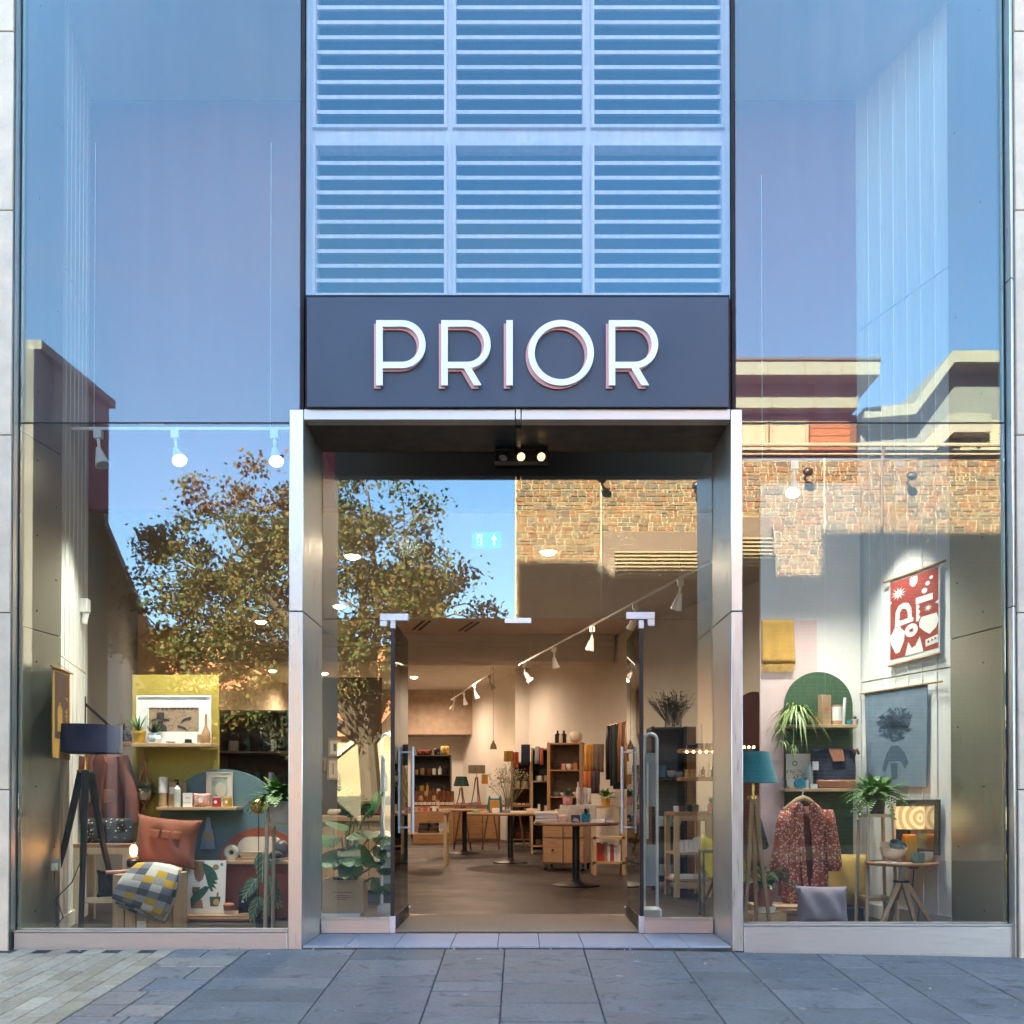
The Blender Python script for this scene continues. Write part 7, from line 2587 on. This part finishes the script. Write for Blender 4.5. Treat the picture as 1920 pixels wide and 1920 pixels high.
# two lamps near the back wall
y = 15.5
q = S(y)
zc_ = W(870, 1514, y).z
T = thing('side_cabinet', 'low walnut cabinet carrying two lamps at the back of the shop', 'cabinet', (W(890, 1500, y).x, y + .2, FZ))
obj('body', GB(95 * q, .5, zc_ - FZ), WALNUT, T)
for i in (-1, 0, 1):
    g = G(); g.cb((i * 30 * q, -.255, .06), 28 * q, .009, zc_ - FZ - .12); obj('drawer_front', g, OAK, T)
tripod_lamp('small wooden tripod lamp with a dark green tapered shade at the back', (W(865, 1500, y).x, y, zc_), W(865, 1456, y).z - zc_, (15 * q, 10 * q, 18 * q), M('dark_green_shade', (.015, .045, .045), .9), WALNUTZ, False, .018, .04, .13, True)
tripod_lamp('lit tripod lamp with a grey green drum shade glowing on the back wall', (W(893, 1500, y).x, y + .2, zc_), W(893, 1435, y + .2).z - zc_, (16 * q, 16 * q, 15 * q), M('grey_green_shade', (.20, .17, .11), .9), WALNUTZ, True, .018, .09, .14, True)
point((W(893, 1500, y).x, y + .2, W(893, 1440, y).z), .9, (1, .62, .28), .05)
p, w, h = E(903, 915, 1452, 1470, 17)
one('paper_card', 'orange printed paper pinned by the lit lamp', 'poster', GB(w, .01, h), M('orange_card', (.55, .26, .06), .8), (p.x, 17, p.z))

# mirrors / arch and pendants on the right wall
p, w, h = E(944, 958, 1372, 1430, 18.0)
g = G(); g.prism(arch_pts(w, h), -.015, .015)
one('arch_mirror', 'tall dark arched mirror far down the right wall', 'mirror', g, M('smoky_mirror', (.10, .09, .06), .25, .4), (p.x, 17.6, p.z))
p = W(925, 1403, 14.0)
T = thing('pendant_lamp', 'small dark pendant lamp hanging near the arched mirror', 'lamp', p)
g = G(); g.lathe([(.075, -.02), (.06, .06), (.025, .12), (.02, .16), (1e-5, .165)], n=16); obj('shade', g, M('dark_brass', (.16, .12, .06), .4, .6), T)
g = G(); g.cyl((0, 0, .16), (0, 0, CZ - p.z), .004, None, 6); obj('cord', g, BLACKM, T)

# clothes shelving units down the right side
T, w_, H_, zz = shelving('oak_shelving', 'tall oak shelving of books and cards halfway down the shop', 1030, 1097, 1392, 1512, 9.2, .42, 4, OAKZ, WALNUT, RW * .6, sidew=.05)
fill(T, w_, zz, .42, ['book', 'box', 'bowl'], 'the tall oak shelving', 'stock on the tall oak shelving', 14, None, 'gift', [PAPER, TERRA, CREAM, CHAR, DENIM, PINKC, GREENP], (.03, .055), (.09, .16), .008)
q = S(9.2)
for (px, kind, c, lab) in ((1046, 'b', BLACKM, 'black bottle on top of the tall oak shelving'), (1058, 'b', BLACKM, 'second black bottle on top of the tall oak shelving'), (1052, 'j', CREAM, 'cream jar between the black bottles'), (1066, 'x', PAPER, 'white tag box on top of the tall oak shelving'), (1080, 'r', CREAM, 'round cream vase at the right of the tall oak shelving top')):
    g = bottle_g(.045, .20) if kind == 'b' else jar_g(.05, .13) if kind == 'j' else GB(.07, .05, .1) if kind == 'x' else None
    if g is None:
        g = G(); g.sph((0, 0, .10), (.11, .09, .10), 18, 10)
    one('vase' if kind in 'br' else 'jar' if kind == 'j' else 'box', lab, 'vase' if kind in 'br' else 'jar' if kind == 'j' else 'box', g, c, (W(px, 1500, 9.3).x, 9.4, FZ + H_ + .002))
T, w_, H_, zz = shelving('pine_shelving', 'open pine shelving left of the tall oak shelving', 996, 1034, 1402, 1530, 10.5, .4, 3, PINEZ, CHAR, 0)
fill(T, w_, zz, .4, ['box', 'book', 'jar'], 'the open pine shelving', 'stock on the open pine shelving', 5, None, 'gift', [PAPER, CREAM, KRAFT, CHAR, BRN], (.04, .07), (.08, .15), .02)
# hung textiles
for (x0, x1, ya, yb_, y, c, lab) in ((978, 993, 1396, 1435, 10.3, NAVY, 'navy cushion cover hung above the pine shelving'), (1003, 1012, 1400, 1432, 10.2, GREYM, 'grey cloth hung beside the navy cover'), (1012, 1018, 1402, 1434, 10.2, M('coral_cloth', (.55, .12, .09), .9), 'coral cloth hung on the pine shelving'),
                              (945, 962, 1408, 1428, 12, OCHRE, 'ochre cushion below the arched mirror'), (962, 972, 1410, 1440, 12.2, dots_mat('coral_weave', (.5, .12, .06), (.6, .4, .3), 20, .3), 'coral woven cloth beside the ochre cushion'),
                              (1096, 1112, 1396, 1446, 7.8, M('orange_block', (.55, .26, .05), .9), 'orange and yellow colour block blanket, upper part'), (1094, 1110, 1446, 1478, 7.7, M('orange_rust_block', (.48, .13, .04), .9), 'orange rust blanket hanging below the yellow one'),
                              (1112, 1132, 1395, 1448, 7.6, M('taupe_cloth', (.17, .12, .09), .9), 'taupe throw hanging beside the orange blanket'), (1108, 1124, 1446, 1488, 7.5, M('plum_cloth', (.06, .035, .05), .9), 'dark plum throw hanging low'), (1094, 1108, 1478, 1508, 7.4, CREAM, 'cream throw hanging lowest by the yellow pot')):
    p, w, h = E(x0, x1, ya, yb_, y)
    T = thing('hanging_textile', lab, 'textile', (p.x, y, p.z))
    sheet_obj('cloth', [(h, -w / 2, w / 2), (h * .6, -w * .5, w * .5), (h * .3, -w * .51, w * .49), (0, -w * .5, w * .52)], 0, .02, 5, int(x0), c, T, .02)
# rail of belts and scarves
y = 6.3
A, B = W(1138, 1362, y + 1.2), W(1206, 1350, y - .4)
B.z = A.z
T = thing('clothes_rail', 'high brass rail of hanging belts and scarves on the right wall', 'rail', A)
g = G(); g.tube([(0, 0, 0), B - A], .012, 8); obj('bar', g, BRASS, T)
for i, (f_, L_, c, lab) in enumerate(((.08, .85, BLACKM, 'black belt at the far end of the brass rail'), (.2, .95, NAVY, 'navy scarf on the brass rail'), (.3, 1.0, M('bottle_green_cloth', (.018, .035, .022), .9), 'dark green scarf on the brass rail'), (.42, .9, TAN, 'tan belt on the brass rail'), (.52, 1.0, BRN, 'chestnut scarf on the brass rail'), (.62, .95, OAK, 'brown belt on the brass rail'), (.72, .9, TAN, 'wide tan strap on the brass rail'), (.84, 1.0, CREAM, 'cream scarf nearest on the brass rail'))):
    c_ = A.lerp(B, f_)
    T = thing('hanging_scarf', lab, 'scarf', c_ - V((0, 0, L_ * .9)))
    sheet_obj('cloth', [(L_ * .9, -.03, .03), (L_ * .6, -.05, .05), (0, -.045, .055)], 0, .02, 4, i, c, T, .02)

# yellow potted plant on a pine stool rack
y = 5.9
p, w, h = E(1112, 1172, 1511, 1610, y)
T = thing('pine_rack', 'small pine display rack with books beside the right door', 'rack', (p.x, y + .15, FZ))
zt = p.z + h - FZ
for sx in (-1, 1):
    for sy in (-1, 1):
        g = G(); g.cb((sx * (w / 2 - .02), sy * .16, 0), .04, .04, zt - .03); obj('leg', g, PINEZ, T)
for z in (.14, zt * .52, zt - .029):
    g = G(); g.cb((0, 0, z), w, .36, .028); obj('shelf', g, PINE if z < zt - .05 else OAK, T)
potted('potted_plant', 'bushy plant in a yellow pot on the small pine rack', (W(1138, 1500, y).x, y + .1, FZ + zt), 9 * S(y), 14 * S(y), MUSTPOT, 'bushy', .17)
for i in range(7):
    x = p.x - w / 2 + .08 + i * (w - .16) / 6
    one('book', 'upright book, %s on the small pine rack' % ORD[i], 'book', GB(.05, .14, rr_.uniform(.18, .26)), PK[rr_.randrange(8)], (x, y + .1, FZ + .169), 'books on the small pine rack')
# drawer unit behind the nearest table
y = 6.6
p, w, h = E(1025, 1106, 1548, 1590, y)
T = thing('drawer_unit', 'oak drawer unit on castors behind the nearest table', 'cabinet', (p.x, y + .25, FZ), -.25)
zt = W(1060, 1520, y).z - FZ
g = G(); g.cb((0, 0, .09), w, .5, zt - .09); obj('carcass', g, OAK, T, bevel=.004)
for i in range(2):
    for s_ in (-1, 1):
        g = G(); g.cb((s_ * w * .245, -.262, .11 + (zt - .13) * .5 * i), w * .46, .022, (zt - .13) * .47); fr_ = obj('drawer_front', g, OAK, T, bevel=.003)
        g = G(); g.cyl((s_ * w * .245, -.30, .11 + (zt - .13) * (.5 * i + .25)), (s_ * w * .245, -.274, .11 + (zt - .13) * (.5 * i + .25)), .014, None, 8); obj('knob', g, BLACKM, fr_)
for sx in (-1, 1):
    for sy in (-1, 1):
        g = G(); g.cyl((sx * w * .44 - .015, sy * .2, .042), (sx * w * .44 + .015, sy * .2, .042), .042, None, 14); obj('castor', g, BLACKM, T)

# glazed dark cabinet, shelves and rack behind the right sidelight
y = 3.9
T, w_, H_, zz = shelving('dark_cabinet', 'tall dark cabinet of glassware behind the right sidelight', 1222, 1288, 1362, 1500, y, .45, 3, BLACKM, M('cabinet_back', (.12, .13, .14), .5), 0)
fill(T, w_, zz, .45, ['jar', 'bowl'], 'the dark cabinet', 'glassware in the tall dark cabinet', 31, None, 'glassware', [M('pale_green_glass', (.50, .60, .42), .15), M('clear_ware', (.66, .68, .64), .2), DENIM, PAPER], (.035, .05), (.08, .13), .012)
g = G(); g.box(w_ / 2 + .001, w_ / 2 + .10, -.2, .2, 0, H_); obj('end_panel', g, OAKZ, T)
zt = FZ + H_
for (px, lab, kind) in ((1256, 'loose dark foliage in a clear vase on the dark cabinet', 0), (1272, 'dense dark bunch of stems in a clear vase on the dark cabinet', 1)):
    T2 = thing('foliage_vase', lab, 'vase', (W(px, 1500, y + .15).x, y + .2, zt + .001))
    g = G(); g.lathe([(.04, 0), (.045, .02), (.045, .17), (.041, .17), (.041, .02), (1e-5, .012)], n=16); obj('vase', g, GLASSJ, T2)
    g = G()
    for i in range(90):
        a = random.uniform(0, 2 * pi); el = random.uniform(1.0 if kind else .9, 1.5)
        d = V((cos(a) * cos(el), sin(a) * cos(el), sin(el)))
        e = d * random.uniform(.25, .42) + V((-.04 if not kind else 0, 0, 0))
        g.tube([(0, 0, .02), e], .0018, 3, False)
        for k_ in range(3 if kind else 2):
            g.leaf(e * random.uniform(.6, 1), (cos(a), sin(a), .6), .05, .018, .2, 2)
    obj('foliage', g, M('dark_foliage', (.03, .04, .015), .8, island=.4) if kind else M('brown_foliage', (.06, .04, .02), .8), T2)
y = 3.4
q = S(y)
for j, (ya, yb_, lab) in enumerate(((1404, 1411, 'upper wooden wall shelf of candles behind the right sidelight'), (1457, 1464, 'lower wooden wall shelf of candles behind the right sidelight'))):
    p, w, h = E(1276, 1352, ya, yb_, y)
    one('wall_shelf', lab, 'shelf', GB(w, .24, h), OAK, (p.x, y + .12, p.z), bevel=.003)
    zt = p.z + h
    X = lambda px: W(px, 1500, y + .08).x
    if j == 0:
        one('small_box', 'flat navy box on the upper candle shelf', 'box', GB(16 * q, .08, 8 * q), NAVY, (X(1296), y + .1, zt))
        for px, c, lb in ((1309, CHAR, 'dark candle jar beside the navy box'), (1316, BLACKM, 'black candle jar under the tall candle'), (1326, CHAR, 'striped candle jar at the right of the upper candle shelf'), (1333, CREAM, 'cream candle jar at the end of the upper candle shelf')):
            one('candle_jar', lb, 'candle', jar_g(4.5 * q, 11 * q), c, (X(px), y + .1, zt))
        g = G(); g.tube([(0, 0, 0), (0, 0, 36 * q)], [2 * q, 1.6 * q], 10); one('taper_candle', 'tall white taper candle on the upper candle shelf', 'candle', g, M('white_wax', (.7, .68, .6), .4), (X(1316), y + .1, zt + 11 * q))
        T = thing('string_lights', 'row of small warm bulbs along the front of the upper candle shelf', 'string lights', (p.x, y - .01, zt - .02))
        g = G(); g.tube([(-w / 2, 0, .0), (w / 2, 0, 0)], .003, 5); obj('wire', g, BLACKM, T)
        for i in range(5):
            g = G(); g.sph((-w * .35 + w * .16 * i, -.01, -.012), .013, 10, 6); obj('bulb', g, BULB, T)
    else:
        for px, hh, lb in ((1313, 36, 'white taper candle at the left of the lower candle shelf'), (1330, 32, 'white taper candle at the right of the lower candle shelf')):
            T = thing('candle_holder', lb, 'candle', (X(px), y + .1, zt))
            g = G(); g.tube([(0, 0, 4 * q), (0, 0, hh * q)], [2 * q, 1.5 * q], 10); obj('candle', g, M('ivory_wax', (.68, .62, .52), .4), T)
            g = G(); g.lathe([(6 * q, 0), (6 * q, 1 * q), (2.5 * q, 2 * q), (2.6 * q, 5 * q), (1e-5, 5 * q)], n=14); obj('holder', g, BRASS, T)
        for i, px in enumerate((1288, 1297, 1302)):
            g = G(); g.tube([(0, 0, 0), (0, 0, 15 * q)], [3.4 * q, 3 * q], 12); one('pillar_candle', ('honey pillar candle nearest the cabinet', 'honey pillar candle in the middle', 'short honey pillar candle by the taper')[i], 'candle', g, M('honey_wax', (.45, .27, .11), .5), (X(px), y + .1, zt))
        for i, px in enumerate((1320, 1338)):
            one('small_vase', ('brown glass vase between the tapers', 'dark vase at the end of the lower candle shelf')[i], 'vase', bottle_g(4 * q, 20 * q), AMBER if i == 0 else BLACKM, (X(px), y + .12, zt))
y = 3.1
p, w, h = E(1260, 1356, 1522, 1640, y)
T = thing('pine_rack', 'open pine rack with white boxes behind the right sidelight', 'rack', (p.x, y + .2, FZ), .12)
zt = p.z + h - FZ
for i in range(3):
    for sy in (-1, 1):
        g = G(); g.cb(((-w / 2 + .025, w * .18, w / 2 - .025)[i], sy * .17, 0), .05, .045, zt - .04); obj('leg', g, PINEZ, T)
for z in (.16, zt * .50, zt - .039):
    g = G(); g.cb((0, 0, z), w, .38, .036 if z > zt - .1 else .022); obj('shelf', g, PINE if z < zt - .1 else OAK, T)
g = G(); g.box(-w / 2 + .05, w / 2 - .05, -.19, -.17, zt - .09, zt - .04); g.box(-w / 2 + .05, w / 2 - .05, -.19, -.17, .09, .15); obj('rail', g, PINE, T)
for i in range(7):
    one('white_box', 'small white box, %s in the row on the pine rack' % ORD[i], 'box', GB(.042, .1, .115), PAPER, (p.x - w * .38 + i * .046, y + .12, FZ + zt * .50 + .023), 'white boxes on the pine rack')
g = G(); g.prism(circ(0, .075, .065, 22, .075), -.008, .008); one('white_plate', 'oval white plate standing beside the row of white boxes', 'plate', g, PAPER, (p.x - w * .0 + .02, y + .1, FZ + zt * .50 + .023))
for i, (dx, c, lb) in enumerate(((-.14, PAPER, 'flat white books at the left of the rack bottom'), (.05, CREAM, 'cream card pile at the right of the rack bottom'))):
    one('paper_pile', lb, 'paper', GB(.2, .2, .035), c, (p.x + dx, y + .1, FZ + .183), bevel=.003)
X = lambda px: W(px, 1500, y + .1).x
for i, (px, s_, c, lb) in enumerate(((1268, .04, PAPER, 'white tin on the pine rack top'), (1278, .04, M('dark_tin', (.06, .04, .07), .4), 'dark striped tin on the pine rack top'), (1292, .05, CHAR, 'black jars on a small dish on the pine rack top'), (1304, .05, M('olive_jar', (.16, .14, .06), .4), 'olive jar on the pine rack top'), (1320, .06, PAPER, 'white flat dish on the pine rack top'))):
    one('small_jar', lb, 'jar', jar_g(s_ * .7, s_ * (1.4 if i < 4 else .3)), c, (X(px), y + .1, FZ + zt))
potted('potted_cactus', 'small cactus in a pink faceted pot by the right jamb', (X(1334), y + .08, FZ + zt), .045, .085, PINKC, 'hexcactus', .08)
# yellow chair seen by the right jamb
y = 1.7
T = thing('yellow_chair', 'mustard yellow shell chair with black legs by the right jamb', 'chair', (W(1380, 1500, y).x, y, FZ), .5)
g = G(); N_ = 10
for i in range(N_ + 1):
    for j in range(N_ + 1):
        a, b = 2 * i / N_ - 1, j / N_
        prof = [(-.22, .30), (.16, .27), (.24, .42), (.26, .62)]
        t_ = b * 3; i0 = min(2, int(t_)); f_ = t_ - i0
        yy_, zz_ = prof[i0][0] + (prof[i0 + 1][0] - prof[i0][0]) * f_, prof[i0][1] + (prof[i0 + 1][1] - prof[i0][1]) * f_
        wd_ = .24 * (1 - .25 * abs(2 * b - 1) ** 2)
        g.v.append(V((a * wd_, yy_ - .06 * a * a, zz_ + .05 * a * a)))
for i in range(N_):
    for j in range(N_):
        q_ = i * (N_ + 1) + j
        g.f.append([q_, q_ + N_ + 1, q_ + N_ + 2, q_ + 1]); g.m.append(0)
o = obj('shell', g, M('mustard_shell', (.24, .20, .012), .5), T, smooth=60); s_ = o.modifiers.new('thickness', 'SOLIDIFY'); s_.thickness = .02
for sx in (-1, 1):
    for sy in (-1, 1):
        g = G(); g.tube([(sx * .22, sy * .22, 0), (sx * .14, sy * .12, .28)], .012, 8); obj('leg', g, BLACKM, T)
p, w, h = E(1318, 1345, 1594, 1606, 1.55)
T = thing('folding_stool', 'thin black metal stool frame behind the right sidelight', 'stool', (W(1322, 1500, 1.55).x, 1.6, FZ))
zt = W(1322, 1594, 1.55).z - FZ
g = G(); g.cb((.05, 0, zt - .02), .16, .2, .02); obj('seat', g, BLACKM, T)
for sx in (0, 1):
    for sy in (-1, 1):
        g = G(); g.tube([(-.02 + .14 * sx, sy * .1, 0), (-.02 + .14 * sx, sy * .09, zt - .02)], .009, 6); obj('leg', g, BLACKM, T)

# shelving glimpsed behind the left window partitions
T, w_, H_, zz = shelving('dark_shelving', 'dark shelving of pots glimpsed between the mustard panel and the jamb', 405, 560, 1330, 1560, 4.2, .4, 4, WALNUTZ, BRN, 0)
fill(T, w_, zz, .4, ['jar', 'box', 'bottle', 'book'], 'the dark left window shelving', 'stock on the dark shelving behind the left window', 77, None, 'gift', [PAPER, CREAM, TERRA, CHAR, KRAFT, DENIM, GREENP], (.04, .06), (.1, .18), .04)
# arch and pot on the far right wall seen past the right jamb
p, w, h = E(1385, 1424, 1297, 1600, 3.2)
g = G(); g.prism(arch_pts(w * 1.6, p.z + h - FZ), -.012, .012)
one('arch_board', 'rust brown round topped board past the right jamb', 'board', g, RUSTP, (p.x + .05, 3.2, FZ))
p, w, h = E(1380, 1412, 1390, 1402, 2.9)
one('wall_shelf', 'small dark shelf with warm lights past the right jamb', 'shelf', GB(w * 1.6, .2, h), BLACKM, (p.x, 2.95, p.z - .05))
T = thing('string_lights', 'three tiny warm bulbs on the small dark shelf past the jamb', 'string lights', (W(1403, 1500, 2.84).x, 2.84, p.z + h - .06))
g = G(); g.tube([(-.08, 0, 0), (.08, 0, 0)], .003, 5); obj('wire', g, BLACKM, T)
for i in range(3):
    g = G(); g.sph((-.04 + .045 * i, -.012, .0), .012, 10, 6); obj('bulb', g, BULB, T)

# ---- ceiling lights
y0_ = W(1330, 1052, 3.2); y1_ = W(975, 1246, 11.5)
A, B = W(1335, 1050, 1.95), V((0, 0, 0))
zt = A.z
A.z = zt = min(zt, CZ - .12)
# solve the depth of the far end so the track stays level
d_far = (zt - EYE) * FPX / (HOR - 1246) - CAM_D
d_near = (zt - EYE) * FPX / (HOR - 1052) - CAM_D
A = W(1335, 1052, d_near); B = W(973, 1247, d_far)
track('long white track of spot heads running back over the shop', A, B, [(.10, (-.2, .3, -.9), False), (.27, (-.3, .2, -.9), False), (.48, (-.2, .2, -.9), False), (.72, (.2, .2, -.9), False), (.95, (.5, -.2, -.75), True)], SPOTG, hang=.3)
d1_, d2_ = (3.3 - EYE) * FPX / (HOR - 1257) - CAM_D, (3.3 - EYE) * FPX / (HOR - 1312) - CAM_D
track('second white track of spot heads farther back', W(928, 1257, d1_), W(846, 1312, d2_), [(.1, (.5, .4, -.8), False), (.4, (.3, .3, -.8), False), (.65, (.2, .3, -.9), False), (.92, (-.4, .2, -.8), False)], SPOTG, hang=.4)
DLW = ['highest in the tree reflection beside the left door', 'second highest left of the left door', 'largest in the left window tree', 'below the largest in the left window', 'lowest of the pair in the left window tree', 'upper left in the left sidelight', 'second in the left sidelight column', 'third in the left sidelight column', 'lowest in the left sidelight by the jamb', 'lowest right in the left sidelight', 'nearest beyond the open doorway, upper one', 'second beyond the open doorway', 'behind the left door glass near the hinge', 'by the jamb in the left window, upper', 'by the jamb in the left window, lower', 'over the stone wall reflection right of centre']
for i, (px, py) in enumerate(((661, 1043), (636, 1137), (489, 1166), (507, 1231), (511, 1258), (612, 1235), (608, 1263), (601, 1300), (615, 1346), (693, 1346), (805, 1243), (776, 1270), (743, 1302), (526, 1330), (527, 1347), (1028, 1035))):
    dd = (CZ - .02 - EYE) * FPX / (HOR - py) - CAM_D
    c = W(px, py, dd)
    T = thing('downlight', 'ceiling downlight glowing %s' % DLW[i], 'ceiling light', (c.x, c.y, CZ), 0, 'recessed ceiling downlights')
    g = G(); g.lathe([(.085, -.012), (.11, -.012), (.11, -.001), (.085, -.001)], n=20); obj('rim', g, WHITEM, T)
    g = G(); g.sph((0, 0, -.012), (.08, .08, .04), 18, 8); obj('lens', g, DOWNG, T)
# light from those lamps
for (x, y, e) in ((-1.2, 4.0, 95), (1.0, 4.8, 95), (-3.4, 6.5, 95), (-.6, 8.3, 95), (-3.8, 11.5, 110), (-1.0, 13.2, 110), (-4.8, 16.5, 110), (-2.2, 17.2, 110)):
    spot((x, y, CZ - .05), (x, y, 0), e * .098, (1, .73, .52), 165, .12)
# three spots in the soffit
y = .53
T = thing('soffit_spotlights', 'black box of three tilted spotlights under the doorway soffit', 'spotlight', (W(977, 856, y).x, y, ZS + .0))
z0 = W(977, 868, y).z - ZS
g = G(); w = 100 * S(y)
g.box(-w / 2, w / 2, -.02, .05, z0, z0 + .008); g.box(-w / 2, w / 2, .042, .05, z0 + .0085, -.0); g.box(-w / 2, -w / 2 + .008, -.02, .0415, z0 + .0085, -.0); g.box(w / 2 - .008, w / 2, -.02, .0415, z0 + .0085, .0)
obj('housing', g, BLACKM, T)
for i, (x, lit) in enumerate(((-.32, 0), (-.02, 1), (.36, 1))):
    a = V((.35, -.75, -.55)).normalized() if lit else V((-.3, -.4, -.8)).normalized()
    c = V((x * w, .01, z0 * .5))
    g = G(); g.tube([c - a * .03, c + a * .02], [.025, .036], 14); hd = obj('spot_head', g, BLACKM, T)
    g = G(); g.tube([c + a * .0205, c + a * .024], .03, 14); obj('lens', g, ME('soffit_spot_glow', (1, .66, .26), .10) if lit else GREYM, hd)
# green exit sign hanging inside over the doors
yx = 2.6
p, w, h = E(886, 940, 998, 1028, yx)
T = thing('exit_sign', 'green hanging exit sign with a running figure and an upward arrow', 'sign', (p.x, yx, p.z))
obj('panel', GB(w, .03, h), ME('exit_green', (.02, .42, .24), .02), T)
IW = ME('exit_white', (.75, .95, .85), .03)
g = G()
g.poly([(w * .12 + x * w * .1, -.0165, h * z) for x, z in [(-.9, .15), (.9, .15), (.9, .85), (-.9, .85)]][::1])
g.xf(Matrix.Translation((-w * .37, 0, 0)))
obj('door_symbol', g, IW, T)
EG = ME('exit_green_figure', (.02, .42, .24), .02)
g = G()
for pts in ([(-.015, .10), (.0, .10), (.015, .16), (.03, .155), (.032, .17), (.008, .18), (.015, .23), (-.01, .235), (-.035, .20), (-.04, .165), (-.028, .165), (-.02, .185), (-.012, .19), (-.018, .15), (-.04, .12), (-.035, .108)], circ(.008, .262, .017, 10)):
    g.poly([(x * w / .35 * .8 - w * .25, -.018, (z - .08) / .22 * h * .75 + h * .1) for x, z in pts])
obj('running_figure', g, EG, T, smooth=0)
g = G(); g.poly([(w * .25 + x * w, -.0165, z * h) for x, z in [(-.03, .15), (.03, .15), (.03, .5), (.11, .5), (0, .85), (-.11, .5), (-.03, .5)]]); obj('arrow', g, IW, T)
g = G(); g.cyl((0, 0, h), (0, 0, CZ - p.z), .005, None, 6); obj('hanger', g, WHITEM, T)

# slots and a smoke alarm in the shop ceiling
for i, (px, py) in enumerate(((791, 1172), (880, 1174))):
    dd = (CZ - EYE) * FPX / (HOR - py) - CAM_D
    c = W(px, py, dd)
    T = thing('ceiling_vent', ('dark slotted ceiling vent nearest the left door', 'dark slotted ceiling vent toward the middle of the shop')[i], 'vent', (c.x, c.y, CZ), .3)
    for k_ in (-1, 1):
        g = G(); g.box(-.03 + .05 * k_, .03 + .05 * k_ - .02, -.45, .45, -.008, -.001); obj('slot', g, BLACKM, T)
    g = G(); g.box(-.12, .12, -.5, .5, -.0009, -.0004); obj('plate', g, CEILM, T)
# more stock down the right side of the shop
T, w_, H_, zz = shelving('pine_shelving', 'open pine shelving of jars at the end of the right wall', 958, 996, 1428, 1545, 13.2, .4, 3, PINEZ, BRN, 0)
fill(T, w_, zz, .4, ['box', 'bottle', 'jar'], 'the far pine shelving', 'stock on the far pine shelving', 55, None, 'gift', [PAPER, CREAM, TERRA, CHAR, KRAFT, RUST], (.05, .08), (.1, .18), .02)
